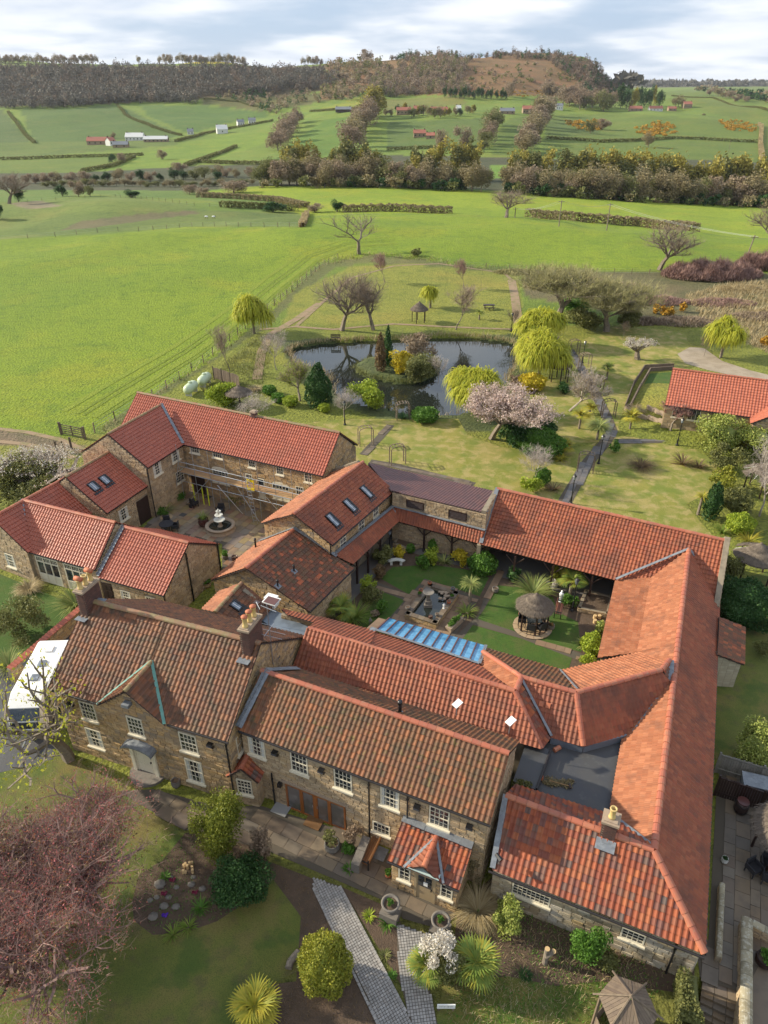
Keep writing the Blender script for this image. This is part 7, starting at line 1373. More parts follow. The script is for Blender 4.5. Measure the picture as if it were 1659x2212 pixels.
for a in [(215, 312, 40, 10, 4, .05, 'r_far', 'w_far', 'long red roofed farm building at the left end of the left farm', 'farm_building', 'barn', 4), (240, 314, 12, 9, 5, .9, 'r_far', 'w_white', 'gabled white fronted house in the left farm', 'farmhouse', 'house', 2), (293, 303, 34, 11, 4, .0, 'w_white', 'w_white', 'long white roofed barn at the left farm', 'barn', 'barn', 5), (338, 306, 44, 8, 3, .03, 'w_white', 'w_far', 'low white roofed shed row right of the left farm', 'shed_row', 'barn', 6), (262, 318, 26, 8, 3, .1, 'r_grey', 'w_far', 'low grey shed in front of the left farm', 'shed', 'shed', 2),
   (480, 288, 22, 13, 5, .3, 'w_white', 'w_white', 'white barn with blue doors beside the lane', 'barn', 'barn', 1), (412, 290, 12, 8, 3.5, .2, 'r_grey', 'w_white', 'small pale buildings by the tree at the lane', 'cottage', 'house', 2), (520, 272, 15, 8, 5, .4, 'r_grey', 'w_white', 'white cottage in the lane trees, left', 'cottage', 'house', 3), (545, 268, 16, 8, 5, .2, 'r_grey', 'w_white', 'white cottage in the lane trees, right', 'cottage', 'house', 3), (742, 242, 34, 8, 3.5, 0., 'r_grey', 'brown', 'dark open shed among trees on the middle slope', 'shed', 'shed', 0),
   (872, 248, 30, 9, 5.5, .02, 'r_far', 'w_far', 'brick red terrace at the left of the hillside hamlet', 'cottage', 'house', 4), (905, 246, 22, 9, 6, .0, 'r_far', 'w_far', 'tall red roofed house in the hillside hamlet', 'house', 'house', 3), (948, 247, 34, 9, 5, .05, 'r_far', 'w_far', 'red roofed house with bay at the right of the hillside hamlet', 'cottage', 'house', 4), (990, 238, 10, 8, 3, .1, 'w_white', 'w_white', 'little white roofed building in the hamlet', 'shed', 'shed', 1), (906, 296, 20, 8, 4, .0, 'r_far', 'w_far', 'orange roofed cottage alone in the field', 'cottage', 'house', 3), (930, 299, 14, 7, 3, -.1, 'r_far', 'w_far', 'low wing right of the orange roofed field cottage', 'outbuilding', 'outbuilding', 1),
   (1095, 246, 30, 9, 3.5, .0, 'r_grey', 'w_far', 'long low building left of the red roofed villa', 'outbuilding', 'outbuilding', 3), (1140, 246, 24, 10, 6, .0, 'r_far', 'w_far', 'red roofed villa on the hillside', 'house', 'house', 4), (1207, 238, 16, 8, 6, .0, 'r_grey', 'w_white', 'grey roofed stone house right of the villa', 'house', 'house', 3), (1372, 240, 30, 9, 3.5, .02, 'r_far', 'w_far', 'long red roofed barn at the left of the right farm', 'barn', 'barn', 3), (1415, 240, 34, 9, 4, .0, 'r_far', 'w_white', 'red roofed pale range in the right farm', 'farm_building', 'barn', 4), (1450, 240, 22, 8, 4, .1, 'r_far', 'w_far', 'red roofed range right of the pale one', 'farm_building', 'barn', 2), (1483, 234, 22, 10, 6.5, .0, 'r_far', 'w_far', 'tall stone farmhouse at the right end of the right farm', 'farmhouse', 'house', 4)]:
    house(a[0], a[1], a[2]*.62, a[3], a[4], a[5], a[6], a[7], a[8], a[9], a[10], a[11])
# poles and wires
TOPS = []
for x, y, hp, lb in [(1112, 470, 20, 'telegraph pole beside the lone field tree'), (1207, 489, 52, 'telegraph pole left of the pair on the field crest'), (1310, 498, 54, 'telegraph pole right of the pair on the field crest'), (1605, 575, 62, 'leaning telegraph pole in the purple thicket'), (1573, 330, 24, 'distant pole in the gorse pasture')]:
    p = G(x, y); s = FP/depth(p); h = hp/s/math.cos(math.atan2(33, p.y)); t = thing('telegraph_pole', p, lb, 'pole'); q = B(); tp = p+UP*h+(Vector((.9, 0, 0)) if 'lean' in lb else Vector()); q.tube(p-UP*.3, tp, .16, .12, 7); q.make('pole', 'bark', t); q = B(); q.box(tp-UP*.4, (1.7, .12, .12)); q.make('cross_arm', 'bark', t); TOPS.append(tp)
q = B()
for a, b in ((0, 1), (1, 2), (2, 3)):
    for k in (-.7, .7):
        o = Vector((k, 0, -.3)); P0_ = [TOPS[a].lerp(TOPS[b], i/10)+o-UP*(4*.9*(i/10)*(1-i/10)) for i in range(11)]
        for c, d_ in zip(P0_[:-1], P0_[1:]): q.tube(c, d_, .018, .018, 3, False)
q.make('overhead_wires', 'steel', None, label='sagging wires strung between the field telegraph poles', cat='wires')
# sheep
for i, (x, y, lb) in enumerate([(446, 472, 'left of the two sheep near the field hedge'), (462, 472, 'right of the two sheep near the field hedge')]):
    p = G(x, y); t = thing('sheep', p, lb, 'sheep'); f = 1 if i else -1; V, F = core((.62, .3, .27), 3+i, 1.0, 0, 12, 8); obj('fleece', V*[1, 1, 1]+np.array(p+UP*.38), F, 'l_straw' if False else 'white', t, True)
    q = B(); q.tube(p+Vector((f*.5, 0, .72)), p+Vector((f*.86, 0, .80)), .13, .08, 8); q.box(p+Vector((f*.62, .1, .92)), (.05, .12, .04)); q.make('head', 'black', t)
    for a in (-.35, .35):
        for b in (-.13, .13): q = B(); q.tube(p+Vector((a, b, 0)), p+Vector((a, b, .45)), .035, .05, 5); q.make('leg', 'black', t)
# field fences: posts one by one
def fence(pts, step, h, label, wires=3, mat='timber', name='wire_fence', pw=.1):
    L = [Vector(p) for p in pts]; t = thing(name, L[0], label, 'fence'); T = []
    for a, b in zip(L[:-1], L[1:]):
        n = max(1, int((b-a).length/step)); T += [a.lerp(b, i/n) for i in range(n)]
    T.append(L[-1]); b0 = B(); b0.box((0,0,h/2), (pw, pw, h)); me = mesh('post', b0.V, b0.F, mat)
    for i, p in enumerate(T): p.z = float(tz(p.x, p.y, False)); inst('post', me, Matrix.Translation(p) @ Matrix.Rotation(R_.uniform(-.08, .08), 4, 'X') @ Matrix.Rotation(R_.uniform(0, 3), 4, 'Z'), t)
    for k in range(wires):
        V = []; F = []; z = h*(.35+.55*k/max(1, wires-1))
        for i, a in enumerate(T):
            V += [a+UP*z, a+UP*(z+.02), a+UP*z+Vector((.015,.015,.01))]
            if i: b = 3*i; F += [(b-3, b-2, b+1, b), (b-2, b-1, b+2, b+1), (b-1, b-3, b, b+2)]
        obj('wire', V, F, 'steel', t)
    return t
fence([G(x, y) for x, y in ((205,935),(330,862),(440,785),(530,710),(620,640),(690,580),(730,560))], 3.2, 1.2, 'wire field fence down the left boundary from the pond to the farm')
fence([G(x, y) for x, y in ((1000,577),(1100,584),(1250,592),(1440,594))], 3.4, 1.2, 'wire fence along the foot of the crest field on the right'); fence([G(x, y) for x, y in ((0,520),(120,512),(300,500),(415,490),(600,491),(652,492),(662,462))], 5, 1.3, 'wire fence curving round the mound at the left')
fence([G(x, y) for x, y in ((60,437),(150,430),(250,425),(330,432),(420,445),(520,452))], 6, 1.3, 'fence around the top of the mound field', 2)
hedge([G(x, y) for x, y in ((652,490),(658,478),(663,462))], 1.6, 1.2, 'l_straw', 'short dead hedge at the field corner', .2, 14)

# the air of the valley
q = B(); zb_ = float(ZZ.min())-1; zt_ = max(125, float(ZZ.max())+30); q.box((0, 3230, (zb_+zt_)/2), (11400, 7000, zt_-zb_)); hz = q.make('haze', 'deck', None, kind='stuff'); hm = bpy.data.materials.new('haze'); hm.use_nodes = True; hm.node_tree.nodes.clear()
hv = nd(hm.node_tree, 'ShaderNodeVolumePrincipled', _Density=.000035, _Anisotropy=.2); hv.inputs['Color'].default_value = (.86, .92, 1, 1); ho = nd(hm.node_tree, 'ShaderNodeOutputMaterial'); hm.node_tree.links.new(hv.outputs[0], ho.inputs['Volume']); hz.data.materials[0] = hm
# ------------------------------------------------------------------ inner garden, paths and paving
yP = lambda *l: [P(*cY(x, y)) for x, y in l]
sheet('garden_soil', yP((100,330),(330,120),(760,230),(1000,290),(1650,420),(1560,830),(1340,905),(890,760),(320,590),(-80,640)), 'soil', .016)
sheet('inner_lawn', yP((250,335),(330,270),(560,255),(800,290),(905,335),(850,445),(520,340),(430,437)), 'lawn_lush', .022); sheet('inner_lawn', yP((215,470),(280,425),(400,468),(330,560),(170,660),(120,620)), 'lawn_lush', .022)
sheet('inner_lawn', yP((960,380),(1080,390),(1290,450),(1320,540),(1440,600),(1460,780),(1060,668),(830,578)), 'lawn_lush', .022); sheet('inner_lawn', yP((800,615),(1100,700),(1410,800),(1380,890),(1200,850),(745,705)), 'lawn_lush', .022)
def bandpoly(pts, w):
    L = []; R2 = []
    for i, p in enumerate(pts):
        a = pts[max(0, i-1)]; b = pts[min(len(pts)-1, i+1)]; d = (b-a); d.z = 0; d.normalize(); s = Vector((-d.y, d.x, 0))*w/2; L.append(p+s); R2.append(p-s)
    return L+R2[::-1]
a66 = math.radians(66)
pave('garden_path', yP((985,285),(1000,300),(880,520),(745,705),(700,690),(840,560),(930,310)), 'flag_t', .45, .6, a66, z=.026, ind=120)
pave('garden_path', yP((825,578),(1550,820),(1530,850),(1440,830),(1100,700),(800,612)), 'flag_t', .45, .6, a24, z=.030, ind=120); pave('garden_path', yP((200,345),(430,440),(520,340),(740,415),(850,460),(770,580),(700,690),(310,575),(400,470),(160,375)), 'flag_t', .5, .6, a24, z=.028, ind=160)
pave('walkway_paving', yP((-60,420),(190,170),(350,0),(560,60),(900,160),(1050,260),(1650,420),(1660,330),(300,-140),(-150,300)), 'flag_g', .6, .6, a24, z=.020, ind=60) if False else None
sheet('walkway_paving', [W4(-21.5, 37, 0), W4(-19.3, 37, 0), W4(-18.6, 45.2, 0), W4(-12, 44.9, 0), W4(-1.5, 44.6, 0), W4(-1.5, 41, 0), W4(.7, 41, 0), W4(.7, 48.4, 0), W4(-21.4, 49, 0)], 'flag_g', .018)
eP = lambda *l: [P(*cE(x, y)) for x, y in l]
pave('long_garden_path', bandpoly(eP((430,1000),(500,880),(585,740),(680,630),(722,560),(690,470),(640,370),(590,270),(530,170),(470,70)), 1.25), 'flag_g', .6, .62, a66, z=.03, ind=200, sq=True)
pave('branch_path', bandpoly(eP((740,620),(900,620),(1050,618),(1220,622)), 1.1), 'flag_g', .55, .6, 0, z=.034, ind=80)
pave('stepping_path', bandpoly([P(*cv(800, 1400, s9)(x, y)) for x, y in ((745,190),(900,215),(1020,245),(1200,290),(1370,330))], 1.0), 'flag', .5, .6, a24, z=.03, ind=60); pave('stepping_path', bandpoly([P(*cv(800, 1400, s9)(x, y)) for x, y in ((705,150),(750,100),(800,50),(870,-30))], .9), 'flag', .5, .5, a66, z=.032, ind=60)
sheet('gravel_patch', D_((1463,765),(1490,750),(1520,752),(1560,780),(1620,800),(1720,825),(1720,850),(1600,815),(1530,800),(1480,785)), 'gravel', .02)
bP = lambda *l: [P(*cB(x, y)) for x, y in l]
angof = lambda a, b: math.atan2(*(lambda v: (v.y, v.x))(P(*cB(*b))-P(*cB(*a))))
pave('sett_path', bP((405,600),(565,650),(690,880),(850,1170),(975,1430),(1010,1500),(1030,1560),(830,1560),(650,1160),(540,960),(430,720),(404,660)), 'sett', .125, .125, angof((565,650),(975,1430)), jit=0, gap=.02, h=.03, z=.03, ind=300, piece='sett', sq=True)
pave('short_sett_path', bP((908,870),(1095,940),(1080,1060),(1065,1140),(1110,1300),(1150,1475),(1170,1560),(1040,1560),(975,1430),(925,1200),(908,1000)), 'sett', .125, .125, angof((908,1000),(940,1250)), jit=0, gap=.02, h=.03, z=.028, ind=300, piece='sett', sq=True)
for nm, a_, b_ in (('sett_edging', (404, 660), (830, 1560)), ('sett_edging', (565, 650), (975, 1430))):
    p, q_ = P(*cB(*a_)), P(*cB(*b_)); d = (q_-p).normalized(); n = int((q_-p).length/.2); k = B()
    for i in range(n): c = p+d*(.2*i+.1); k.box((c.x, c.y, .05), (.18, .1, .06), (d, UP.cross(d), UP))
    k.make(nm, 'sett', None, kind='structure')
# coursed path edge of the terrace
# ------------------------------------------------------------------ garden furniture and structures
def lamp(p, h, label):
    t = thing('lamp_post', p, label, 'lamp post'); p = Vector(p); q = B(); q.lathe(p, [(.16,0),(.16,.12),(.09,.2),(.08,.7),(.05,.8),(.04,h)], 10); q.tube(p+UP*(h-.35)-Vector((.25,0,0)), p+UP*(h-.35)+Vector((.25,0,0)), .02); q.make('column', 'black', t)
    q = B(); q.lathe(p+UP*h, [(.09,0),(.17,.34)], 6); q.make('lantern_glass', 'skyglass', t); q = B(); q.lathe(p+UP*(h+.34), [(.2,0),(.14,.1),(.05,.17),(.02,.28)], 6); q.lathe(p+UP*(h-.02), [(.1,0),(.1,.04)], 6); q.make('lantern_cap', 'black', t)
for c_, h, lb in [(cE(545,150), 2.6, 'black lamp post by the pond shelter path'), (cE(642,755), 2.7, 'black lamp post at the path junction on the lawn'), (cE(475,995), 2.5, 'black lamp post standing just behind the north range roof'), (cE(1112,645), 2.6, 'black lamp post beside the branch path near the bungalow'), ((745,918), 2.4, 'black lamp post on the lawn by the pond planting'), (cY(310,178), 1.7, 'garden lamp post by the round raised bed'), (cY(1405,530), 2.4, 'green black lamp post beside the red bench'), ((1104, 716), 2.4, 'lamp post at the far end of the mown path')]: lamp(P(*c_), h, lb)
def shelter(p, r, label, n=5, ph=2.05, rise=1.15, holes=(), posts=True, floor=False, th='thatch', name='thatched_shelter'):
    p = Vector((p[0], p[1], float(tz(p[0], p[1], False)))); t = thing(name, p, label, 'shelter'); rng = np.random.default_rng(int(r*100)); 
    for i in range(n if posts else 0): a = 2*math.pi*i/n+.5; q = B(); c = p+Vector((math.cos(a), math.sin(a), 0))*r*.78; q.tube(c, c+UP*(ph+.2), .07, .06, 7); q.make('post', 'brown', t)
    if not posts: q = B(); q.tube(p, p+UP*(ph+rise*.8), .1, .08, 8); q.make('post', 'brown', t)
    q = B(); N = 28
    for k in range(3):
        r0, r1 = r*(1-k*.3), r*(1-k*.3-.42); z0, z1 = ph+rise*k*.31, ph+rise*(k*.31+.44); r1 = max(r1, .02)
        for i in range(N):
            a0, a1 = 2*math.pi*i/N, 2*math.pi*(i+1)/N
            if any(abs((math.degrees((a0+a1)/2)-h_[0]+180) % 360-180) < h_[1] and k in h_[2] for h_ in holes): continue
            V = [p+Vector((math.cos(a)*rr, math.sin(a)*rr, z+dz)) for dz in (0, -.12) for a, rr, z in ((a0, r0, z0), (a1, r0, z0), (a1, r1, z1), (a0, r1, z1))]; q.add(V, [(0,1,2,3),(7,6,5,4),(0,4,5,1),(1,5,6,2),(2,6,7,3),(3,7,4,0)])
    rf = q.make('thatch', th, t); parts = []
    for k in range(3):
        m = 260; a = rng.uniform(0, 6.283, m*2); rr = r*(1-k*.3)*rng.uniform(.55 if k == 2 else .8, 1.0, m*2); ok = np.array([not any(abs((math.degrees(x)-h_[0]+180) % 360-180) < h_[1] and k in h_[2] for h_ in holes) for x in a]); a = a[ok]; rr = rr[ok]
        fr_ = 1-rr/(r*(1-k*.3)); P0 = np.stack([np.cos(a)*rr, np.sin(a)*rr, ph+rise*k*.31+fr_*(rise*.44/.42*(1-k*.3))+.05], 1)+np.array(p); parts.append(strands(P0, np.stack([np.cos(a), np.sin(a), np.full(len(a), -.7)], 1)+rng.normal(0, .1, (len(a), 3)), rng.uniform(.15, .32, len(a))*r/1.6, .035, rng, .3, 2))
    V, F = join(*parts); obj('thatch_fringe', V, F, th, rf, kind='stuff'); q = B(); q.lathe(p+UP*(ph+rise-.05), [(.16,0),(.1,.12),(.02,.2)], 8); q.make('finial', th, rf)
    if holes:
        for i in range(10): q = B(); a = 2*math.pi*i/10; q.tube(p+UP*(ph-.05)+Vector((math.cos(a), math.sin(a), 0))*r*.95, p+UP*(ph+rise-.1), .025, .02, 4); q.make('rafter', 'pot_w', t)
    if floor:
        q = B(); q.lathe(p+UP*.02, [(r*1.05, 0), (r*1.05, .05)], 28); f = q.make('round_base', 'joint', t)
        for ring, m in ((.35, 6), (.62, 10), (.9, 15)):
            for i in range(m):
                a0, a1 = 2*math.pi*(i+.03)/m, 2*math.pi*(i+.97)/m; ri, ro = r*1.03*(ring-.13), r*1.03*(ring+.12); q = B(); q.prism([p+Vector((math.cos(a)*x, math.sin(a)*x, .07)) for a, x in ((a0, ri), (a0, ro), (a1, ro), (a1, ri))][::1], .025); q.make('flagstone', 'flag_b', f)
    return t
M['flag_b'] = material('buff_flagstone', [(.36,.26,.16),(.40,.28,.16),(.32,.25,.18),(.42,.24,.12)], .7, 'object')
gp = P(*cD(245, 445)); shelter(gp, 1.32, 'thatched round shelter on posts in the inner garden', 6, 1.95, .95, floor=True)
shelter(G(905, 695), 1.45, 'far thatched shelter on the paddock beyond the pond'); shelter(G(1206, 822), 1.55, 'thatched shelter under the willows beside the pond', 6); shelter(P(519, 880), 1.55, 'thatched umbrella shelter behind the scaffolded roof', posts=False, ph=1.9, rise=.8)
shelter(P(*cE(1555, 1435)), 1.75, 'broken thatched shelter with holes behind the north range end', 4, 2.1, 1.0, holes=((140, 16, (0, 1)), (60, 10, (1,)), (-40, 9, (1,)))); shelter(P(1640, 1062), 1.9, 'ruined pale thatched shelter at the right edge of the lawn', 5, 2.0, 1.0, holes=((150, 14, (0, 1)), (-150, 20, (0,)), (-60, 15, (1,))), th='thatch'); shelter(P(1722, 1800, 2.2), 1.9, 'thatched shelter at the right edge over the side terrace', 6, 2.1, 1.1)
def chair(p, rz, label, tip=False, group='dark wicker chairs', rest=None):
    t = thing('garden_chair', p, label, 'chair', group); b = Matrix.Translation(p) @ Matrix.Rotation(rz, 4, 'Z') @ (Matrix.Rotation(1.45, 4, 'X') if tip else Matrix()); 
    def mk(n, boxes):
        q = B()
        for c, s in boxes: q.box(c, s)
        q.V = [tuple(b @ Vector(v)) for v in q.V]; q.make(n, 'wicker', t)
    z0 = .0 if not tip else 0; mk('seat', [((0,0,.42), (.56,.54,.09))]); mk('backrest', [((0,.27,.68), (.56,.06,.5))]); mk('armrest', [((-.29,0,.55), (.06,.56,.3))]); mk('armrest', [((.29,0,.55), (.06,.56,.3))])
    for x in (-.25, .25):
        for y in (-.24, .24): mk('leg', [((x, y, .19), (.05,.05,.38))])
def table(p, r, label, square=False, mat='wicker', top=None):
    t = thing('garden_table', p, label, 'table'); q = B(); p = Vector(p)
    if square: q.box(p+UP*.72, (r*2, r*2, .05))
    else: q.lathe(p+UP*.7, [(r,0),(r,.04)], 20)
    q.make('tabletop', top or mat, t)
    for i in range(4): a = math.pi/4+i*math.pi/2; q = B(); c = p+Vector((math.cos(a), math.sin(a), 0))*r*.75; q.tube(c, c+UP*.7, .035, .035, 6); q.make('leg', mat, t)
table(gp+Vector((0,0,.09)), .5, 'dark glass topped table under the inner garden shelter', True, 'wicker', 'glass')
for a, lb in ((-1.9, 'wicker chair at the front of the garden shelter table, left'), (-1.0, 'wicker chair at the front of the garden shelter table, right'), (2.9, 'wicker chair behind the garden shelter table'), (.6, 'wicker chair at the right of the garden shelter table')): chair(gp+Vector((math.cos(a)*.75, math.sin(a)*.75, .09)), a-math.pi/2, lb)
yG = lambda x, y: P(*cv(500, 1350, 1659/600)(x, y))
table(yG(125, 1045), .62, 'round dark table at the near side of the yard')
for x, y, rz, tp, lb in [(125,1005,.2,0,'dark chair behind the round yard table'), (200,1045,-1.5,0,'dark chair right of the round yard table'), (315,815,1.,1,'dark chair lying tipped near the yard steps'), (370,830,2.4,0,'dark chair leaning beside the tipped chair'), (580,845,.5,1,'dark chair tipped over behind the fountain'), (610,890,0.,0,'dark chair directly behind the fountain')]: chair(yG(x, y), rz, lb, bool(tp))
rG = lambda x, y: P(*cv(2200, 2400, 1327/300)(x, y))
for x, y, rz, lb in [(1090,1960,.4,'black chair on the side terrace under the thatched shelter'), (1290,1900,-.4,'black chair at the right edge under the thatched shelter'), (1310,2100,2.6,'black chair nearest the steps at the right edge')]: chair(rG(x, y), rz, lb)
def pot(p, r, h, mat, label, plant=None, pl_r=.4, pl_h=.5, kind='cloud', name='plant_pot', square=False):
    t = thing(name, p, label, 'pot'); p = Vector(p); q = B(); q.lathe(p, [(r*.62,0),(r*.95,h*.35),(r,h*.65),(r*.82,h*.92),(r*.92,h),(r*.76,h),(r*.72,h*.85)], 18); q.make('pot', mat, t, True); q = B(); q.lathe(p+UP*h*.86, [(r*.75,0),(r*.7,.02)], 14); q.make('soil', 'soil', t)
    if plant:
        if kind == 'spiky': V, F = spiky(90, pl_h, .035, R_.randint(1, 999), .7, 1.4)
        else: V, F = cloud(420, (pl_r, pl_r, pl_h/2), .06, R_.randint(1, 999), 8)
        obj('plant', V+np.array(p+UP*h*.85), F, plant, t)
pot(yG(455, 1000), .48, .75, 'pot_b', 'oxblood glazed pot with tall grass by the yard fountain', 'l_blade', .4, .85, 'spiky'); pot(yG(605, 725), .38, .65, 'pot_b', 'oxblood glazed pot under the arched yard window', 'l_heath', .4, .6); pot(yG(1035, 832), .38, .6, 'pot_b', 'oxblood glazed pot with green plant right of the ladder', 'l_green', .4, .35); pot(yG(955, 815), .34, .4, 'urn', 'stone planter left of the oxblood pot by the yard wall', 'l_green', .4, .35); pot(yG(990, 1000), .3, .5, 'urn', 'pot', None) if False else None
pot(P(*cL(1410, 1150)), .26, .4, 'pot_b', 'small brown pot by the gable wall at the yard corner'); pot(P(*cL(1352, 1140)), .26, .35, 'urn', 'planter with green bush by the gable wall at the yard corner', 'l_green', .35, .5); pot(P(*cL(1245, 1310)), .3, .4, 'flag_b', 'yellowish planter behind the stone fence wall', 'l_green', .35, .4)
pot(P(*cL(995, 895)), .3, .35, 'urn', 'low stone planter by the yard double doors', 'l_green', .35, .4)
pot(P(*cY(943, 420)), .26, .42, 'urn', 'dark pot at the corner of the inner lawn path'); pot(P(*cY(1277, 640)), .27, .38, 'urn', 'round pot on the grass right of the garden shelter', 'l_bronze', .2, .2); pot(P(*cY(1104, 565)), .27, .38, 'pot_r', 'terracotta pot on the grass left of the garden shelter', 'l_green', .2, .2)
pot(P(*cY(1460, 490)), .33, .45, 'brown', 'dark barrel planter on the corner of the raised bed'); pot(rG(690, 1800), .17, .34, 'pot_w', 'pale bucket shaped pot on the side terrace', 'l_dark', .12, .1); pot(rG(1265, 1230), .36, .45, 'urn', 'round stone pot with yellow green plant by the dark fence', 'l_lime', .4, .4); pot(P(*cC(1630, 1110)), .4, .45, 'brown', 'half barrel with orange flowers at the lower right edge', 'l_green', .35, .35)
pot(P(*cB(520, 425)), .42, .55, 'urn', 'stone planter with heather bush on the front terrace', 'l_olive', .55, .9); pot(P(*cB(855, 590)), .16, .28, 'pot_r', 'little fern pot left of the entrance porch', 'l_green', .2, .3); pot(P(*cA(1060, 1215)), .27, .5, 'urn', 'grey stone urn against the farmhouse wall', None)
pot(P(*cD(290, 1360), 2.76), .16, .28, 'pot_r', 'orange terracotta pot left on the flat grey roof'); 
def urn(p, label, plinth=.5):
    t = thing('stone_urn', p, label, 'urn'); p = Vector(p); q = B(); q.box(p+UP*plinth/2, (.85, .7, plinth), (W4.u, W4.v, UP)); q.make('plinth', 'urn', t); q = B(); q.lathe(p+UP*plinth, [(.22,0),(.22,.05),(.12,.12),(.12,.2),(.3,.34),(.42,.5),(.44,.6),(.34,.6),(.3,.5)], 22); q.make('bowl', 'urn', t, True); q = B(); q.lathe(p+UP*(plinth+.5), [(.33,0),(.3,.03)], 16); q.make('soil', 'soil', t); V, F = cloud(260, (.18, .18, .14), .05, 5, 6); obj('plant', V+np.array(p+UP*(plinth+.52)), F, 'l_green', t)
urn(P(*cB(868, 830)), 'stone urn on square plinth left of the porch path'); urn(P(*cB(1165, 920)), 'stone urn half hidden by the white flowering shrub', .35)
# raised stone pond in the inner garden
Pd = thing('stone_pond', P(*cY(570, 520)), 'raised rectangular stone pond with fountain in the inner garden', 'pond'); c4 = [P(*cY(x, y), .55) for x, y in ((402,548),(590,610),(725,418),(548,365))]; cen = sum(c4, Vector())/4
for i in range(4):
    a, b = c4[i], c4[(i+1) % 4]; a0, b0 = xy(a), xy(b); wall(Pd, a0, b0, .5, 'stone_g', ch=.11, ln=(.15, .35), z0=0, th=.3, n_ind=80, pr=.03)
    d = (b-a).normalized(); n_ = UP.cross(d); n = int((b-a).length/.45); L = (b-a).length/n
    for k in range(n): q = B(); c = a+d*(L*(k+.5))+n_*.14; q.box((c.x, c.y, .53), (L-.015, .38, .06), (d, n_, UP)); q.make('coping_stone', 'flag', Pd)
q = B(); q.prism([Vector((cen.x+(p.x-cen.x)*.85, cen.y+(p.y-cen.y)*.85, .3)) for p in c4], .01); q.make('pond_surface', 'water', Pd)
q = B(); fc = P(*cY(540, 500), .3); q.box(fc+UP*.1, (.6, .6, .3)); q.box(fc+UP*.35, (.42, .42, .3)); q.box(fc+UP*.75, (.26, .26, .55)); q.lathe(fc+UP*1.0, [(.08,0),(.12,.1),(.38,.2),(.42,.27),(.36,.27),(.1,.2)], 18); q.make('fountain_pedestal', 'urn', Pd)
rg = np.random.default_rng(8)
for i in range(14): q = B(); c = P(*cY(640+rg.uniform(-30, 60), 440+rg.uniform(-25, 25)), .36); V, F = core((.16*rg.uniform(.7, 1.3), .13, .09), i, 1, 0, 7, 5); obj('boulder', V+np.array(c), F, 'cast', Pd)
for i, (x, y, m, lb) in enumerate([(420,520,'urn','small stone pot on the left corner of the garden pond'), (497,415,'pot_r','pair of terracotta pots at the back left of the garden pond rim'), (490,440,'urn','fern pot on the left rim of the garden pond'), (550,370,'pot_r','little pot at the far corner of the garden pond'), (595,560,'urn','bowl on the near rim of the garden pond, right'), (556,575,'pot_b','bowl on the near rim of the garden pond, left'), (665,485,'pot_r','terracotta pots on the right rim of the garden pond'), (684,455,'urn','planted bowl on the right rim of the garden pond'), (690,405,'lead','grey cover at the right corner of the garden pond')]): pot(P(*cY(x, y), .57), .16 if i else .2, .2, m, lb, 'l_green' if 'fern' in lb or 'planted' in lb else None, .15, .15)
def statue(p, h, mat, label, cat='statue'):
    t = thing('statue', p, label, cat); p = Vector(p); q = B(); q.lathe(p, [(.16*h,0),(.16*h,.12*h),(.09*h,.16*h),(.13*h,.3*h),(.10*h,.5*h),(.15*h,.68*h),(.12*h,.78*h),(.05*h,.83*h)], 12); q.make('body', mat, t, True); q = B(); q.lathe(p+UP*.82*h, [(.04*h,0),(.075*h,.06*h),(.07*h,.13*h),(.02*h,.18*h)], 10); q.make('head', mat, t, True)
    q = B(); q.tube(p+Vector((-.13*h,0,.72*h)), p+Vector((-.1*h,-.1*h,.5*h)), .04*h, .03*h); q.tube(p+Vector((.13*h,0,.72*h)), p+Vector((.12*h,-.08*h,.48*h)), .04*h, .03*h); q.make('arms', mat, t, True)
statue(P(*cY(1335, 480)), 1.1, 'white', 'white statue behind the red bench'); statue(P(*cY(635, 520), .5), .55, 'white', 'tiny pale statue on the right rim of the garden pond'); statue(P(*cY(195, 625)), .8, 'urn', 'dark figure statue on the near left inner lawn')
def bench(p, rz, label, mat, L=1.4):
    t = thing('garden_bench', p, label, 'bench'); b = Matrix.Translation(p) @ Matrix.Rotation(rz, 4, 'Z')
    def mk(n, boxes, m=mat):
        q = B()
        for c, s in boxes: q.box(c, s)
        q.V = [tuple(b @ Vector(v)) for v in q.V]; q.make(n, m, t)
    for k in range(4): mk('seat_slat', [((0, -.18+.12*k, .43), (L, .1, .03))])
    for k in range(3): mk('back_slat', [((0, .26, .55+.13*k), (L, .03, .09))])
    for s in (-1, 1): mk('bench_end', [((s*L/2, -.2, .21), (.06,.06,.42)), ((s*L/2, .25, .42), (.06,.06,.84)), ((s*L/2, .02, .6), (.06,.5,.05))], 'black')
M['redwood'] = material('red_stained_wood', [(.20,.07,.045)], .5); M['orangewood'] = material('orange_slat', [(.26,.12,.045),(.2,.09,.035)], .6, 'object')
bench(P(*cY(1325, 545)), math.radians(70), 'red brown slatted bench in the inner garden', 'redwood'); bench(pK(752, 1440), math.radians(66+180), 'orange slatted bench beside the low stone wall', 'orangewood', 1.7); bench(G(725, 735), 0, 'small dark bench below the spreading trees', 'brown')
t = thing('curved_bench', P(*cY(350, 255)), 'curved stone bench at the edge of the inner lawn', 'bench'); q = B(); c = P(*cY(350, 285))
for k in range(6): a0, a1 = math.radians(40+k*17), math.radians(57+k*17); q.prism([c+Vector((math.cos(a)*r_, math.sin(a)*r_, .42)) for a, r_ in ((a0,.6),(a0,.95),(a1,.95),(a1,.6))], .09)
q.make('seat', 'pot_w', t); 
for a in (60, 120): q = B(); a = math.radians(a); q.box(c+Vector((math.cos(a)*.78, math.sin(a)*.78, .21)), (.2, .2, .42)); q.make('leg', 'pot_w', t)
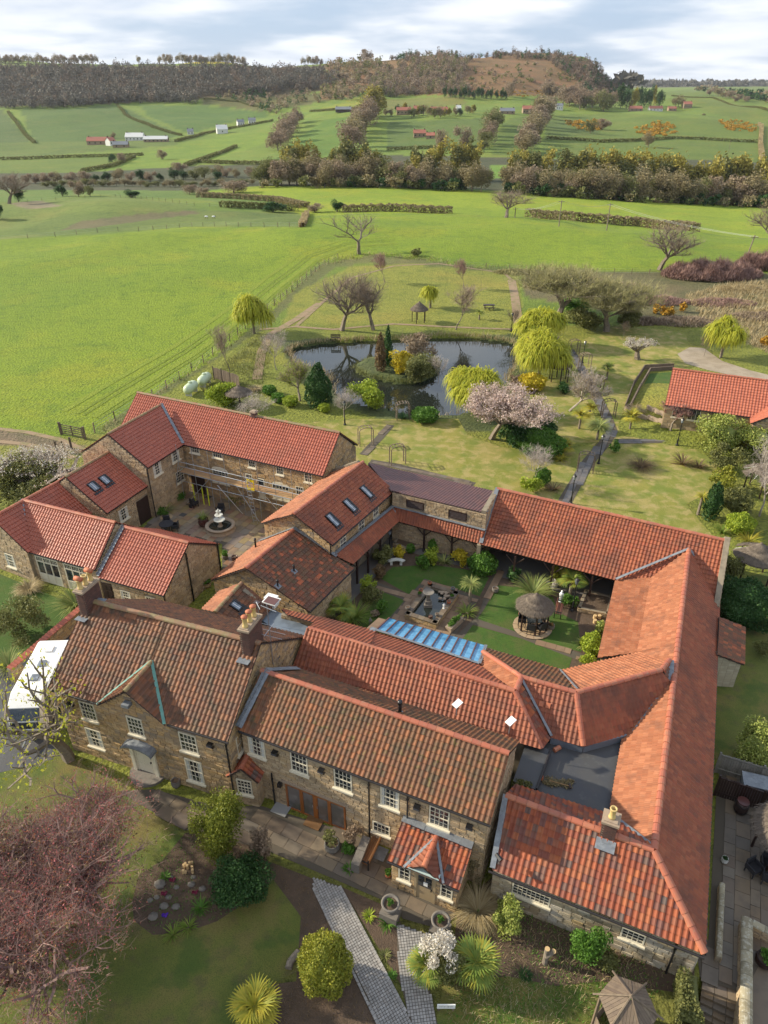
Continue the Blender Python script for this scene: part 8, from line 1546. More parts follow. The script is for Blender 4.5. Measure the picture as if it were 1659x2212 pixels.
# raised beds
for cs4, lb, mt in [([cY(x, y) for x, y in ((1435,540),(1620,578),(1645,470),(1480,430))], 'rectangular raised stone bed at the east end of the walkway', 'stone'), ([cY(x, y) for x, y in ((330,150),(420,185),(520,150),(500,95),(380,70))], 'low rounded stone bed by the covered walk', 'stone')]:
    pts = [P(*c, .0) for c in cs4]; t = thing('raised_bed', pts[0], lb, 'raised bed')
    for i in range(len(pts)): wall(t, pts[i], pts[(i+1) % len(pts)], .42, mt, ch=.13, ln=(.15, .35), z0=0, th=.2, n_ind=40, pr=.03)
    q = B(); q.prism([xy(p, .3) for p in pts], .08); q.make('soil', 'soil', t)
t = thing('stone_trough', P(*cY(705, 620)), 'long planted stone trough near the garden pond', 'trough'); a, b = P(*cY(660, 660)), P(*cY(735, 590)); d = (b-a).normalized(); q = B(); q.box((a+b)/2+UP*.2, ((b-a).length, .5, .4), (d, UP.cross(d), UP)); q.make('trough', 'cast', t); V, F = cloud(900, ((b-a).length*.5, .3, .25), .06, 3, 10); c_, s_ = d.x, d.y; V2 = np.stack([V[:, 0]*c_-V[:, 1]*s_, V[:, 0]*s_+V[:, 1]*c_, V[:, 2]+.3], 1); obj('plants', V2+np.array(xy((a+b)/2)), F, 'l_green', t)
# tiered fountain in the yard
p = yG(605, 1035); t = thing('tiered_fountain', p, 'three tiered stone fountain in a round basin in the paved yard', 'fountain'); q = B(); q.lathe(p, [(1.28,0),(1.3,.1),(1.18,.2),(1.2,.42),(1.28,.46),(1.28,.54),(.98,.54),(.96,.3),(.9,.2)], 32); q.make('basin', 'cast', t, True); q = B(); q.lathe(p+UP*.38, [(.98,0),(.97,.01)], 32); q.make('water_surface', 'water', t)
q = B(); q.lathe(p+UP*.2, [(.28,0),(.25,.2),(.12,.3),(.15,.5),(.1,.75)], 16); q.make('stem', 'cast', t, True)
for z, r_ in ((.9, .5), (1.35, .36), (1.72, .23)): q = B(); q.lathe(p+UP*z, [(.08,-.15),(.1,0),(r_*.7,.05),(r_,.16),(r_*.93,.17),(r_*.5,.1)], 20); q.make('bowl', 'cast_l', t, True) if 'cast_l' in M else q.make('bowl', 'pot_w', t, True)
q = B(); q.lathe(p+UP*1.85, [(.08,0),(.1,.1),(.03,.25)], 10); q.make('finial', 'pot_w', t, True)
for x, y in ((495, 745), (265, 905)): q = B(); q.box(yG(x, y)+UP*.06, (.55, .5, .03), (W4.u, W4.v, UP)); q.make('drain_cover', 'felt', None, kind='structure')
q = B(); q.lathe(yG(115, 925)+UP*.05, [(.55,0),(.55,.04)], 20); q.make('round_slab', 'flag_b', None, kind='structure')
# scaffolding
t = thing('scaffolding', xy(wa if False else W4(-34, 45)), 'galvanised scaffold with plank deck along the yard front of the two storey range', 'scaffolding')
s0, s1 = W4(-40.2, 45.1), W4(-26.6, 44.9); d = (s1-s0).normalized(); n_ = UP.cross(d); Ls = (s1-s0).length; nS = 9
for i in range(nS):
    for off in (0, 1.0):
        if off and i % 2: continue
        c = s0+d*(Ls*i/(nS-1))+n_*(off-.35); q = B(); q.tube(c, c+UP*(5.6 if not off else 3.4), .03, .03, 6); q.make('standard', 'steel', t)
for z in (2.0, 2.85, 3.5, 3.95):
    for k in range(2): q = B(); a = s0+d*(Ls*k/2)+n_*-.4+UP*z; q.tube(a, a+d*(Ls/2+.3), .03, .03, 6); q.make('ledger', 'steel', t)
for k in range(8):
    for j in range(4): q = B(); a = s0+d*(Ls*k/8)+n_*(-.3+j*.24)+UP*2.92; q.box(a+d*Ls/16, (Ls/8-.02, .22, .04), (d, n_, UP)); q.make('plank', 'plank', t)
for a_, b_, z0, z1 in ((.8, 3.2, .1, 2.8), (4.5, 6.5, 2.8, .1), (8.6, 6.2, .1, 2.8), (9.6, 11.6, 2.8, .1), (11.6, 13.2, 0.1, 2.8), (-.6, .2, 0, 4.6)): q = B(); q.tube(s0+d*a_+n_*-.9+UP*z0, s0+d*b_+n_*-.4+UP*z1, .03, .03, 6); q.make('brace', 'steel', t)
for a_ in (1.3, 2.3, 2.9, 10.9): q = B(); q.tube(s0+d*a_+n_*-.42, s0+d*a_+n_*-.42+UP*1.9, .05, .05, 8); q.make('foam_sleeve', 'lime', t)
q = B()
for k in (0, .42): q.tube(s0+d*(8.2+k)+n_*-1.2, s0+d*(7.2+k)+n_*-.5+UP*4.4, .025, .025, 6)
for k in range(14): f_ = k/14; c = (s0+d*8.2+n_*-1.2).lerp(s0+d*7.2+n_*-.5+UP*4.4, f_); q.tube(c, c+d*.42, .018, .018, 5)
q.make('ladder', 'steel', t); q = B(); c = s0+d*7.75+n_*-.45; 
for z in (2.95, 3.75): q.box(c+UP*z, (.7, .05, .22), (d, n_, UP))
for k in (-1, 1): q.box(c+UP*3.35+d*(.33*k), (.06, .05, .62), (d, n_, UP))
q.make('yellow_gate', 'yellow', t)
# gas tanks, trellis, gate
for x, y, lb in ((1150, 150, 'pale green gas tank nearer the house'), (1232, 98, 'pale green gas tank farther from the house')):
    p = P(*cL(x, y)); p.z = 0; d = (P(*cL(1190, 100))-P(*cL(1120, 160))); d.z = 0; d.normalize(); t = thing('gas_tank', p, lb, 'gas tank'); c = p+UP*.85; V = []; F = []; N = 14; pr = [(-1.35,.02),(-1.3,.3),(-1.1,.52),(-.85,.6),(.85,.6),(1.1,.52),(1.3,.3),(1.35,.02)]; s_ = UP.cross(d)
    for xx, rr in pr: V += [c+d*xx+s_*(rr*math.cos(2*math.pi*i/N))+UP*(rr*math.sin(2*math.pi*i/N)) for i in range(N)]
    for k in range(len(pr)-1): F += [(k*N+i, k*N+(i+1) % N, (k+1)*N+(i+1) % N, (k+1)*N+i) for i in range(N)]
    obj('tank', V, F, 'greentank', t, True); q = B(); q.lathe(c+UP*.5, [(.25,0),(.25,.22),(.1,.28)], 12); q.make('valve_cover', 'greentank', t)
    for k in (-.8, .8): q = B(); q.box(c+d*k-UP*.6, (.15, .8, .5), (d, s_, UP)); q.make('leg', 'pot_w', t)
t = thing('trellis_screen', P(*cL(1285, 60)), 'dark trellis fence panels behind the gas tanks', 'fence'); T3 = [P(*cL(x, y)) for x, y in ((1285, 68), (1335, 82), (1385, 100), (1440, 120))]
for a, b in zip(T3[:-1], T3[1:]):
    d = (b-a).normalized(); L = (b-a).length; n_ = UP.cross(d)
    for k in range(9): q = B(); q.box(a+d*(L*(k+.5)/9)+UP*(.9+.12*math.sin(math.pi*(k+.5)/9)), (L/9*.8, .03, 1.5), (d, n_, UP)); q.make('slat', 'timber', t)
    q = B(); q.box(a+UP*.95, (.1, .1, 1.9)); q.make('post', 'timber', t)
t = thing('field_gate', P(*cL(375, 395)), 'grey wooden five bar gate onto the field track', 'gate'); a, b = P(*cL(378, 398)), P(*cL(500, 422)); d = (b-a).normalized(); n_ = UP.cross(d); L = (b-a).length
for z in (.25, .5, .75, 1.0, 1.25): q = B(); q.box((a+b)/2+UP*z, (L, .05, .1), (d, n_, UP)); q.make('rail', 'timber', t)
for s in (0, .5, 1): q = B(); q.box(a.lerp(b, s)+UP*.75, (.1, .08, 1.2), (d, n_, UP)); q.make('stile', 'timber', t)
for p_ in (a-d*.2, b+d*.3): q = B(); q.box(p_+UP*.75, (.2, .2, 1.5)); q.make('post', 'timber', t)
q = B(); q.tube(a+UP*.25, b+UP*1.25, .03, .03, 4); q.make('brace', 'timber', t)
fence([P(*cL(x, y)) for x, y in ((345,500),(385,500),(430,480))], 1.5, 1.3, 'short post and rail fence by the farm track', 2, pw=.16)
# arches over the paths
def arch(p, w, h, rz, label, dep=.7):
    t = thing('garden_arch', p, label, 'arch'); b = Matrix.Translation(p) @ Matrix.Rotation(rz, 4, 'Z')
    for s in (-1, 1):
        q = B()
        for y in (-dep/2, dep/2): q.box((s*w/2, y, h/2), (.08, .08, h))
        for z in range(1, 6): q.box((s*w/2, 0, h*z/6), (.03, dep, .03))
        q.V = [tuple(b @ Vector(v)) for v in q.V]; q.make('side_frame', 'timber', t)
    q = B()
    for y in (-dep/2, dep/2):
        for k in range(6): a0, a1 = math.pi*k/6, math.pi*(k+1)/6; q.tube((-math.cos(a0)*w/2, y, h+math.sin(a0)*.3), (-math.cos(a1)*w/2, y, h+math.sin(a1)*.3), .04, .04, 4)
    for k in range(1, 6): a0 = math.pi*k/6; q.box((-math.cos(a0)*w/2, 0, h+math.sin(a0)*.3+.04), (.06, dep+.2, .05))
    q.V = [tuple(b @ Vector(v)) for v in q.V]; q.make('top_frame', 'timber', t)
for (x, y), rz, lb in [(cE(697, 470), 0, 'wooden arch over the middle of the garden path'), (cE(560, 800), -.2, 'wooden arch over the path nearest the north range'), (cE(490, 95), .3, 'wooden arch at the far end of the garden path'), (cE(628, 320), .3, 'wooden arch beside the leaning pale tree'), (cE(556, 180), .3, 'wooden arch by the pond shelter lamp'), (cv(800, 1400, s9)(910, 200), .3, 'dark wooden arch behind the louvred range'), (cv(800, 1400, s9)(720, 85), .3, 'climber covered arch behind the scaffolded range gable'), ((870, 905), .2, 'low wooden arch by the pond bank lawn')]: arch(P(x, y), 1.5, 1.75, rz, lb)
# retaining wall round the sunken lawn
t = thing('retaining_wall', P(*cE(900, 480)), 'low pale retaining wall curving round the sunken grass by the bungalow', 'wall')
def lowwall(par, pts, w, h, mat, name='wall_section', L=1.2):
    for a, b in zip(pts[:-1], pts[1:]):
        a = Vector(a); b = Vector(b); n = max(1, int((b-a).length/L)); d = (b-a).normalized()
        for k in range(n): c = a.lerp(b, (k+.5)/n); c.z = float(tz(c.x, c.y, False)); q = B(); q.box(c+UP*h/2, ((b-a).length/n-.015, w, h*R_.uniform(.97, 1.03)), (Vector((d.x,d.y,0)).normalized(), UP.cross(Vector((d.x,d.y,0)).normalized()), UP)); q.make(name, mat, par)
lowwall(t, eP((1090,190),(950,200),(885,310),(830,420),(800,432)), .16, .5, 'timber'); lowwall(t, eP((800,432),(870,480),(1060,565),(1070,540),(1040,515),(930,440)), .25, .45, 'cast')
lowwall(t, eP((1090,182),(915,190),(850,290),(798,430)), .1, .7, 'timber', 'outer_fence', 1.8); sheet('sunken_lawn', eP((1080,205),(950,215),(900,310),(850,440),(900,450),(1040,515),(1060,420)), 'lawn_lush', .03)
t = thing('picnic_table', G(1056, 668), 'brown picnic table on the upper paddock', 'table'); p = G(1056, 668); q = B(); q.box(p+UP*.75, (1.9, .8, .06)); q.make('tabletop', 'brown', t)
for s in (-1, 1): q = B(); q.box(p+UP*.45+Vector((0, s*.75, 0)), (1.9, .28, .05)); q.make('seat', 'brown', t); q = B(); q.box(p+Vector((s*.7, 0, .38)), (.08, 1.5, .08)); q.tube(p+Vector((s*.7,-.6,0)), p+Vector((s*.7,-.2,.75)), .04, .04, 4); q.tube(p+Vector((s*.7,.6,0)), p+Vector((s*.7,.2,.75)), .04, .04, 4); q.make('trestle', 'brown', t)
p = P(*cE(240, 362)); t = thing('deer_statue', p, 'small dark deer statue on the grass by the golden dome', 'statue'); q = B(); q.tube(p+Vector((-.4,0,.62)), p+Vector((.3,0,.66)), .17, .15, 8); q.tube(p+Vector((.28,0,.7)), p+Vector((.45,0,1.05)), .08, .06, 6); q.tube(p+Vector((.4,0,1.08)), p+Vector((.68,0,1.02)), .07, .03, 6); q.make('body', 'brown', t)
for a in (-.33, .24):
    for s in (-.09, .09): q = B(); q.tube(p+Vector((a, s, 0)), p+Vector((a, s, .6)), .025, .04, 5); q.make('leg', 'brown', t)
# ------------------------------------------------------------------ farmhouse yard: garden wall, caravan
t = thing('garden_wall', P(150, 1390), 'stone garden wall with red tile coping beside the caravan', 'wall'); a, b = pA(60, 520), pA(495, 160); a = P((60/s9)/1.50693, (1900+520/s9)/1.50693, 1.2); b = P((495/s9)/1.50693, (1900+130/s9)/1.50693, 1.4); d = xy(b)-xy(a); d.normalize(); n_ = Vector((d.y, -d.x, 0)); wall(t, xy(a), xy(b), 1.2, 'stone_g', n_ind=100, z0=0)
Lg = (xy(b)-xy(a)).length; n = int(Lg/.26); cpm = B(); cpm.prism([(-.12,-.25,0),(.12,-.25,0),(.12,.25,0),(-.12,.25,0)], .05); V, F = tile_faces(.25, .42); cme = mesh('coping_tile', V, F, 't_new', rnd=[0]*len(V))
for k in range(n):
    c = xy(a)+d*(Lg*k/n)+n_*.12+UP*1.24; u2 = (-n_+UP*.25).normalized(); nn = d.cross(u2); nn = nn if nn.z > 0 else -nn; inst('coping_tile', cme, Matrix(((d.x,u2.x,nn.x,c.x),(d.y,u2.y,nn.y,c.y),(d.z,u2.z,nn.z,c.z),(0,0,0,1))), t)
M['van'] = material('white_caravan_paint', [(.78,.78,.76)], .25, None, [(1.5,.55,.75,(.62,.62,.6),.3)]); M['vanb'] = material('cream_caravan_side', [(.62,.56,.44)], .35)
pr = pA(430, 322, 2.6); pf = pA(262, 665, 2.6); d = xy(pf)-xy(pr); Lc = d.length; d.normalize(); n_ = Vector((d.y, -d.x, 0)); n_ = n_ if n_.x < 0 else -n_; Wc = 2.0; t = thing('caravan', xy((pr+pf)/2), 'white caravan with black front window parked behind the farmhouse', 'caravan')
prof = [(0,.45),(0,2.3),(.25,2.6),(Lc-.2,2.6),(Lc+.6,2.2),(Lc+1.0,1.5),(Lc+1.0,.8),(Lc+.7,.45)]; base = xy(pr); V = []; N = len(prof)
ring = [(0, 1), (.12, .985), (.3, 1)]
for w_, k in ((0, .0), (.12, 1), (Wc-.12, 1), (Wc, 0)):
    for x, z in prof: mz_ = 1.5; mx_2 = Lc/2; f_ = .955 if k == 0 else 1; V.append(base+d*(mx_2+(x-mx_2)*f_)+n_*w_+UP*(mz_+(z-mz_)*f_))
F = [tuple(range(N))[::-1], tuple(range(3*N, 4*N))]
for j in range(3): F += [(j*N+i, j*N+(i+1) % N, (j+1)*N+(i+1) % N, (j+1)*N+i) for i in range(N)]
obj('body', V, F, 'van', t)
fd = (Vector((d.x, d.y, 0))*.45+UP*.8).normalized(); c = base+d*(Lc+.84)+n_*Wc/2+UP*1.88; uf = (Vector((-d.x, -d.y, 0))*.4+UP*.7).normalized(); q = B(); q.box(c, (1.75, .04, .72), (n_, uf.cross(n_), uf)); q.make('front_window', 'glass', t); q = B(); q.box(base+d*(Lc+1.01)+n_*Wc/2+UP*1.17, (1.7, .04, .5), (n_, d, UP)); q.make('front_window', 'glass', t)
for f_, w_ in ((.25, .9), (.6, 1.1)): q = B(); q.box(base+d*Lc*f_+UP*1.6-n_*.005, (w_, .02, .6), (d, n_, UP)); q.make('side_window', 'glass', t)
q = B(); q.box(base+d*Lc*.8+UP*1.35-n_*.006, (.7, .02, 1.7), (d, n_, UP)); q.make('door', 'vanb', t)
for f_ in (.22, .48, .72): q = B(); q.box(base+d*Lc*f_+n_*Wc*.5+UP*2.64, (.5, .45, .1), (d, n_, UP)); q.make('roof_vent', 'skyglass' if f_ > .4 else 'van', t)
for w_ in (.1, Wc-.1): q = B(); c = base+d*Lc*.45+n_*w_+UP*.33; q.tube(c-n_*.1, c+n_*.1, .33, .33, 16); q.make('wheel', 'black', t)
q = B(); q.tube(base+d*(Lc+.8)+n_*Wc/2+UP*.5, base+d*(Lc+2.0)+n_*Wc/2+UP*.45, .05, .05); q.make('tow_bar', 'steel', t)
q = B(); q.box(pA(165, 530)+UP*.45, (.5, .5, .9)); q.box(pA(165, 530)+UP*.93, (.56, .56, .06)); q.make('storage_box', 'felt_l', None, label='blue grey lidded box beside the caravan and garden wall', cat='box')
# aerials and dishes on the farmhouse end
p = pI(885, 940, 5.2); t = thing('tv_aerial', p, 'tall television aerial with long cross rods on the farmhouse gable', 'aerial'); tp = pI(855, 380, 9.8); q = B(); p = W9(-15.5, 25.6, 5.6); q.tube(p, p+UP*4.2, .03, .025, 6); q.make('mast', 'steel', t); tp = p+UP*4.1; q = B()
q.tube(tp-UP*1.6-W9.v*.6, tp-UP*1.6+W9.v*.5, .02, .02, 5)
for k in (-.5, -.1, .3): q.tube(tp-UP*1.6+W9.v*k-W9.u*1.0, tp-UP*1.6+W9.v*k+W9.u*1.0, .012, .012, 4)
q.tube(tp-W9.u*.3-W9.v*.1, tp+W9.u*.7-W9.v*.3, .02, .02, 5)
for k in range(7): c = tp+W9.u*(-.25+.14*k)-W9.v*(.1+.02*k); q.tube(c-UP*.14, c+UP*.14, .008, .008, 4)
q.make('rods', 'steel', t)
t = thing('tv_aerial', pI(640, 480, 3.6), 'small comb shaped aerial on the outhouse roof', 'aerial'); p = pI(640, 500, 3.6); q = B(); q.tube(p, p+UP*1.0, .02, .02, 5); q.tube(p+UP*1.0-W4.u*.1, p+UP*.95+W4.u*.5-W4.v*.5, .03, .02, 5); 
for k in range(5): q.tube(p+UP*1.0+W4.u*(-.2+.08*k)-W4.v*.15, p+UP*1.0+W4.u*(-.2+.08*k)+W4.v*.15, .008, .008, 4)
q.make('rods', 'steel', t)
t = thing('satellite_dish', W9(-15.5, 26, 5.4), 'grey satellite dish on the farmhouse gable wall', 'dish'); q = B(); c = pI(810, 955, 5.4); q.lathe(c, [(.02,-.06),(.2,-.03),(.32,.04),(.3,.04),(.02,-.03)], 18); q.make('dish', 'felt', t, True); q = B(); q.tube(c, c+Vector((-.25,-.25,.25)), .015, .015, 5); q.make('arm', 'black', t)
for x, y, lb in ((1270, 535, 'left of the two flat white satellite panels on the rear range roof'), (1590, 640, 'right of the two flat white satellite panels on the rear range roof')):
    c = pK(x, y, 5.0); t = thing('flat_antenna', c, lb, 'satellite panel'); ax1 = (W4.u*.85-W4.v*.45).normalized(); nn = (UP*.9-W4.v*.25-W4.u*.1).normalized(); ax1 = (ax1-nn*ax1.dot(nn)).normalized(); q = B(); q.box(c, (.5, .36, .03), (nn.cross(ax1), ax1, nn)); q.make('panel', 'white', t); q = B(); q.tube(c, c-UP*.8-W4.v*.1, .025, .025, 6); q.make('stand', 'steel', t)
# ------------------------------------------------------------------ front garden
t = thing('low_garden_wall', pK(690, 1400), 'low lichened stone wall beside the orange bench', 'wall'); a, b = pK(725, 1330, .75), pK(655, 1500, .75); lowwall(t, [xy(a), xy(b)], .42, .72, 'urn', 'coping_stone', .8)
for x, y, w_, l_, m, lb in [(410, 1250, .75, .9, 'doormat', 'brown door mat before the glazed doors'), (213, 1170, .75, .9, 'grate', 'grey metal grating mat by the bay'), (810, 1440, .7, .6, 'lead', 'grey metal cover by the bench')]:
    M.setdefault('doormat', material('coir_mat', [(.16,.08,.03)], .95, None, (), (60,.8,.01))); M.setdefault('grate', material('metal_grate', [(.25,.25,.25)], .5)); q = B(); q.box(pK(x, y)+UP*.07, (l_, w_, .03), (W4.u, W4.v, UP)); q.make('door_mat', m, None, label=lb, cat='mat')
rg = np.random.default_rng(12)
for i, (x, y, r_, lb) in enumerate([(960,640,.38,'largest rock at the back of the rockery'), (985,770,.3,'squared rock in the middle of the rockery'), (1055,775,.28,'purple grey rock right of the squared one'), (920,835,.34,'flat tan rock at the front of the rockery'), (900,735,.2,'upright small rock at the left of the rockery'), (1012,715,.22,'pale angular rock in the rockery'), (940,715,.2,'rust coloured small rock in the rockery'), (1160,595,.2,'rock below the conifer on the rockery'), (1215,665,.25,'dark rock right of the red flowers'), (1060,655,.2,'small rock above the pale angular one'), (1150,640,.26,'brown rock at the conifer foot'), (1025,595,.18,'rock near the log pile')]):
    r_ *= .8; V, F = core((r_, r_*.8, r_*.4), 30+i, 1, 0, 7, 5); obj('rock', V+np.array(P(*cN(x, y)))+[0, 0, -.05], F, 'urn', label=lb, cat='rock')
t = thing('log_pile', P(*cN(1130, 545)), 'small pile of sawn log ends on the rockery', 'logs'); M['logend'] = material('sawn_wood', [(.52,.36,.18)], .8)
for i in range(10): q = B(); c = P(*cN(1130+rg.uniform(-32, 32), 545+rg.uniform(-28, 28))); q.tube(c, c+UP*rg.uniform(.1, .3), .07, .07, 8); q.make('log', 'logend', t)
for x, y, m, lb in [(990, 822, 'purple', 'purple primula clump on the rockery'), (985, 692, 'magenta', 'magenta flower clump on the rockery'), (1035, 610, 'magenta', 'dark red flower clump near the log pile'), (1170, 685, 'magenta', 'red flower clump by the dark rock')]:
    M.setdefault('purple', material('purple_petal', [(.12,.03,.45)], .7, 'island')); M.setdefault('magenta', material('magenta_petal', [(.22,.02,.06)], .7)); V, F = cloud(220, (.16, .16, .08), .04, 3, 5); obj('flower_clump', V+np.array(P(*cN(x, y))), F, m, label=lb, cat='flowers')
t = thing('hollow_log', P(*cB(290, 1110)), 'hollowed grey log lying on the lawn edge', 'log'); q = B(); A0_ = [P(*cB(*p)) for p in ((258,1150),(268,1110),(292,1080),(318,1050))]
for a, b in zip(A0_[:-1], A0_[1:]): q.tube(a+UP*.12, b+UP*.12, .16, .16, 8)
q.make('trunk_section', 'bark', t)
t = thing('tree_stump', P(*cC(325, 1110)), 'tall sawn tree stump with orange cut faces', 'stump'); p = P(*cC(320, 1110)); q = B(); q.tube(p, p+Vector((.02,.1,.95)), .13, .11, 9); q.tube(p+UP*.5, p+Vector((.28,.05,.85)), .10, .11, 8); q.make('trunk', 'bark', t)
for c, r_ in ((p+Vector((.02,.1,.96)), .11), (p+Vector((.285,.052,.856)), .11)): q = B(); q.tube(c, c+UP*.015, r_, r_, 12); q.make('cut_face', 'logend', t)
p = P(*cB(1200, 1400)); t = thing('garden_sign', p, 'small white name board on two short posts in the front bed', 'sign'); q = B(); q.box(p+UP*.42, (.75, .04, .3)); q.make('board', 'white', t)
for k in (-.3, .3): q = B(); q.box(p+Vector((k, .045, .24)), (.07, .05, .48)); q.make('post', 'timber', t)
tc_ = bpy.data.curves.new('lettering', 'FONT'); tc_.body = ''; bpy.data.curves.remove(tc_)
q = B()
for i in range(13): q.box(p+Vector((-.27+i*.045, -.022, .43)), (.02+.012*(i % 3), .004, .028 if i % 4 else .045))
q.make('lettering', 'felt', t)
# hexagonal timber gazebo roof at the bottom edge
ap = P(*cC(838, 1310), 3.1); t = thing('timber_gazebo', xy(ap), 'hexagonal boarded timber gazebo roof at the bottom edge', 'gazebo'); R6 = 1.1; z6 = 2.4; k6 = [Vector((ap.x+R6*math.cos(math.radians(a)), ap.y+R6*math.sin(math.radians(a)), z6)) for a in (100, 40, -20, -80, -140, 160)]
rf = None; q = B(); q.lathe(ap-UP*.05, [(.08,0),(.05,.12),(.02,.2)], 8); rf = q.make('roof', 'timber', t)
for a, b in zip(k6, k6[1:]+k6[:1]):
    m = (a+b)/2; d = (b-a).normalized(); u_ = (ap-m); Hh = u_.length; u_.normalize(); n_ = d.cross(u_); n_ = n_ if n_.z > 0 else -n_; nb = 9; w_ = (b-a).length/nb
    for k in range(nb):
        xx = -(b-a).length/2+w_*(k+.5); hh = Hh*(1-abs(xx)/((b-a).length/2))
        if hh < .1: continue
        q = B(); c = m+d*xx; q.prism([c-d*w_*.46-n_*0, c+d*w_*.46, c+d*w_*.46+u_*max(0, Hh*(1-abs(xx+w_*.46)/((b-a).length/2))), c-d*w_*.46+u_*max(0, Hh*(1-abs(xx-w_*.46)/((b-a).length/2)))], .025*R_.uniform(.8, 1.4), n_); q.make('board', 'timber', rf)
for a in k6:
    q = B(); d = (a-ap).normalized(); q.tube(ap+UP*.06, a+d*.25+UP*.06, .04, .04, 5); q.make('hip_rail', 'timber', rf); q = B(); q.box((ap.x+(a.x-ap.x)*.92, ap.y+(a.y-ap.y)*.92, z6/2), (.1, .1, z6)); q.make('post', 'timber', t)
for i in range(6):
    if i == 3: continue
    a, b = k6[i], k6[(i+1) % 6]; d = xy(b)-xy(a); L = d.length; d.normalize()
    for k in range(7): q = B(); c = Vector((ap.x, ap.y, 0)).lerp(xy(a).lerp(xy(b), (k+.5)/7), .9); q.box(c+UP*.45, (L/8, .03, .9), (d, UP.cross(d), UP)); q.make('side_board', 'timber', t)
# steps, coped walls, fences on the right
t = thing('stone_steps', P(*cC(1380, 1300)), 'broad stone steps going down at the bottom right corner', 'steps')
for i, ((x0, y0), (x1, y1)) in enumerate([((1265,1205),(1490,1290)), ((1260,1245),(1490,1345)), ((1258,1285),(1488,1395)), ((1258,1330),(1486,1445)), ((1258,1370),(1484,1490))]):
    zt_ = -.02-.17*i; a, b = P(*cC(x0, y0), zt_), P(*cC(x1, y1), zt_); d = (b-a).normalized(); n_ = UP.cross(d); L = (b-a).length; n = 3
    for k in range(n): q = B(); c = a+d*(L*(k+.5)/n)-n_*.1; q.box(Vector((c.x, c.y, zt_-.4))+n_*.0, (L/n-.02, .62, .8), (d, n_, UP)); q.make('step_stone', 'flag', t)
def coped(a, b, w, h, label, L=.55, zb=0):
    t = thing('coped_wall', xy(a), label, 'wall'); a = xy(a); b = xy(b); d = (b-a).normalized(); n_ = Vector((d.y, -d.x, 0)); wall(t, a+n_*w*.42, b+n_*w*.42, h, 'stone', z0=zb, th=w*.8, ch=.15, n_ind=60, pr=.03); wall(t, b-n_*w*.42, a-n_*w*.42, h, 'stone', z0=zb, th=.05, ch=.15, n_ind=60, pr=.03)
    n = int((b-a).length/L); l = (b-a).length/n
    for k in range(n):
        q = B(); c = a+d*(l*(k+.5)); m = 8; V = []
        for s in (-.485, .485):
            for i in range(m+1): an = math.pi*i/m; V.append(c+d*(s*l)+n_*(math.cos(an)*w*.58)+UP*(h+math.sin(an)*w*.4))
        F = [(i, i+1, m+2+i, m+1+i) for i in range(m)]+[tuple(range(m+1)), tuple(range(m+1, 2*m+2))[::-1]]; q.add(V, F); q.make('coping_stone', 'copst', t)
M['copst'] = material('lichened_coping', [(.27,.23,.15),(.22,.19,.13),(.32,.28,.19)], .9, 'object', [(7,.5,.62,(.42,.40,.33),.7),(2,.5,.7,(.15,.13,.08),.6)], (25,.6,.02))
coped(P(*cC(1535, 840), .8), P(*cC(1530, 1500), .8), .42, .75, 'thick stone wall with rounded coping by the steps', .5, -1.5); coped(P(*cC(1386, 630), .45), P(*cC(1366, 1075), .45), .22, .42, 'narrow low wall with rounded coping on the side terrace', .55, -.3); coped(P(*cC(1570, 860), .8), P(*cC(1720, 940), .8), .3, .7, 'short wall returning right from the coped wall', .5, -1)
sheet('lower_terrace', [P(*cC(x, y), .0) for x, y in ((1575,900),(1800,960),(1800,1600),(1560,1600))], 'flag', .012); 
def panelfence(a, b, h, mat, label, posts=2.2, pw=.1, w=.12):
    t = thing('board_fence', xy(a), label, 'fence'); a = xy(a); b = xy(b); d = (b-a).normalized(); L = (b-a).length; n = int(L/w)
    bb = B(); bb.box((0,0,h/2), (w*.9, .025, h)); me = mesh('board', bb.V, bb.F, mat)
    for k in range(n): c = a+d*(L*(k+.5)/n); inst('board', me, Matrix.Translation(c) @ Matrix.Rotation(math.atan2(d.y, d.x), 4, 'Z') @ Matrix.Diagonal((1,1,R_.uniform(.97, 1.02),1)), t)
    for k in range(int(L/posts)+1): q = B(); q.box(a+d*min(L, k*posts)+UP*(h/2+.05), (pw, pw, h+.1), (d, UP.cross(d), UP)); q.make('post', mat, t)
    for z in (.25*h, .95*h): q = B(); q.box(a+d*L/2+UP*z-UP.cross(d)*.03, (L, .04, .08), (d, UP.cross(d), UP)); q.make('rail', mat, t)
M['greyboard'] = material('silver_grey_board', [(.20,.19,.17),(.25,.23,.20),(.16,.15,.13)], .9, 'object', [(3,.5,.7,(.11,.11,.08),.6)])
panelfence(rG(555, 500), rG(1400, 760), 1.5, 'greyboard', 'silver grey board fence behind the side terrace'); panelfence(rG(545, 830), rG(1420, 1130), 1.5, 'brown', 'dark brown board fence closing the side terrace')
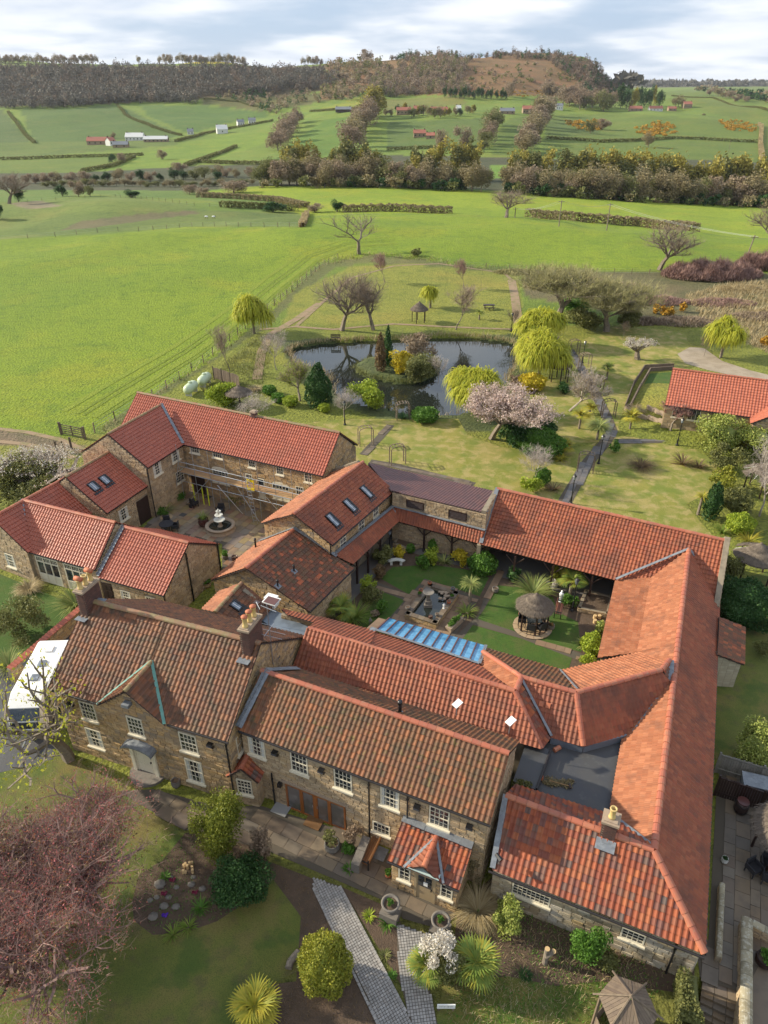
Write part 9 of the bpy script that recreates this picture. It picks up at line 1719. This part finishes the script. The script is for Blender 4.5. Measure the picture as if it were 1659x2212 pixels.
c = (rG(950, 800)+rG(1290, 880))/2; d = (rG(1290, 880)-rG(950, 800)).normalized(); t = thing('metal_store', c, 'blue grey metal store box between the two fences', 'store'); q = B(); q.box(c+UP*.55, (1.5, .8, 1.1), (d, UP.cross(d), UP)); q.make('body', 'felt_l', t); q = B(); q.box(c+UP*1.14, (1.62, .95, .06), (d, UP.cross(d), (UP+UP.cross(d)*-.0))); q.make('lid', 'lead', t)
p = rG(915, 1070); t = thing('barrel', p, 'dark wooden barrel with red brown lid by the brown fence', 'barrel'); q = B(); q.lathe(p, [(.27,0),(.33,.25),(.35,.42),(.33,.6),(.28,.82)], 18); q.make('staves', 'brown', t, True); q = B(); q.lathe(p+UP*.82, [(.3,0),(.3,.05)], 18); q.make('lid', 'pot_b', t)
for z in (.2, .6): q = B(); q.lathe(p+UP*z, [(.345,0),(.35,.05)], 18); q.make('hoop', 'black', t)
t = thing('broom', P(*cD(400, 1385), 2.8), 'broom lying in debris on the flat grey roof', 'broom'); q = B(); a, b = pD(348, 1365, 2.85), pD(470, 1400, 2.85); q.tube(a, b, .02, .02, 6); q.make('handle', 'plank', t); q = B(); q.box(b+UP*.02, (.08, .3, .08)); q.make('head', 'brown', t)
V, F = cloud(900, (.9, .45, .05), .05, 3, 14); obj('roof_debris', V+np.array(pD(400, 1380, 2.76)), F, 'l_scrub', kind='stuff')
V, F = cloud(700, (.5, .4, .15), .06, 3, 9); obj('roof_weeds', V+np.array(pD(180, 1395, 2.9)), F, 'l_olive', kind='stuff')
q = B(); q.tube(pD(375, 1185, 2.85), pD(410, 1165, 2.85), .13, .13, 8); q.make('loose_ridge_tile', 'ridge', None, label='loose orange ridge tile lying on the flat roof edge', cat='roof tile')
for x, y, w_, h_, lb in [(128, 1172, 30, .0, '')]: pass
for x, y, r_, lb in [(1335, 465, .12, 'short log post by the raised bed, left')]: pass
for i, (x, y, lb) in enumerate([(1540, 578, 'cut log standing left in the soil by the east wing'), (1567, 577, 'cut log standing right in the soil by the east wing'), (1540, 605, 'cut log nearest the lawn by the east wing')]): q = B(); c = P(*cY(x, y)); q.tube(c, c+UP*.3, .13, .13, 10); q.make('cut_log', 'logend', None, label=lb, cat='log')
q = B(); q.lathe(P(*cD(505, 355)), [(.12,0),(.1,.05)], 8);
